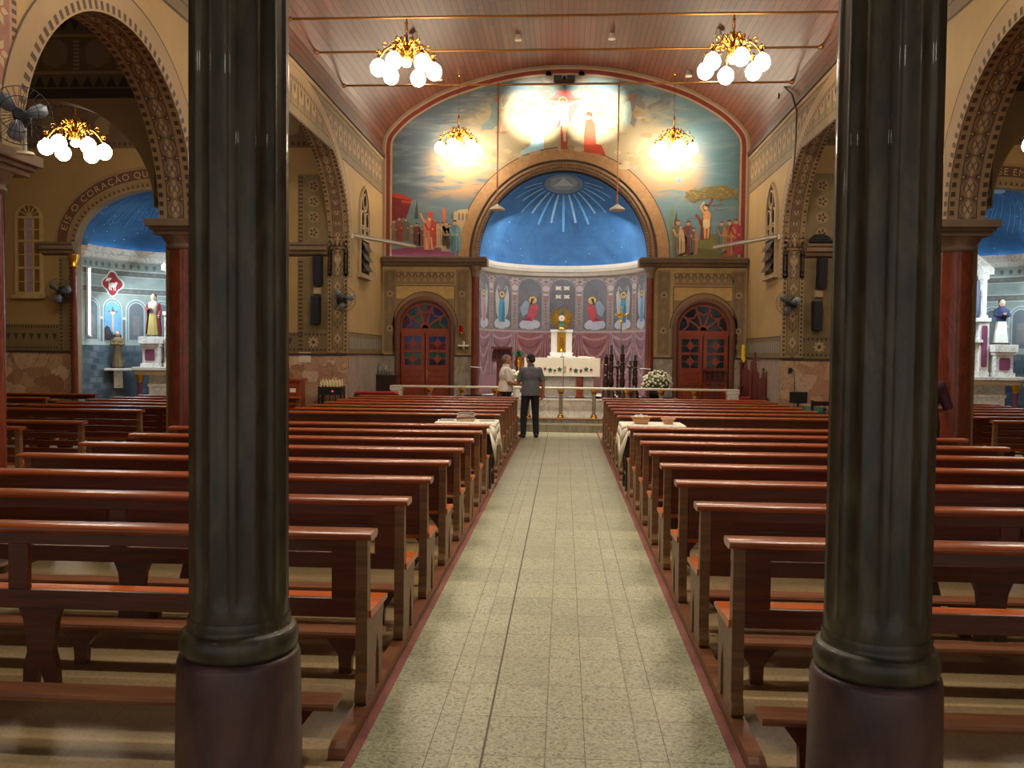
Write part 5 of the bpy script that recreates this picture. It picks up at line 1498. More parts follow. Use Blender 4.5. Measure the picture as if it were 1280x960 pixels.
# ------------------------------------------------------------------ column loudspeakers and notices
def speaker(x, z, w, h, lb, tilt=0):
    o = empty('loudspeaker', (x, YE-.02, z)); tag(o, lb, 'loudspeaker', 'column loudspeakers on the transept walls'); o.rotation_euler = (R(tilt),0,0)
    m = MB(); m.prism([(-w/2,0),(-w/2,-.10),(-w*.38,-.16),(w*.38,-.16),(w/2,-.10),(w/2,0)], lambda a, b, d: (a, b, d), -h/2, h/2); m.build('cabinet', [M['black_plastic']], o, bevel=.006)
    m = MB(); m.box(-w*.36, w*.36, -.168, -.158, -h*.46, h*.46)
    for q in range(9): m.box(-w*.33, w*.33, -.171, -.167, -h*.42+h*.84*q/9, -h*.42+h*.84*(q+.55)/9)
    m.build('grille', [M['navy']], o)
    m = MB(); m.box(-w*.2,w*.2,-.02,.02,-h*.52,-h*.48); m.box(-w*.2,w*.2,0,.02,h*.4,h*.52); m.build('mounting', [M['iron']], o)
speaker(-5.06, 3.4, .2, .6, 'upper of the two black column loudspeakers left of the nave', 4)
speaker(-5.1, 2.58, .2, .58, 'lower of the two black column loudspeakers left of the nave', -4)
speaker(5.2, 3.4, .2, .6, 'upper of the two black column loudspeakers right of the nave', 4)
speaker(5.12, 2.54, .2, .58, 'lower of the two black column loudspeakers right of the nave', -4)
o = empty('junction_box', (-5.08, YE, 2.99)); tag(o, 'pale square box between the two left loudspeakers', 'wall box')
m = MB(); m.box(-.09,.09,-.06,0,-.08,.08); m.build('box', [M['tan']], o, bevel=.01); m = MB(); m.box(-.07,.07,-.07,-.06,-.06,.06); m.build('cover', [M['pale_paint']], o)
o = empty('junction_box', (5.16, YE, 2.99)); tag(o, 'pale square box between the two right loudspeakers', 'wall box')
m = MB(); m.box(-.09,.09,-.06,0,-.08,.08); m.build('box', [M['tan']], o, bevel=.01); m = MB(); m.box(-.07,.07,-.07,-.06,-.06,.06); m.build('cover', [M['pale_paint']], o)
o = empty('dark_bundle', (5.15, YE-.13, 3.97)); tag(o, 'dark rolled bundle lying on the right wall moulding', 'bundle')
m = MB()
for q in range(5): m.tube([(-.24+.02*q,-.04+.03*(q%2),.05+.045*(q//2)),(.0,-.03+.03*(q%2),.055+.05*(q//2)),(.24-.03*q,-.03+.03*(q%2),.05+.04*(q//2))], [.04,.052,.04], 8)
m.build('cloth_roll', [M['black']], o)
m = MB(); m.tube([(.12,-.09,.02),(.12,-.09,.13),(.12,.06,.13),(.12,.06,.02)], .012, 6); m.build('tie', [M['iron']], o)
m = MB(); c_ = at(381,448,YE-.035); m.box(c_.x-.125, c_.x+.125, YE-.045, YE-.031, 1.5, 1.71); pa = m.build('paper_notice', [M['offwhite']]); tag(pa, 'white sheet of paper on the marble wall left of the nave', 'notice')

# cable running down the right nave wall
zt_ = [at(x, y, 1)-CAM for x, y in ((975,103),(990,118),(996,140),(994,185),(990,236))]
def on_wall(v, X): return CAM+v*((X-CAM.x)/v.x)
pts = [on_wall(v, XN-.07) for v in zt_]
m = MB(); m.tube([(4.38,pts[0].y+.1,7.0)]+pts, .018, 6); tag(m.build('wall_cable', [M['dark_trim']]), 'dark cable running down the right nave wall from the vault', 'cable')

# unseen lamps added under the gallery to brighten the near floor and columns
for s, nm in ((-1,'left'),(1,'right')):
    o = empty('gallery_lamp', (s*2.7, 1.3, 3.5)); tag(o, 'round frosted lamp under the gallery on the %s' % nm, 'lamp')
    m = MB(); m.lathe([(.16,0),(.17,-.03),(.15,-.04)], n=24); m.build('rim', [M['brass']], o)
    m = MB(); m.lathe([(.15,-.035),(.13,-.07),(.07,-.095),(0,-.1)], n=24); m.build('shade', [glow('gallery_glass', (255,238,214), 26) if 'gallery_glass' not in M else M['gallery_glass']], o)
# ------------------------------------------------------------------ sanctuary: platform, rail, altar
m = MB(); m.box(-2.55, 2.72, 19.95, 21.15, .2, .7, 0); m.box(-2.58, 2.75, 19.92, 21.15, .655, .7, 1)
m.prism([(1.98*math.sin(-PI/2+PI*i/24), AY+1.98*math.cos(-PI/2+PI*i/24)) for i in range(25)], lambda a, b, d: (a, b, d), .2, .7, 0)
m.build('floor_platform', [M['marble_white'], M['marble_white']], kind='structure', bevel=.006)
rail = empty('communion_rail', (0, 19.35, .3)); tag(rail, 'long pale communion rail with brass-footed marble posts', 'railing')
m = MB(); m.box(-3.85, 3.93, -.10, .10, .64, .685); m.build('handrail', [M['offwhite']], rail, bevel=.012)
for x0, x1 in ((-3.85,-3.56),(3.64,3.93)):
    m = MB(); m.box(x0, x1, -.1, .1, 0, .08); m.box(x0+.02, x1-.02, -.08, .08, .08, .58); m.box(x0, x1, -.1, .1, .58, .64); m.build('end_block', [M['marble_white']], rail, bevel=.005)
for i in range(-4, 5):
    x = i*.74
    m = MB(); m.lathe([(.04,.06),(.045,.2),(.04,.55)], (x,0,0), 14); m.build('post', [M['marble_grey']], rail)
    b = MB(); b.lathe([(.085,0),(.085,.02),(.06,.035),(.065,.05),(.045,.08)], (x,0,0), 14); b.build('post_base', [M['brass']], rail); b = MB(); b.lathe([(.042,.52),(.06,.54),(.05,.56),(.075,.61),(.085,.64)], (x,0,0), 14, mod=lambda t, z: 1+.06*math.sin(8*t)); b.build('post_capital', [M['brass']], rail)
altar = empty('altar_table', (0.02, 20.75, .7)); tag(altar, 'marble and wood altar table standing on the platform', 'altar')
m = MB(); m.box(-.8,.8,-.36,.3,0,.05); m.box(-.74,.74,-.31,.28,.05,.84); m.box(-.76,.76,-.33,.3,.46,.5); m.build('base', [M['marble_white']], altar, bevel=.006)
m = MB(); m.box(-.86,.86,-.4,.4,.86,.92); m.build('table_top', [M['marble_white']], altar, bevel=.006)
for x in (-.50,.42):
    m = MB(); m.box(x-.08,x+.08,-.40,-.30,0,.86); m.box(x-.1,x+.1,-.415,-.29,0,.05); m.box(x-.1,x+.1,-.415,-.29,.8,.86); m.build('leg', [M['door_wood']], altar, bevel=.005)
# white altar cloth
cl = MB()
Xh, Yf, ztop, hem = .885, -.43, .938, .47
cols = 40
def drape(t): return .012*math.sin(t*21)+.008*math.sin(t*37)
top = [(-Xh,Yf),(Xh,Yf),(Xh,.43),(-Xh,.43)]
cl.poly([(-Xh,Yf,ztop),(Xh,Yf,ztop),(Xh,.43,ztop),(-Xh,.43,ztop)])
for i in range(cols):
    a, b = -Xh+2*Xh*i/cols, -Xh+2*Xh*(i+1)/cols
    for (p, q) in ((0,.5),(.5,1)):
        za, zb = ztop-p*hem*.92, ztop-q*hem*.92
        f = lambda x, k: Yf-.004-k*(.006+.15*abs(drape(x)))
        cl.poly([(a,f(a,p),za),(b,f(b,p),za),(b,f(b,q),zb),(a,f(a,q),zb)])
for s in (-1,1):
    n = 16
    for i in range(n):
        a, b = Yf+.86*i/n, Yf+.86*(i+1)/n
        for (p, q) in ((0,.5),(.5,1)):
            za, zb = ztop-p*.80, ztop-q*.80
            f = lambda y, k: s*(Xh+.004+k*(.02+1.2*abs(drape(y*2+1))))
            cl.poly([(f(a,p),a,za),(f(b,p),b,za),(f(b,q),b,zb),(f(a,q),a,zb)])
clo = cl.build('altar_cloth', [plain('linen', (226,216,196), .85, 0, .03)]); clo.location = (0.02,20.75,.7); tag(clo, 'white altar cloth embroidered with vine leaves and a chalice', 'altar cloth')
sol = clo.modifiers.new('thick','SOLIDIFY'); sol.thickness = .004
e = Dec(lambda u, v, o: (u, Yf-.016-o, v))
rr = random.Random(2)
for i, u in enumerate((-.52,-.40,-.28,-.17,-.06,.20,.32,.44,.56,.68)):
    v = .66+.02*math.sin(i*1.7)
    if i % 2 == 0:
        lf = [(u+.048*(1+.3*math.cos(5*t))*math.cos(t+.3), v+.042*(1+.3*math.cos(5*t))*math.sin(t+.3)) for t in [2*PI*q/30 for q in range(30)]]
        e.pg(lf, (34,84,58), 0)
    else:
        for q in range(7): e.circ(u+.018*(q%3-1), v+.01-.018*(q//3), .013, (122,34,40), q*.0003, n=8)
        e.line([(u,v+.02),(u+.015,v+.06)], .006, (96,84,60), 0)
e.pg([(.04,.74),(.10,.74),(.09,.69),(.078,.67),(.078,.63),(.10,.60),(.04,.60),(.062,.63),(.062,.67),(.05,.69)], (196,156,84), 0); e.circ(.07,.765,.022,(222,206,170),.001,n=12)
e.put('embroidery', clo)
ZT = 1.645
def thing(name, loc, lb, cat, group=None, rz=0):
    o = empty(name, loc, rz); tag(o, lb, cat, group); return o
o = thing('missal', (.52,20.66,ZT), 'red book lying on the right end of the altar', 'book')
m = MB(); m.box(-.12,.12,-.09,.09,.004,.04); m.build('pages', [M['offwhite']], o)
m = MB(); m.box(-.125,.125,-.095,.095,0,.006); m.box(-.125,.125,-.095,.095,.04,.047); m.box(-.13,-.12,-.095,.095,0,.047); m.build('cover', [M['red']], o)
m = MB(); 
for i in range(8): m.poly([(.30+.06*i,20.50,ZT+.012+.006*math.sin(i*2)),(.36+.06*i,20.50,ZT+.012+.006*math.sin(i*2+2)),(.36+.06*i,20.56,ZT+.016),(.30+.06*i,20.56,ZT+.016)])
cp = m.build('folded_cloth', [M['white']]); tag(cp, 'small white cloth folded at the front of the altar top', 'cloth'); s_ = cp.modifiers.new('thick','SOLIDIFY'); s_.thickness = .012
o = thing('altar_microphone', (.02,20.5,ZT), 'thin black microphone on the middle of the altar', 'microphone')
m = MB(); m.lathe([(.06,0),(.06,.012),(.02,.025),(.008,.03)], n=16); m.build('base', [M['black']], o)
m = MB(); m.tube([(0,0,.02),(0,0,.12),(0,-.03,.17)], .006, 6); m.ell((0,-.045,.185), .016, .03, .016, 8, 6); m.build('gooseneck', [M['black']], o)
cb = MB(); cb.tube([(.05,20.345,ZT+.004),(.05,20.29,ZT-.02),(.052,20.285,1.0),(.08,20.2,.74),(.2,20.1,.71),(.45,20.12,.71),(.6,20.2,.71)], .006, 5); tag(cb.build('microphone_cable', [M['black']]), 'black cable hanging down the front of the altar', 'cable')
# tabernacle shrine with the great monstrance
o = thing('shrine_pedestal', (-.01,22.45,.7), 'white shrine with a gilded niche below the gold sunburst', 'pedestal')
m = MB(); m.box(-.32,.32,-.22,.22,0,.9); m.box(-.36,.36,-.26,.26,.9,.98); m.box(-.28,.28,-.2,.2,.98,1.03); m.build('base', [M['white']], o, bevel=.005)
m = MB(); m.box(-.27,-.11,-.14,.14,1.03,1.62); m.box(.11,.27,-.14,.14,1.03,1.62); m.box(-.11,.11,.06,.14,1.03,1.62); m.box(-.29,.29,-.16,.16,1.6,1.66); m.box(-.30,.30,-.17,.17,1.03,1.07); m.build('shrine', [M['white']], o, bevel=.004)
m = MB(); m.box(-.11,.11,.04,.06,1.07,1.6); m.lathe([(.09,1.07),(.09,1.12),(.05,1.14),(.04,1.2),(.06,1.3),(.03,1.4),(.045,1.46),(.02,1.52)], (0,-.03,0), 14); m.build('gilded_niche', [M['gold']], o)
o = thing('monstrance', (-.01,22.35,2.37), 'great gold sunburst monstrance with a white host at its centre', 'monstrance')
m = MB(); m.lathe([(.12,0),(.12,.02),(.05,.05),(.03,.12)], n=16); m.build('foot', [M['gold']], o)
m = MB()
for i in range(44):
    a = 2*PI*i/44; r1 = .37 if i % 2 else .31
    ca, sa = math.cos(a), math.sin(a); w_ = .021
    zc_ = .28
    m.add([(.15*ca-w_*sa,-.01,zc_+.15*sa+w_*ca),(.15*ca+w_*sa,-.01,zc_+.15*sa-w_*ca),(r1*ca,0,zc_+r1*sa),(.15*ca,-.035,zc_+.15*sa),(.15*ca,.02,zc_+.15*sa)], [(0,3,2),(3,1,2),(1,4,2),(4,0,2),(0,4,1,3)])
m.build('rays', [M['gold']], o)
m = MB(); m.prism([(.25*math.cos(2*PI*i/36)*(1+.08*math.cos(18*2*PI*i/36)), .28+.25*math.sin(2*PI*i/36)*(1+.08*math.cos(18*2*PI*i/36))) for i in range(36)], lambda a, b, d: (a, d, b), -.05, -.0); m.build('wreath', [plain('old_gold', (150,120,60), .4, .8, .2, 30)], o)
for t in (PI/2, -PI/2):
    m = MB(); m.prism([(.0+.13*math.cos(t+q)*1, .28+.23*math.sin(t+q)) for q in (-.5,-.25,0,.25,.5)]+[(.03,.28),(-.03,.28)], lambda a, b, d: (a, d, b), -.065, -.05); m.build('enamel_panel', [plain('enamel_green', (92,140,120), .4, .2, .1)], o)
for s in (-1,1):
    m = MB()
    for q in range(5):
        a = (q-2)*.3
        m.bar((s*.07*math.cos(a),-.06,.28+.07*math.sin(a)), (s*.22*math.cos(a),-.06,.28+.22*math.sin(a)), .03, .02)
    m.build('gilded_fan', [M['gold']], o)
m = MB(); m.tube([(0,-.085,.28),(0,-.05,.28)], [.075,.08], 24); m.build('host', [M['white']], o)
m = MB(); m.tube([(0,-.092,.28),(0,-.08,.28)], [.015,.02], 12); m.build('host_emblem', [M['gold']], o)
# processional cross
o = thing('processional_cross', (1.42,20.9,.7), 'tall processional cross with a gilded head on a silver staff', 'cross')
m = MB(); m.tube([(0,0,.06),(0,0,1.83)], .016, 8); m.build('staff', [M['silver']], o)
m = MB(); m.lathe([(.14,0),(.14,.03),(.05,.06),(.025,.12)], n=16); m.build('base', [M['iron']], o)
m = MB(); m.bar((0,0,1.8),(0,0,2.12), .035, .03); m.bar((-.12,0,1.98),(.12,0,1.98), .03, .035)
for p_ in ((-.13,0,1.98),(.13,0,1.98),(0,0,2.13)): m.ell(p_, .03, .02, .03, 8, 6)
m.prism([(.085*math.cos(2*PI*i/16)*(1 if i%2 else .6), 1.98+.085*math.sin(2*PI*i/16)*(1 if i%2 else .6)) for i in range(16)], lambda a, b, d: (a, d, b), -.015, .015)
m.ell((0,0,1.8), .035, .035, .05, 10, 6); m.build('cross_head', [M['gold']], o)
# carved candlesticks
def candlestick(px, toppx, bx, cand, lb, twisted=False, r=.07):
    yc_ = 20.12+(.3 if px in (763.6,777.6,793.6) else 0)
    P_ = at(px, 480, yc_)
    ztop = at(px, toppx, yc_).z
    H = ztop-.7
    o = thing('candlestick', (P_.x, yc_, .7), lb, 'candlestick', 'dark wooden candlesticks by the altar')
    m = MB()
    if twisted:
        m.lathe([(.09,0),(.09,.03),(.05,.06),(.03,.1)], n=14)
        n = 40
        for s in (0, PI): m.tube([(.018*math.cos(s+i*.55), .018*math.sin(s+i*.55), .1+(H-.2)*i/n) for i in range(n+1)], .017, 6)
        m.lathe([(.03,H-.1),(.07,H-.07),(.08,H-.05),(.03,H-.04),(.03,H)], n=14)
        m.bar((-.09,0,H-.08),(.09,0,H-.08), .02, .02)
    else:
        m.lathe([(1.7*r,0),(1.7*r,.04),(1.3*r,.06),(1.4*r,.12),(.8*r,.2),(.55*r,.26),(.95*r,.34),(1.0*r,.42),(.6*r,.5),(.75*r,.6*H),(.95*r,.72*H),(.6*r,.78*H),(.6*r,.82*H),(.85*r,.88*H),(.7*r,.93*H),(.9*r,H-.02),(.9*r,H)], n=18)
        for z_ in (.3,.55,.8): m.lathe([(.7*r,z_*H-.02),(1.05*r,z_*H),(.7*r,z_*H+.02)], n=18)
    m.build('shaft', [M['dark_wood']], o)
    if cand:
        zc_ = at(px, cand, yc_).z-.7
        m = MB(); m.lathe([(.03,H-.01),(.03,zc_)], n=12); m.build('candle', [plain('candle_dark', (38,48,44), .5, 0, .05)], o)
        m = MB(); m.tube([(0,0,zc_),(.003,0,zc_+.02)], .003, 4); m.build('wick', [M['black']], o)
    return o
candlestick(757.2, 446, 0, 443, 'dark carved candlestick nearest the altar, with a short candle end')
candlestick(763.6, 443, 0, 431.5, 'tall dark carved candlestick with a green candle, second from the altar')
candlestick(771.8, 455, 0, 451, 'slim twisted candlestick left of the tallest middle candlestick', True)
candlestick(777.6, 443, 0, 431.5, 'tall dark carved candlestick with a green candle, in the middle of the row')
candlestick(787.3, 455, 0, 451, 'slim twisted candlestick right of the tallest middle candlestick', True)
candlestick(793.6, 451, 0, 444, 'dark carved candlestick nearest the white flowers')
u_ = at(784.5, 495, 20.12)
o = thing('brass_urn', (u_.x, 20.06, .7), 'small brass urn on the floor among the dark candlesticks', 'urn')
m = MB(); m.lathe([(.05,0),(.05,.015),(.02,.03),(.02,.06),(.07,.12),(.09,.17),(.08,.2)], n=18); m.build('bowl', [M['brass']], o); m = MB(); m.lathe([(.1,.195),(.11,.205),(.1,.215),(.08,.205)], n=18); m.build('rim', [M['gold']], o)
# white flowers in a dark pot
P_ = at(821, 480, 20.3)
o = thing('flower_arrangement', (P_.x, 20.3, .7), 'large round bouquet of white flowers in a dark pot', 'flowers')
m = MB(); m.lathe([(.1,0),(.13,.02),(.17,.12),(.19,.2),(.17,.2),(.15,.14)], n=20); m.build('pot', [plain('pot_green', (30,40,34), .4)], o)
fo = MB(); bl = MB(); rr = random.Random(4)
for i in range(420):
    t, ph = rr.uniform(0, 2*PI), math.acos(rr.uniform(-.65,1))
    d_ = Vector((math.sin(ph)*math.cos(t), math.sin(ph)*math.sin(t), math.cos(ph)))
    c_ = Vector((0,0,.38))+Vector((d_.x*.32, d_.y*.3, d_.z*.25))*rr.uniform(.8,1)
    a = d_.orthogonal().normalized()*.05; b_ = d_.cross(a)*.4
    fo.add([c_-a, c_+b_+d_*.015, c_+a*1.2, c_-b_+d_*.015], [(0,1,2,3)])
fo.ell((0,0,.37), .24, .22, .19, 14, 9)
for i in range(150):
    k = (i+.5)/150; ph = math.acos(1-1.6*k); t = i*2.39996
    d_ = Vector((math.sin(ph)*math.cos(t), math.sin(ph)*math.sin(t), math.cos(ph)))
    c_ = Vector((0,0,.38))+Vector((d_.x*.34, d_.y*.32, d_.z*.27))*rr.uniform(.93,1.06)
    s_ = rr.uniform(.016,.03); c_ += Vector((rr.uniform(-.03,.03),rr.uniform(-.03,.03),rr.uniform(-.03,.03)))
    bl.ell(c_, s_, s_, s_*.8, 7, 5)
    for q in range(5):
        aa = 2*PI*q/5; a = d_.orthogonal().normalized(); b_ = d_.cross(a)
        bl.ell(c_+(a*math.cos(aa)+b_*math.sin(aa))*s_*.8, s_*.55, s_*.55, s_*.5, 5, 4)
fo.build('foliage', [plain('leaf', (104,116,76), .6, 0, .2, 20)], o); bo = bl.build('blossoms', [plain('petal', (216,212,184), .7, 0, .06)], o); bo['kind'] = 'stuff'
# left ambo, vase of leaves and white flowers
def ambo(px, ptop, w_, Y, lb, z0):
    P_ = at(px, 480, Y); H = at(px, ptop, Y).z-z0
    o = thing('ambo', (P_.x, Y, z0), lb, 'lectern')
    m = MB(); m.box(-w_*.4,w_*.4,-.16,.16,0,.06); m.box(-w_*.25,w_*.25,-.1,.1,.06,H-.32); m.box(-w_*.32,w_*.32,-.13,.13,.06,.12); m.build('pedestal', [M['maroon_wood']], o, bevel=.005)
    m = MB(); m.box(-w_/2,w_/2,-.18,.18,H-.05,H); m.box(-w_*.46,w_*.46,-.15,.17,H-.34,H-.3); m.box(-w_*.44,w_*.44,.1,.15,H-.3,H-.05)
    for i in range(5):
        x = -w_*.42+w_*.84*i/4
        m.cyl((x,-.13,H-.3),(x,-.13,H-.12), .014, n=8)
        if i < 4:
            xm = x+w_*.105
            m.tube([(xm+w_*.105*math.cos(t),-.13,H-.13+w_*.13*math.sin(t)) for t in [PI*q/8 for q in range(9)]], .012, 6)
    for i in range(4): m.lathe([(.02,H-.38),(.012,H-.36),(.022,H-.34)], (-w_*.36+w_*.24*i,-.12,0), 8)
    m.build('desk', [M['maroon_wood']], o)
    return o
ambo(627.5, 433.5, .50, 20.3, 'dark wooden ambo with a carved arcade, left of the altar behind the men', .7)
ambo(893, 461, .56, 20.1, 'dark wooden ambo before the right-hand door', .2)
P_ = at(648, 480, 20.5)
o = thing('leaf_vase', (P_.x, 20.5, .7), 'gold vase of dark green leaves on a stand beside the altar', 'vase')
m = MB(); m.lathe([(.1,0),(.1,.03),(.04,.06),(.03,.4),(.07,.56),(.09,.58),(.09,.6)], n=14); m.build('stand', [M['marble_white']], o)
m = MB(); m.lathe([(.05,.6),(.06,.62),(.04,.65),(.09,.76),(.1,.85),(.06,.92),(.08,.95)], n=16); m.build('vase', [M['gold']], o)
m = MB(); rr = random.Random(9)
for i in range(26):
    a = rr.uniform(0, 2*PI); e_ = rr.uniform(.5,1.4); L = rr.uniform(.16,.27)
    d_ = Vector((math.cos(a)*math.cos(e_), math.sin(a)*math.cos(e_), math.sin(e_))); sd = d_.orthogonal().normalized()*.028
    b_ = Vector((0,0,.93)); up = Vector((0,0,.03))
    m.add([b_, b_+d_*L*.5+sd+up, b_+d_*L, b_+d_*L*.5-sd+up, b_+d_*L*.5+up*.4], [(0,1,4),(1,2,4),(2,3,4),(3,0,4)])
m.build('leaves', [M['green']], o)
P_ = at(645.5, 470, 20.15)
o = thing('white_flowers', (P_.x, 20.15, .7), 'small bunch of white flowers below the gold vase', 'flowers')
m = MB(); m.lathe([(.08,0),(.08,.3),(.1,.36)], n=14); m.build('vase', [M['white']], o)
m = MB()
for i in range(26): m.ell((rr.uniform(-.12,.12), rr.uniform(-.1,.1), .42+rr.uniform(-.04,.2)), .045, .045, .04, 7, 5)
m.build('blossoms', [M['petal']], o)
# paschal candle and gothic chairs on the right
P_ = at(929, 470, 20.3)
o = thing('paschal_candle', (P_.x, 20.3, .2), 'thick yellow paschal candle on a dark stand by the right wall', 'candle')
zc0, zc1 = at(930,453,20.3).z-.2, at(930,431,20.3).z-.2
m = MB(); m.lathe([(.16,0),(.16,.05),(.08,.09),(.05,.2),(.07,.3),(.04,.4),(.05,.7),(.04,1.0),(.08,zc0-.08),(.09,zc0)], n=18); m.build('stand', [M['dark_wood']], o)
m = MB(); m.lathe([(.048,zc0),(.048,zc1)], n=18); m.build('candle', [plain('wax_yellow', (226,186,40), .5, 0, .12, 14)], o)
def gothic_chair(px, Y, w_, peaks, lb, seatz):
    P_ = at(px, 480, Y); z0 = .2 if Y > 19 else 0
    o = thing('gothic_chair', (P_.x-.06, Y, z0), lb, 'chair', rz=-.35)
    m = MB()
    for i, (fx, pk) in enumerate(peaks):
        x = fx*w_; hw = .5*w_/len(peaks)*1.02; H = at(px, pk, Y).z-z0
        m.prism([(x-hw,seatz*.3),(x+hw,seatz*.3),(x+hw,H-.2),(x+hw*.55,H-.17),(x+hw*.3,H-.06),(x,H),(x-hw*.3,H-.06),(x-hw*.55,H-.17),(x-hw,H-.2)], lambda a, b, d: (a, d, b), .2, .25)
        m.prism([(x-hw*.6,seatz+.1),(x+hw*.6,seatz+.1),(x+hw*.6,H-.32),(x,H-.2),(x-hw*.6,H-.32)], lambda a, b, d: (a, d, b), .18, .2)
        m.ell((x,.225,H), .03, .03, .04, 8, 6)
    for s in (-1,1): m.lathe([(.03,0),(.035,.5),(.03,seatz+.75),(.045,seatz+.8),(.0,seatz+.9)], (s*w_*.54,.22,0), 10)
    m.build('backrest', [M['maroon_wood']], o)
    m = MB(); m.box(-w_/2,w_/2,-.25,.22,seatz-.08,seatz); m.build('seat', [M['maroon_wood']], o)
    m = MB(); m.box(-w_*.45,w_*.45,-.24,.18,seatz,seatz+.06); m.build('cushion', [plain('cushion_red', (158,16,32), .7)], o, bevel=.015)
    for sx in (-1,1):
        for sy in (-.22,.2):
            m = MB(); m.box(sx*w_*.46-.025, sx*w_*.46+.025, sy-.025, sy+.025, 0, seatz-.08); m.build('leg', [M['maroon_wood']], o)
        m = MB(); m.box(sx*w_*.48-.025, sx*w_*.48+.025, -.24,.2, seatz+.24, seatz+.29); m.box(sx*w_*.48-.02, sx*w_*.48+.02, -.22,-.18, seatz, seatz+.24); m.build('armrest', [M['maroon_wood']], o)
gothic_chair(939, 19.72, .36, [(-.27,452),(.27,442)], 'dark red gothic chair with a tall peaked back beside the paschal candle', .55)
gothic_chair(951, 18.72, .3, [(-.27,455),(.27,462)], 'smaller dark red gothic chair against the right chancel wall', .55)
P_ = at(924, 498, 19.0)
o = thing('red_stool', (P_.x, 18.72, 0), 'low stool with a bright red cushion in front of the right end of the rail', 'stool')
m = MB(); m.box(-.25,.25,-.16,.16,.62,.68); 
m.build('seat', [M['dark_wood']], o)
for sx in (-.25,.25):
    for sy in (-.13,.13): m = MB(); m.box(sx*.9-.025,sx*.9+.025,sy-.025,sy+.025,0,.62); m.build('leg', [M['dark_wood']], o)
m = MB(); m.box(-.24,.24,-.15,.15,.68,.76); m.build('cushion', [M['cushion_red']], o, bevel=.02)
# left: credence table with glass jars, red bench
P_ = at(480, 480, 20.6)
P_.x += .07
o = thing('credence_table', (P_.x, 20.6, .2), 'dark credence table with glass jars beside the left-hand door', 'table')
m = MB(); m.box(-.29,.29,-.2,.2,.94,.99); m.build('table_top', [M['dark_wood']], o, bevel=.006)
m = MB(); m.box(-.25,.25,-.16,.16,.3,.94); m.build('cabinet', [M['dark_wood']], o)
for sx in (-.24,.24):
    for sy in (-.15,.15): m = MB(); m.box(sx-.025,sx+.025,sy-.025,sy+.025,0,.32); m.build('leg', [M['dark_wood']], o)
gl = NT('clear_glass'); gl.fin(lin((235,240,240)), .05); gl.b.inputs['Transmission Weight'].default_value = .9; gl.b.inputs['IOR'].default_value = 1.45; M['clear_glass'] = gl.mat
for dx, h_, r_, lb in ((-.16,.24,.06,'square glass jar at the left of the dark credence table'),(-.03,.24,.05,'glass jug in the middle of the dark credence table'),(.1,.16,.045,'small glass cruet at the right of the dark credence table')):
    m = MB(); m.lathe([(r_,0),(r_,h_*.7),(r_*.7,h_*.85),(r_*.8,h_),(r_*.7,h_),(r_*.62,h_*.85),(r_*.9,h_*.68),(r_*.9,.01),(0,.01)], n=18)
    g_ = m.build('glass_jar', [M['clear_glass']]); g_.location = (P_.x+dx, 20.55, 1.19); tag(g_, lb, 'jar', 'glass jars on the credence table')
P_ = at(466, 489, 18.5)
o = thing('red_bench', (P_.x+.1, 18.45, 0), 'bench with a red seat at the left front of the nave', 'bench')
m = MB(); m.box(-.45,.45,-.2,.2,.76,.82); m.build('seat', [M['dark_wood']], o); m = MB(); m.box(-.44,.44,-.19,.19,.82,.875); m.build('cushion', [M['cushion_red']], o, bevel=.02)
for sx in (-.4,.4): m = MB(); m.box(sx-.03,sx+.03,-.18,.18,0,.76); m.build('leg', [M['dark_wood']], o)
# sanctuary lamp and little shelf
P_ = at(577, 412, YB-.12)
o = thing('sanctuary_lamp', (P_.x, YB-.02, P_.z), 'red sanctuary lamp on a wall bracket right of the left-hand door', 'lamp')
m = MB(); m.tube([(0,0,.05),(0,-.06,.09),(0,-.14,.02)], .012, 6); m.box(-.03,.03,-.02,.01,-.05,.12); m.lathe([(.04,-.12),(.06,-.1),(.05,-.07)], (0,-.14,0), 12); m.build('bracket', [M['brass']], o)
m = MB(); m.lathe([(.035,-.08),(.06,-.02),(.055,.06),(.065,.1)], (0,-.14,0), 14, mod=lambda t, z: 1+.08*math.sin(6*t)); m.build('glass_cup', [plain('ruby', (170,24,30), .2)], o)
P_ = at(580, 432, YB)
o = thing('wall_shelf', (P_.x, YB-.04, P_.z), 'small white shelf on the wall below the red lamp', 'shelf')
m = MB(); m.box(-.13,.13,-.14,.03,-.02,.02); m.build('board', [M['white']], o); m = MB(); m.prism([(0,-.02),(-.1,-.02),(0,-.1)], lambda a, b, d: (d, a, b), -.02, .02); m.build('corbel', [M['white']], o); m = MB(); m.lathe([(.03,.02),(.04,.08),(.025,.1)], (0,-.06,0), 10); m.build('cup', [M['offwhite']], o)
for x_, lb in ((-2.15,'thin white rod sticking out beside the apse, left'),(2.15,'thin white rod sticking out beside the apse, right')):
    P_ = at(594 if x_ < 0 else 806, 459 if x_ < 0 else 461, 20.95)
    m = MB(); m.tube([(P_.x-.12,20.95,P_.z+.01),(P_.x+.14,20.95,P_.z-.01)], .01, 6); m.tube([(P_.x+(.0),20.95,P_.z),(P_.x,21.2,P_.z)], .012, 6); tag(m.build('curtain_rod', [M['white']]), lb, 'rod')
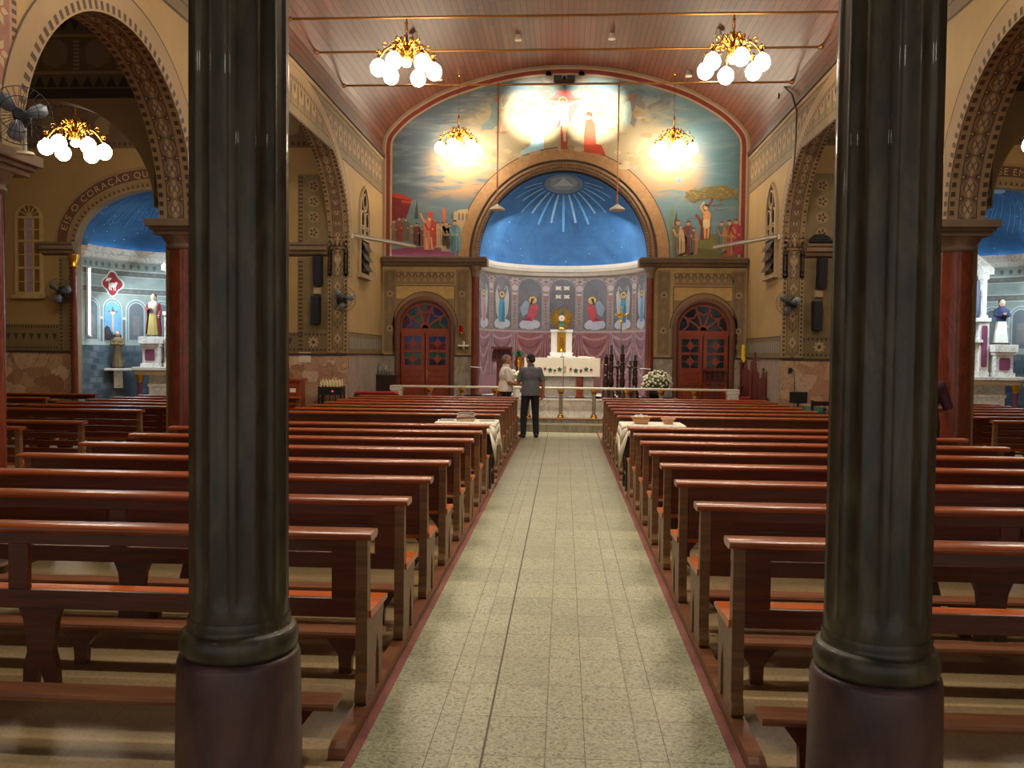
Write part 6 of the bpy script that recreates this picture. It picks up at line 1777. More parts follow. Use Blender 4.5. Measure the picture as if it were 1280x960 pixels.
# ------------------------------------------------------------------ tables in the middle of the pews
def cloth_table(pl, pr, lb, lbc):
    x0, x1 = at(pl, 528, 10.9).x, at(pr, 528, 10.9).x
    o = thing('side_table', ((x0+x1)/2, 11.08, 0), lb, 'table'); h = (x1-x0)/2; zt = .83
    m = MB(); m.box(-h+.02,h-.02,-.30,.30,zt-.04,zt); m.box(-h+.06,h-.06,-.26,.26,zt-.12,zt-.04); m.build('table_top', [M['dark_wood']], o)
    for sx in (-1,1):
        for sy in (-1,1): m = MB(); m.lathe([(.03,0),(.035,.1),(.025,.16),(.035,.4),(.028,zt-.12)], (sx*(h-.08),sy*.24,0), 10); m.build('leg', [M['dark_wood']], o)
    m = MB()
    for z_ in (.2,.38): 
        for sy in (-1,1): m.bar((-h+.08,sy*.24,z_),(h-.08,sy*.24,z_), .03, .03)
        for sx in (-1,1): m.bar((sx*(h-.08),-.24,z_),(sx*(h-.08),.24,z_), .03, .03)
    m.build('stretcher', [M['dark_wood']], o)
    c = MB(); n = 14; rr = random.Random(int(pl))
    # top with a rounded wavy fall on all sides
    per = []
    k = 12
    for i in range(k): per.append((-h+2*h*i/k, -.31))
    for i in range(k): per.append((h, -.31+.62*i/k))
    for i in range(k): per.append((h-2*h*i/k, .31))
    for i in range(k): per.append((-h, .31-.62*i/k))
    N_ = len(per)
    c.poly([(a, b, zt+.006) for a, b in per])
    prev = [(a, b, zt+.006) for a, b in per]
    for step, (dz, ds) in enumerate(((.03,.012),(.12,.02),(.24,.03))):
        cur = []
        for i, (a, b) in enumerate(per):
            nx = (1 if a >= h-1e-6 else (-1 if a <= -h+1e-6 else 0)); ny = (1 if b >= .31-1e-6 else (-1 if b <= -.31+1e-6 else 0))
            side_ = abs(nx) > 0
            fall = dz*(1.15 if side_ else .55)
            cr = 1+.9*(abs(nx)*abs(ny))
            wv = .022*math.sin(i*1.9)*step/2
            cur.append((a+nx*(ds+wv), b+ny*(ds+wv), zt+.006-fall*cr))
        for i in range(N_): c.add([prev[i], prev[(i+1)%N_], cur[(i+1)%N_], cur[i]], [(0,1,2,3)], 0, True)
        prev = cur
    co = c.build('tablecloth', [M['linen']]); co.location = o.location; tag(co, lbc, 'tablecloth')
    s_ = co.modifiers.new('thick','SOLIDIFY'); s_.thickness = .003; s_.offset = 1
    return o
tl = cloth_table(545, 620, 'small dark table under a white cloth left of the aisle', 'white cloth hanging over the table with booklets')
tr = cloth_table(777, 856, 'small dark table under a white cloth right of the aisle', 'white cloth hanging over the table with baskets')
zt = .845
P_ = at(582, 524, 11.0)
rr = random.Random(3)
for i in range(7):
    m = MB(); m.box(-.105,.105,-.075,.075,0,.014); m.box(-.1,.1,-.07,.07,.002,.0145)
    b_ = m.build('booklet', [paint(((214,200,176),(190,176,158),(150,70,62),(226,216,198),(176,150,130),(206,196,180),(120,110,104))[i])])
    b_.location = (P_.x+rr.uniform(-.02,.02), 11.05+rr.uniform(-.02,.02), zt+.015*i); b_.rotation_euler = (0,0,rr.uniform(-.3,.3))
    tag(b_, ('lowest','second from the bottom','third from the bottom, red-covered','middle','third from the top','second from the top','topmost')[i]+' booklet in the pile on the left cloth-covered table', 'booklet', 'pile of booklets on the left table')
for dx, lb, cc in ((-.26,'dark printed sheet lying left of the booklet pile',(110,104,104)),(.27,'reddish printed sheet lying right of the booklet pile',(150,120,120))):
    m = MB(); m.box(-.11,.11,-.08,.08,0,.004)
    d_ = m.build('printed_sheet', [paint((220,212,200))]); d_.location = (P_.x+dx, 11.1, zt); d_.rotation_euler = (0,0,.15)
    q = MB(); q.box(-.095,.095,-.066,.066,.004,.0048); q.build('print', [paint(cc)], d_); tag(d_, lb, 'sheet')
wick = NT('wicker'); wv_ = wick.n('ShaderNodeTexWave', wave_type='BANDS', bands_direction='Z'); wick.set(wv_.inputs['Vector'], wick.co()); wv_.inputs['Scale'].default_value = 16; wv_.inputs['Distortion'].default_value = 2
wick.fin(wick.ramp(wv_.outputs['Fac'], [(.2,lin((176,126,80))),(.8,lin((226,180,132)))]), .7); wick.bump(wv_.outputs['Fac'], .5, .01); M['wicker'] = wick.mat
def basket(px, r, h_, lb):
    P_ = at(px, 526, 11.0)
    o = thing('wicker_basket', (P_.x, 11.02, zt), lb, 'basket')
    m = MB(); m.lathe([(r*.68,0),(r*.72,.01),(r*.85,h_*.5),(r,h_),(r*.95,h_),(r*.8,h_*.5),(r*.66,.02),(0,.02)], n=28, sy=.75); m.build('body', [M['wicker']], o)
    m = MB(); m.tube([(r*1.0*math.cos(2*PI*i/32), .75*r*math.sin(2*PI*i/32), h_+.004*math.sin(i*2)) for i in range(33)], .009, 6); m.build('rim', [M['wicker']], o)
    return o
bk = basket(801.5, .125, .085, 'wicker basket heaped with white paper on the right table')
m = MB(); rr = random.Random(8)
for i in range(34):
    a = rr.uniform(0,2*PI); q = rr.uniform(0,.09)
    m.obox((q*math.cos(a), .7*q*math.sin(a), .075+rr.uniform(0,.04)*(1-q*6)), Vector((rr.uniform(-1,1),rr.uniform(-1,1),rr.uniform(-.4,.4))).normalized(), .028, Vector((0,0,1)).cross(Vector((1,.3,0))).normalized(), .02, (0,0,1), .004)
pp = m.build('paper_slips', [M['white']]); pp.location = bk.location; pp['kind'] = 'stuff'; tag(pp, 'white paper slips heaped in the basket on the right table', 'paper')
basket(835.5, .085, .062, 'smaller empty wicker basket on the right table')
# ------------------------------------------------------------------ things by the piers
P_ = at(414.5, 490, 17.45)
o = thing('votive_rack', (P_.x, 17.45, 0), 'black votive stand with rows of pale electric candles by the left pier', 'candle stand')
m = MB()
for sx in (-.23,.23):
    for sy in (-.13,.13): m.box(sx-.015,sx+.015,sy-.015,sy+.015,0,1.02)
for z_ in (.3,.62,.98): 
    for sy in (-.13,.13): m.box(-.23,.23,sy-.012,sy+.012,z_,z_+.025)
    for sx in (-.23,.23): m.box(sx-.012,sx+.012,-.13,.13,z_,z_+.025)
for x in (-.12,0,.12): m.box(x-.008,x+.008,-.14,-.125,.62,.98)
m.build('frame', [M['black']], o)
m = MB(); m.box(-.24,.24,-.15,.15,.84,1.0); m.build('coin_box', [M['black_plastic']], o)
for r_ in range(2):
    for i in range(7):
        m = MB(); m.lathe([(.018,0),(.018,.10),(.006,.13),(0,.15)], (-.2+.066*i, -.07+.14*r_, 1.0+.03*r_), 8); m.build('electric_candle', [plain('candle_cream', (222,206,150), .5, 0, .04) if 'candle_cream' not in M else M['candle_cream']], o)
m = MB(); m.ell((.06,-.155,.92), .014, .01, .014, 10, 6); m.build('indicator_light', [glow('red_light', (255,30,50), 6)], o)
P_ = at(364, 490, 16.9)
o = thing('wooden_cabinet', (P_.x-.12, 17.2, 0), 'brown wooden cabinet with a white label, half behind the left dark column', 'cabinet')
m = MB(); m.box(-.26,.26,-.2,.25,0,.06); m.box(-.24,.24,-.18,.24,.06,1.12); m.box(-.28,.28,-.22,.26,1.12,1.17); m.build('body', [M['door_wood']], o, bevel=.005)
m = MB(); m.box(-.2,.2,-.195,-.18,.12,1.06); m.box(-.14,.14,-.205,-.195,.2,.6); m.build('door', [M['door_wood']], o, bevel=.004)
m = MB(); m.box(.06,.18,-.2,-.194,.9,.98); m.build('label', [M['white']], o)
P_ = at(1000, 505, 16.95)
o = thing('cloth_table', (P_.x+.05, 17.0, 0), 'table under a green cloth by the right pier', 'table')
m = MB(); m.box(-.38,.38,-.26,.26,.70,.74); m.build('table_top', [M['dark_wood']], o)
for sx in (-.34,.34):
    for sy in (-.22,.22): m = MB(); m.box(sx-.025,sx+.025,sy-.025,sy+.025,0,.7); m.build('leg', [M['dark_wood']], o)
c = MB(); n = 40
per = [(.40*math.copysign(abs(math.cos(t))**.35, math.cos(t)), .28*math.copysign(abs(math.sin(t))**.35, math.sin(t))) for t in [2*PI*i/n for i in range(n)]]
c.poly([(a,b,.748) for a, b in per]); 
for i in range(n):
    j = (i+1) % n; f = lambda q: 1.03+.03*math.sin(q*2.3)
    c.add([(per[i][0],per[i][1],.748),(per[j][0],per[j][1],.748),(per[j][0]*f(j),per[j][1]*f(j),.42),(per[i][0]*f(i),per[i][1]*f(i),.42)], [(0,1,2,3)], 0, True)
gc = c.build('green_cloth', [M['green']]); gc.location = o.location; tag(gc, 'dark green cloth over the table by the right pier', 'tablecloth'); s_ = gc.modifiers.new('thick','SOLIDIFY'); s_.thickness = .003; s_.offset = 1
tx, ty = o.location.x, o.location.y
o = thing('monitor', (tx-.07, ty, .75), 'black flat monitor standing on the green cloth', 'monitor')
m = MB(); m.box(-.17,.17,-.02,.02,.07,.29); m.build('housing', [M['black_plastic']], o, bevel=.008)
m = MB(); m.box(-.155,.155,-.024,-.02,.085,.275); m.build('screen', [M['black']], o)
m = MB(); m.box(-.09,.09,-.07,.07,0,.012); m.cyl((0,.01,.01),(0,.01,.09), .018, n=10); m.build('stand', [M['black_plastic']], o)
o = thing('wooden_chair', (tx+.14, ty-.62, 0), 'dark wooden chair beside the green-covered table', 'chair', rz=PI)
m = MB(); m.box(-.19,.19,-.2,.2,.43,.47); m.build('seat', [M['dark_wood']], o)
m = MB(); m.box(-.19,.19,.17,.2,.82,.9); m.box(-.19,.19,.17,.2,.62,.67); m.build('backrest', [M['dark_wood']], o)
for sx in (-.17,.17):
    m = MB(); m.box(sx-.02,sx+.02,-.19,-.15,0,.43); m.build('leg', [M['dark_wood']], o); m = MB(); m.box(sx-.02,sx+.02,.165,.205,0,.92); m.build('leg', [M['dark_wood']], o)
P_ = at(987.5, 463, 17.75)
o = thing('wall_socket', (P_.x, 17.75, P_.z), 'small dark wall socket with a hanging cable on the right pier', 'socket')
m = MB(); m.box(-.035,.035,-.03,.01,-.05,.05); m.build('box', [M['black']], o); m = MB(); m.tube([(.02,-.02,.05),(.06,-.03,.0),(.09,-.03,-.2),(.09,-.03,-.6),(.08,-.03,-.85)], .006, 5); m.build('cable', [M['black']], o)
# ------------------------------------------------------------------ statues
def statue(loc, H, lb, robe, cloak=None, skin=(196,156,128), hair=(60,44,36), skirt=None, rz=0, arms='joined', plinth=True, crown=False):
    o = thing('statue', loc, lb, 'statue', rz=rz); k = H/1.0
    if plinth:
        m = MB(); m.lathe([(.17*k,0),(.17*k,.035*k),(.155*k,.04*k)], n=20); m.build('plinth', [M['iron']], o)
    b = MB(); fold = lambda t, z: 1+(.09*math.sin(9*t+z*3)+.05*math.sin(5*t))*max(0,1-z/(.62*k))
    b.lathe([(r*k,z*k) for r, z in ((.135,.04),(.13,.1),(.115,.25),(.105,.4),(.095,.52),(.115,.62),(.13,.7),(.125,.77),(.06,.815),(.045,.83))], n=40, sx=1, sy=.72, mod=fold)
    b.build('robe', [paint(robe)], o)
    if skirt:
        s = MB(); s.lathe([(r*k,z*k) for r, z in ((.145,.042),(.14,.1),(.125,.25),(.112,.42),(.1,.5))], n=40, sy=.74, mod=fold, caps=False); s.build('skirt', [paint(skirt)], o)
    if cloak:
        c = MB(); vs = []; n = 22; zs = [.06,.2,.4,.6,.74,.81]; rs = [.17,.165,.15,.15,.15,.075]
        for z, r in zip(zs, rs):
            for i in range(n+1):
                t = R(-30)+R(240)*i/n
                q = 1+.06*math.sin(t*9)
                vs.append((r*k*q*math.cos(t), .8*r*k*q*math.sin(t), z*k))
        c.add(vs, [(a*(n+1)+i, a*(n+1)+i+1, (a+1)*(n+1)+i+1, (a+1)*(n+1)+i) for a in range(5) for i in range(n)], 0, True)
        co = c.build('cloak', [paint(cloak)], o); s_ = co.modifiers.new('thick','SOLIDIFY'); s_.thickness = .012*k
    h = MB(); h.ell((0,-.01*k,.9*k), .056*k, .064*k, .08*k, 16, 12); h.cyl((0,0,.8*k),(0,-.005*k,.86*k), .034*k, .03*k, 12); h.ell((0,-.075*k,.895*k), .01*k, .015*k, .016*k, 8, 6)
    h.build('head', [paint(skin)], o)
    hr = MB(); hr.ell((0,.014*k,.925*k), .062*k, .064*k, .066*k, 16, 10); hr.ell((0,.03*k,.86*k), .05*k, .04*k, .06*k, 12, 8); hr.build('hair', [paint(hair)], o)
    a = MB(); hd = MB()
    for s in (-1,1):
        if arms == 'joined' or (arms == 'one' and s < 0): P_ = [(s*.115*k,0,.75*k),(s*.15*k,-.02*k,.63*k),(s*.07*k,-.12*k,.62*k),(s*.02*k,-.135*k,.65*k)]
        else: P_ = [(s*.115*k,0,.75*k),(s*.155*k,.0,.6*k),(s*.16*k,-.05*k,.5*k),(s*.155*k,-.08*k,.45*k)]
        a.tube(P_, [.045*k,.04*k,.035*k,.032*k], 10)
        hd.ell(P_[-1], .02*k, .026*k, .03*k, 10, 6)
        for q in range(3): hd.tube([Vector(P_[-1])+Vector((s*.008*k*(q-1),-.01*k,.01*k)), Vector(P_[-1])+Vector((s*.008*k*(q-1),-.03*k,.03*k))], .006*k, 5)
    a.build('sleeves', [paint(cloak if cloak else robe)], o); hd.build('hands', [paint(skin)], o)
    return o
def chapel(sg, nm):
    cx = CHX[sg]
    o = thing('chapel_altar', (cx, 18.95, 0), 'white and purple marble altar with a gabled canopy in the %s side chapel' % nm, 'altar')
    W_, P2, G_ = [M['marble_white']], [plain('porphyry', (120,64,92), .35, 0, .15, 8) if 'porphyry' not in M else M['porphyry']], [M['gold']]
    m = MB(); m.box(-1.15,1.15,-.5,.62,0,.2); m.box(-.78,.78,-.1,.5,.2,1.2); m.box(-.8,.8,-.13,.5,.9,.96); m.build('base', W_, o, bevel=.006)
    m = MB(); m.box(-1.04,1.04,-.36,.55,1.27,1.34); m.build('table_top', W_, o, bevel=.006)
    m = MB(); m.box(-1.0,1.0,-.32,.5,1.17,1.27); m.build('frieze', [plain('sandstone', (186,160,128), .5) if 'sandstone' not in M else M['sandstone']], o)
    for s in (-1,1):
        m = MB(); m.lathe([(.07,.2),(.07,.26),(.055,.3),(.05,.95),(.06,1.0)], (s*.93,-.22,0), 16); m.build('column', P2, o)
        m = MB(); m.lathe([(.05,1.0),(.07,1.03),(.06,1.06),(.1,1.13),(.1,1.17)], (s*.93,-.22,0), 16); m.build('capital', G_, o)
        # pedestals either side
        m = MB(); a, b = sorted((s*.5, s*.92))
        m.box(a,b,-.22,.3,1.34,1.42); m.box(a+.03,b-.03,-.18,.3,1.42,1.8); m.box(a-.0,b+.0,-.22,.3,1.8,1.86); m.box(a-.03,b+.03,-.26,.3,1.86,2.02); m.build('pedestal', W_, o, bevel=.005)
        m = MB(); c_ = (a+b)/2; m.prism([(c_-.09,1.48),(c_+.09,1.48),(c_+.11,1.52),(c_+.11,1.7),(c_+.09,1.74),(c_-.09,1.74),(c_-.11,1.7),(c_-.11,1.52)], lambda x, z, d: (x, d, z), -.2, -.18); m.build('inlay', P2, o)
    # tabernacle tower
    m = MB(); m.box(-.44,.44,-.1,.5,1.34,1.44)
    for s in (-1,1): a, b = sorted((s*.24,s*.44)); m.box(a,b,-.06,.45,1.44,2.5)
    m.box(-.24,.24,.0,.45,1.44,2.2); m.box(-.3,.3,-.1,.45,2.06,2.12); m.box(-.46,.46,-.1,.48,2.5,2.58); m.build('tower', W_, o, bevel=.005)
    for s in (-1,1):
        m = MB(); c_ = s*.34; m.prism([(c_-.05,1.54),(c_+.05,1.54),(c_+.06,1.6),(c_+.06,2.36),(c_+.05,2.42),(c_-.05,2.42),(c_-.06,2.36),(c_-.06,1.6)], lambda x, z, d: (x, d, z), -.075, -.06); m.build('inlay', P2, o)
        m = MB(); m.box(s*.36-.055,s*.36+.055,-.04,.2,2.58,2.64); m.box(s*.36-.04,s*.36+.04,-.0,.16,2.64,3.4); m.box(s*.36-.06,s*.36+.06,-.04,.2,3.4,3.5); m.build('pillar', P2 if s == sg*-1 else W_, o, bevel=.005)
    m = MB(); m.prism([(-.14,1.5),(.14,1.5),(.14,1.82)]+[(.14*math.cos(PI*i/12),1.82+.14*math.sin(PI*i/12)) for i in range(1,12)]+[(-.14,1.82)], lambda x, z, d: (x, d, z), -.03, .0); m.build('tabernacle_door', G_, o)
    m = MB(); m.prism([(-.4,2.58),(.4,2.58),(.4,3.4),(-.4,3.4)], lambda x, z, d: (x, d, z), .3, .36); m.build('niche_back', [plain('niche_blue', (110,112,132), .6) if 'niche_blue' not in M else M['niche_blue']], o)
    m = MB(); m.prism([(-.5,3.5),(-.5,3.62),(0,4.05),(.5,3.62),(.5,3.5),(.32,3.5)]+[(.3*math.cos(PI*i/12),3.5+.26*math.sin(PI*i/12)) for i in range(1,12)]+[(-.32,3.5)], lambda x, z, d: (x, d, z), -.08, .34)
    m.build('gable', W_, o, bevel=.006)
    return o
chapel(-1, 'left'); chapel(1, 'right')
cx = CHX[-1]
statue((cx-.71, 18.95, 2.02), .98, 'statue of a soldier saint in a red cloak on the left chapel altar', (156,148,128), (120,30,36), skirt=(150,132,72), hair=(40,34,32), arms='one')
statue((cx+.71, 18.95, 2.02), .95, 'statue on the right pedestal of the left chapel altar', (120,100,80))
statue((cx, 19.05, 2.58), .8, 'statue under the gabled canopy of the left side chapel', (150,60,60), (176,150,96))
cx = CHX[1]
statue((cx+.71, 18.95, 2.02), .98, 'statue in a white habit and navy cape on the right chapel altar', (24,34,70), skirt=(226,222,212), hair=(46,36,32))
statue((cx-.71, 18.95, 2.02), .95, 'statue on the left pedestal of the right chapel altar', (110,90,76))
statue((cx+.05, 19.02, 2.58), .82, 'statue in a blue mantle under the gabled canopy of the right side chapel', (206,190,150), (84,150,206), hair=(206,200,190))
def wall_bracket(P_, lb, name='statue_bracket'):
    o = thing(name, P_, lb, 'bracket')
    m = MB(); m.box(-.28,.28,-.2,.16,-.05,0); m.build('shelf', [M['marble_white']], o, bevel=.006)
    m = MB(); m.prism([(.16,-.05),(-.1,-.05),(-.06,-.14),(.0,-.26),(.04,-.38),(.06,-.45),(.16,-.45)], lambda a, b, d: (d, a, b), -.09, .09); m.build('corbel', [M['marble_white']], o)
    return o
P_ = Vector((CHX[-1]-1.47, 18.82, at(135,460,18.8).z))
b_ = wall_bracket(P_, 'white marble wall bracket at the left of the left side chapel'); b_.rotation_euler = (0,0,R(25))
statue((P_.x+.0, P_.y-.02, P_.z), .85, 'statue of a friar in a brown habit on the white wall bracket', (112,96,62), hair=(70,56,44), rz=R(20))
P_ = Vector((CHX[1]+1.45, 18.82, at(1278,480,18.8).z))
b_ = wall_bracket(P_, 'white marble wall bracket at the right of the right side chapel'); b_.rotation_euler = (0,0,R(-25))
statue((P_.x, P_.y-.02, P_.z), .7, 'small pale statue on the bracket right of the navy-caped statue', (206,190,158), (190,170,140), rz=R(-20))
# ------------------------------------------------------------------ people
def capsule(mb, p0, p1, r0, r1, n=12):
    mb.cyl(p0, p1, r0, r1, n); mb.ell(p0, r0, r0, r0, n, 8); mb.ell(p1, r1, r1, r1, n, 8)
def skin_over(mb, name, mat, parent, voxel, smooth=4, fac=.5):
    """one continuous surface over overlapping solids"""
    me = mb.mesh('tmp', [mat]); ob = bpy.data.objects.new('tmp', me); C.objects.link(ob)
    r = ob.modifiers.new('r', 'REMESH'); r.mode = 'VOXEL'; r.voxel_size = voxel; r.use_smooth_shade = True
    s = ob.modifiers.new('s', 'SMOOTH'); s.factor = fac; s.iterations = smooth
    dg = bpy.context.evaluated_depsgraph_get(); dg.update()
    nm = bpy.data.meshes.new_from_object(ob.evaluated_get(dg)); nm.name = name
    bpy.data.objects.remove(ob); bpy.data.meshes.remove(me)
    if not nm.materials: nm.materials.append(mat)
    o = bpy.data.objects.new(name, nm); C.objects.link(o); o.parent = parent
    for p in nm.polygons: p.use_smooth = True
    return o
def hand(mb, w, d, nrm, side, curl=.5, k=1.0):
    """palm, four unequal bent fingers and a thumb leaving the side of the palm"""
    w = Vector(w); d = Vector(d).normalized(); nrm = (Vector(nrm)-d*Vector(nrm).dot(d)).normalized(); s = d.cross(nrm)*side
    capsule(mb, w, w+d*.03*k, .024*k, .026*k)
    for q in (-1,0,1): capsule(mb, w+d*.025*k+s*.018*q*k, w+d*.085*k+s*.022*q*k, .015*k, .014*k, 8)
    for i, L in enumerate((.066,.075,.07,.054)):
        p = w+d*.088*k+s*(.030-.020*i)*k; a = d.copy()
        for j, f in enumerate((.45,.32,.25)):
            ang = curl*(.5+.35*j)
            a = (a*math.cos(ang)+nrm*math.sin(ang)).normalized()
            q = p+a*L*f*k; capsule(mb, p, q, (.0092-.0007*j)*k, (.0088-.0009*j)*k, 7); p = q
    p = w+d*.03*k+s*.028*k; a = (d*.6+s*.8).normalized()
    for j, L in enumerate((.042,.034,.026)):
        q = p+a*L*k; capsule(mb, p, q, (.0125-.0012*j)*k, (.0112-.001*j)*k, 8); p = q
        a = (a+d*.45+nrm*.35).normalized()
def person(loc, rz, lb, H, shirt, trousers, hairmat, J, sleeve=.62, bald=False, bulk=1.0, head=(0,0), shirt_hem=.90, pattern=None):
    k = H/1.72
    root = empty('person', loc, rz); tag(root, lb, 'person')
    S = lambda p: Vector(p)*k
    D = dict(hipL=(-.09,0,.93),hipR=(.09,0,.93),kneeL=(-.1,.02,.5),kneeR=(.1,.02,.5),ankL=(-.105,-.02,.09),ankR=(.105,-.02,.09),toeL=(-.125,.15,.03),toeR=(.125,.15,.03),
             shL=(-.178,-.01,1.385),shR=(.178,-.01,1.385),elL=(-.245,-.03,1.12),elR=(.245,-.03,1.12),wrL=(-.25,.05,.88),wrR=(.25,.05,.88),hdL=(-.25,.09,.78),hdR=(.25,.09,.78),nL=(1,0,0),nR=(-1,0,0))
    D.update(J)
    g = {a: S(b) for a, b in D.items()}
    b = MB(); B = bulk
    def torso(mb, e=0, low=True):
        if low: mb.ell(S((0,0,.96)), (.165*B+e)*k, (.12*B+e)*k, (.13+e)*k, 20, 12)
        mb.ell(S((0,.012,1.1)), (.155*B+e)*k, (.118*B+e)*k, (.17+e)*k, 20, 12)
        mb.ell(S((0,.01,1.27)), (.172*B+e)*k, (.122*B+e)*k, (.17+e)*k, 20, 12)
        capsule(mb, g['shL']+S((.02,0,-.02)), g['shR']+S((-.02,0,-.02)), (.058+e)*k, (.058+e)*k)
        mb.cyl(S((0,-.01,1.38)), S((0,-.005,1.46)), (.1+e)*k, (.055+e)*k, 14)
    torso(b)
    b.cyl(S((0,-.012,1.4)), S((0,.01,1.55)), .056*k, .052*k, 14)
    # head
    hm = Matrix.Translation(S((0,.0,1.52))) @ Matrix.Rotation(head[0],4,'Z') @ Matrix.Rotation(head[1],4,'X')
    h = MB(); h.ell((0,.01,.085), .073, .092, .105, 22, 16); h.ell((0,.035,.035), .055, .062, .062, 16, 10); h.ell((0,.062,-.005), .028, .028, .025, 10, 8)
    h.cyl((0,.095,.095),(0,.118,.052), .008, .015, 8); h.ell((0,.112,.052), .017, .014, .012, 8, 6)
    h.ell((0,.088,.018), .024, .012, .007, 10, 6); h.ell((0,.086,.008), .022, .012, .007, 10, 6)
    for s in (-1,1): h.ell((s*.076,-.0,.068), .010, .02, .032, 8, 8); h.ell((s*.032,.087,.115), .022, .012, .009, 8, 6)
    b.add([hm @ (Vector(p)*k) for p in h.v], h.f, 0, True)
    for s in 'LR':
        capsule(b, g['hip'+s], g['knee'+s], .078*k, .054*k); capsule(b, g['knee'+s], g['ank'+s], .054*k, .036*k)
        capsule(b, g['ank'+s]+S((0,-.03,-.04)), g['toe'+s], .04*k, .03*k)
        capsule(b, g['sh'+s], g['el'+s], .05*k, .04*k); capsule(b, g['el'+s], g['wr'+s], .04*k, .027*k)
        hand(b, g['wr'+s], g['hd'+s]-g['wr'+s], D['n'+s], 1 if s == 'L' else -1, .5, k)
    skin_over(b, 'body', M['skin'], root, .0065, 3)
    # eyes
    for s in (-1,1):
        e_ = MB(); c_ = hm @ (Vector((s*.031,.094,.092))*k); e_.ell(c_, .011*k, .008*k, .008*k, 10, 6); e_.build('eye', [M['black']], root)
    c = MB(); torso(c, .016, False)
    c.cyl(S((0,.008,shirt_hem)), S((0,.01,1.14)), .165*B*k, .165*B*k, 22)
    c.v = [(x, y*.80 if i >= len(c.v)-44-0 and False else y, z) for i, (x, y, z) in enumerate(c.v)]
    c2 = MB(); c2.lathe([((.178*B+.01)*k,shirt_hem*k),((.174*B+.008)*k,1.0*k),(.164*B*k,1.1*k),(.13*B*k,1.22*k)], n=24, sy=.80)
    torso(c2, .016, False)
    for s in 'LR':
        m_ = g['sh'+s].lerp(g['el'+s], sleeve+.28)
        capsule(c2, g['sh'+s], g['sh'+s].lerp(g['el'+s], .5), .062*k, .056*k); c2.cyl(g['sh'+s].lerp(g['el'+s], .4), m_, .056*k, .058*k, 14)
    skin_over(c2, 'shirt', shirt, root, .011, 4)
    col = MB(); col.lathe([(.066*k,1.455*k),(.075*k,1.47*k),(.068*k,1.505*k),(.06*k,1.505*k),(.06*k,1.46*k)], n=18); col.build('collar', [shirt], root)
    t = MB(); t.ell(S((0,0,.94)), (.168*B)*k, (.118*B)*k, .11*k, 20, 10)
    t.lathe([(.16*B*k,.88*k),(.16*B*k,1.0*k)], n=20, sy=.74)
    for s in 'LR':
        capsule(t, g['hip'+s]+S((0,0,-.02)), g['knee'+s], .098*k, .075*k); capsule(t, g['knee'+s], g['ank'+s]+S((0,0,-.0)), .075*k, .062*k)
    skin_over(t, 'trousers', trousers, root, .012, 4)
    for s in 'LR':
        sh = MB(); sh.ell(g['ank'+s]+S((0,-.03,-.05)), .045*k, .06*k, .042*k, 14, 8); sh.ell((g['ank'+s]+g['toe'+s])/2+S((0,.01,-.025)), .046*k, .10*k, .036*k, 14, 8); sh.ell(g['toe'+s]+S((0,-.01,.0)), .045*k, .055*k, .03*k, 14, 8)
        so = skin_over(sh, 'shoe', M['black'], root, .009, 2)
    hr = MB()
    if bald: hr.ell((0,-.022,.085), .077, .083, .085, 20, 12); hr.ell((0,-.005,.13), .066, .08, .066, 16, 10)
    else: hr.ell((0,-.008,.115), .08, .094, .088, 20, 14); hr.ell((0,-.03,.07), .078, .078, .07, 18, 10)
    h2 = MB(); h2.add([hm @ (Vector(p)*k) for p in hr.v], hr.f, 0, True)
    ho = skin_over(h2, 'hair', hairmat, root, .008, 2)
    # keep the face clear
    inv = hm.inverted()
    bm = bmesh.new(); bm.from_mesh(ho.data)
    kill = [v for v in bm.verts if (lambda q: q.y/k > .048 and q.z/k < .152 or (q.z/k < .04 and q.y/k > -.03))(inv @ v.co)]
    bmesh.ops.delete(bm, geom=kill, context='VERTS'); bm.to_mesh(ho.data); bm.free()
    return root
def stripes():
    t = NT('grey_check'); v = t.co()
    w1 = t.n('ShaderNodeTexWave', wave_type='BANDS', bands_direction='X'); t.set(w1.inputs['Vector'], v); w1.inputs['Scale'].default_value = 22
    M['grey_check'] = t.fin(t.ramp(w1.outputs['Fac'], [(.3,lin((82,86,96))),(.9,lin((116,119,128)))]), .8)
stripes()
plain('shirt_white', (236,226,216), .8, 0, .04); plain('jeans', (22,26,36), .8, 0, .1, 12); plain('shirt_purple', (58,22,36), .8, 0, .08)
g_ = at(662.5, 547, 17.7)
person((g_.x, 17.72, 0), R(14), 'person in a grey short-sleeved shirt and dark jeans standing in the aisle, seen from behind', 1.73, M['grey_check'], M['jeans'], M['hair_dark'],
       dict(elL=(-.24,.06,1.13),wrL=(-.20,.29,1.16),hdL=(-.16,.38,1.2),nL=(.3,-.2,1),elR=(.25,-.05,1.13),wrR=(.26,.0,.9),hdR=(.25,.04,.8),kneeL=(-.13,.03,.5),ankL=(-.15,-.03,.09),toeL=(-.18,.13,.03),kneeR=(.11,.02,.5),ankR=(.12,-.02,.09),toeR=(.15,.15,.03)), bulk=1.06, head=(R(32),R(-4)), shirt_hem=.86)
g_ = at(632, 500, 18.15)
person((g_.x, 18.15, 0), R(-72), 'grey-haired person in a white shirt and black trousers, hands together, facing right', 1.71, M['shirt_white'], M['black'], M['hair_grey'],
       dict(elL=(-.23,.02,1.11),wrL=(-.05,.25,1.12),hdL=(.02,.32,1.15),nL=(0,-.3,1),elR=(.23,.02,1.11),wrR=(.06,.26,1.08),hdR=(.0,.33,1.1),nR=(0,-.3,1)), bald=True, bulk=1.12, head=(R(-6),R(-6)), shirt_hem=.93)
g_ = at(1154, 500, 9.88)
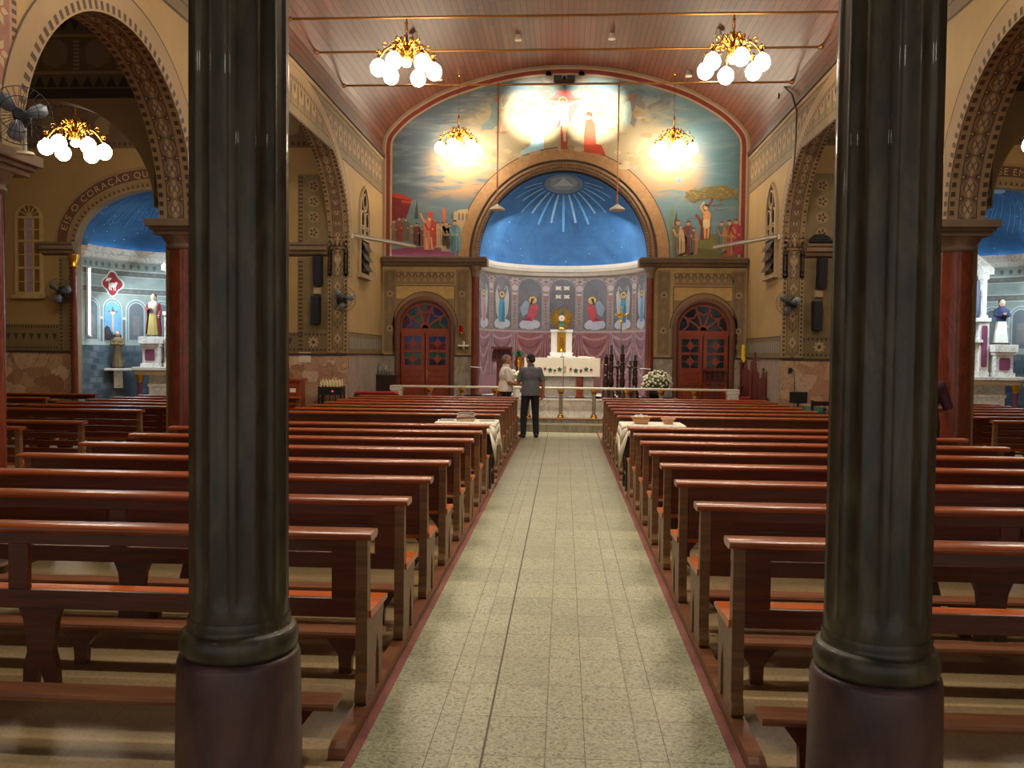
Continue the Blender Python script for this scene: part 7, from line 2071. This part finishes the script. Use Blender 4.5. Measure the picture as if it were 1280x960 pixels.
person((g_.x, 9.90, 0), R(-8), 'person in a dark purple shirt in the right pews, mostly behind the dark column', 1.74, M['shirt_purple'], M['black'], M['hair_dark'],
       dict(elL=(-.25,.02,1.14),wrL=(-.08,.17,1.14),hdL=(.0,.2,1.18),nL=(0,-.4,1),elR=(.27,-.0,1.13),wrR=(.12,.18,1.1),hdR=(.03,.22,1.14),nR=(0,-.4,1),toeL=(-.11,.11,.03),toeR=(.11,.11,.03)), head=(0,R(-28)), sleeve=.7)
# ------------------------------------------------------------------ light
w = bpy.data.worlds.new('daylight'); sc.world = w; w.use_nodes = True
w.node_tree.nodes['Background'].inputs[0].default_value = (1,.95,.86,1)
w.node_tree.nodes['Background'].inputs[1].default_value = .6
def area(name, loc, to, sx, sy, e, col):
    ld = bpy.data.lights.new(name, 'AREA'); ld.shape = 'RECTANGLE'; ld.size = sx; ld.size_y = sy; ld.energy = e; ld.color = col
    lo = bpy.data.objects.new(name, ld); C.objects.link(lo); lo.location = loc
    lo.rotation_euler = (Vector(to)-Vector(loc)).to_track_quat('-Z','Y').to_euler(); return lo
# cove lights on the ledges of the apse and of the chapels, unseen fill lights behind the apse arch
def cove(fn, name, col, st, lb, n=26, t0=-1.42, t1=1.42):
    m = MB(); m.sweep([(.03,0),(.06,0),(.06,.018),(.03,.018)], lambda t, a, b: fn(t, a, b), [t0+(t1-t0)*i/n for i in range(n+1)])
    tag(m.build('led_strip', [glow(name, col, st)]), lb, 'led strip')
for t0, t1, st, lb in ((-.95,.95,1.2,'dim blue-white light strip on the back ledge of the apse'),(-1.5,-1.0,7,'bright light strip on the ledge at the left end of the apse'),(1.0,1.5,7,'bright light strip on the ledge at the right end of the apse')):
    cove(lambda t, a, b: (lambda q: (q[0], q[1], 4.04+b))(((AR-a-.02)*math.sin(t), AY+(AR-a-.02)*math.cos(t))), 'led_apse', (150,205,255), st, lb, 12, t0, t1)
m = MB(); m.box(-4.3, -2.62, 21.10, 21.12, 4.072, 4.088); tag(m.build('led_strip', [glow('led_ledge', (200,215,255), 7)]), 'pale light strip on the ledge below the left painted crowd', 'led strip')
for s, nm in ((-1,'left'),(1,'right')):
    cx = CHX[s]
    cove(lambda t, a, b: (cx+(CHA-a-.03)*math.sin(t), CHY+.02+(CHD-a-.03)*math.cos(t), 3.965+b), 'led_'+nm, (150,215,255), 5, 'blue-white light strip on the ledge of the %s side chapel' % nm)
area('apse_lamp', (-1.2, 21.7, 5.2), (.2, 22.6, 1.6), .5, .3, 42, (.95,.97,1))  # added to brighten the altar and apse wall, no fixture built
area('apse_lamp', (1.2, 21.7, 5.2), (-.2, 22.6, 1.6), .5, .3, 42, (.95,.97,1))
for s in (-1, 1):
    cx = CHX[s]
    area('chapel_lamp', (cx-1.2, 18.3, 3.3), (cx+.4, 19.2, 1.4), .4, .4, 60, (.74,.9,1))  # unseen area lights added to brighten the chapel, no fixture built
    area('chapel_lamp', (cx+1.2, 18.3, 3.3), (cx-.4, 19.2, 1.4), .4, .4, 36, (.74,.9,1))
for s, nm in ((-1,'left'),(1,'right')):
    cx = CHX[s]
    o = empty('tube_light', (cx+s*(CHA-.10), 18.16, 2.0)); tag(o, 'upright white tube light inside the outer edge of the %s side chapel' % nm, 'light')
    m = MB(); m.cyl((0,0,.03),(0,0,1.47), .02, n=12); m.build('tube', [glow('tube_white', (190,225,255), 9) if 'tube_white' not in M else M['tube_white']], o)
    m = MB(); m.box(s*.03-.02,s*.03+.02,-.03,.03,0,1.5); m.box(-.03,.03,-.03,.03,0,.03); m.box(-.03,.03,-.03,.03,1.47,1.5); m.build('housing', [M['white']], o)
sc.view_settings.exposure = 0
sc.cycles.use_denoising = True
sc.cycles.max_bounces = 8
sc.cycles.sample_clamp_indirect = 6
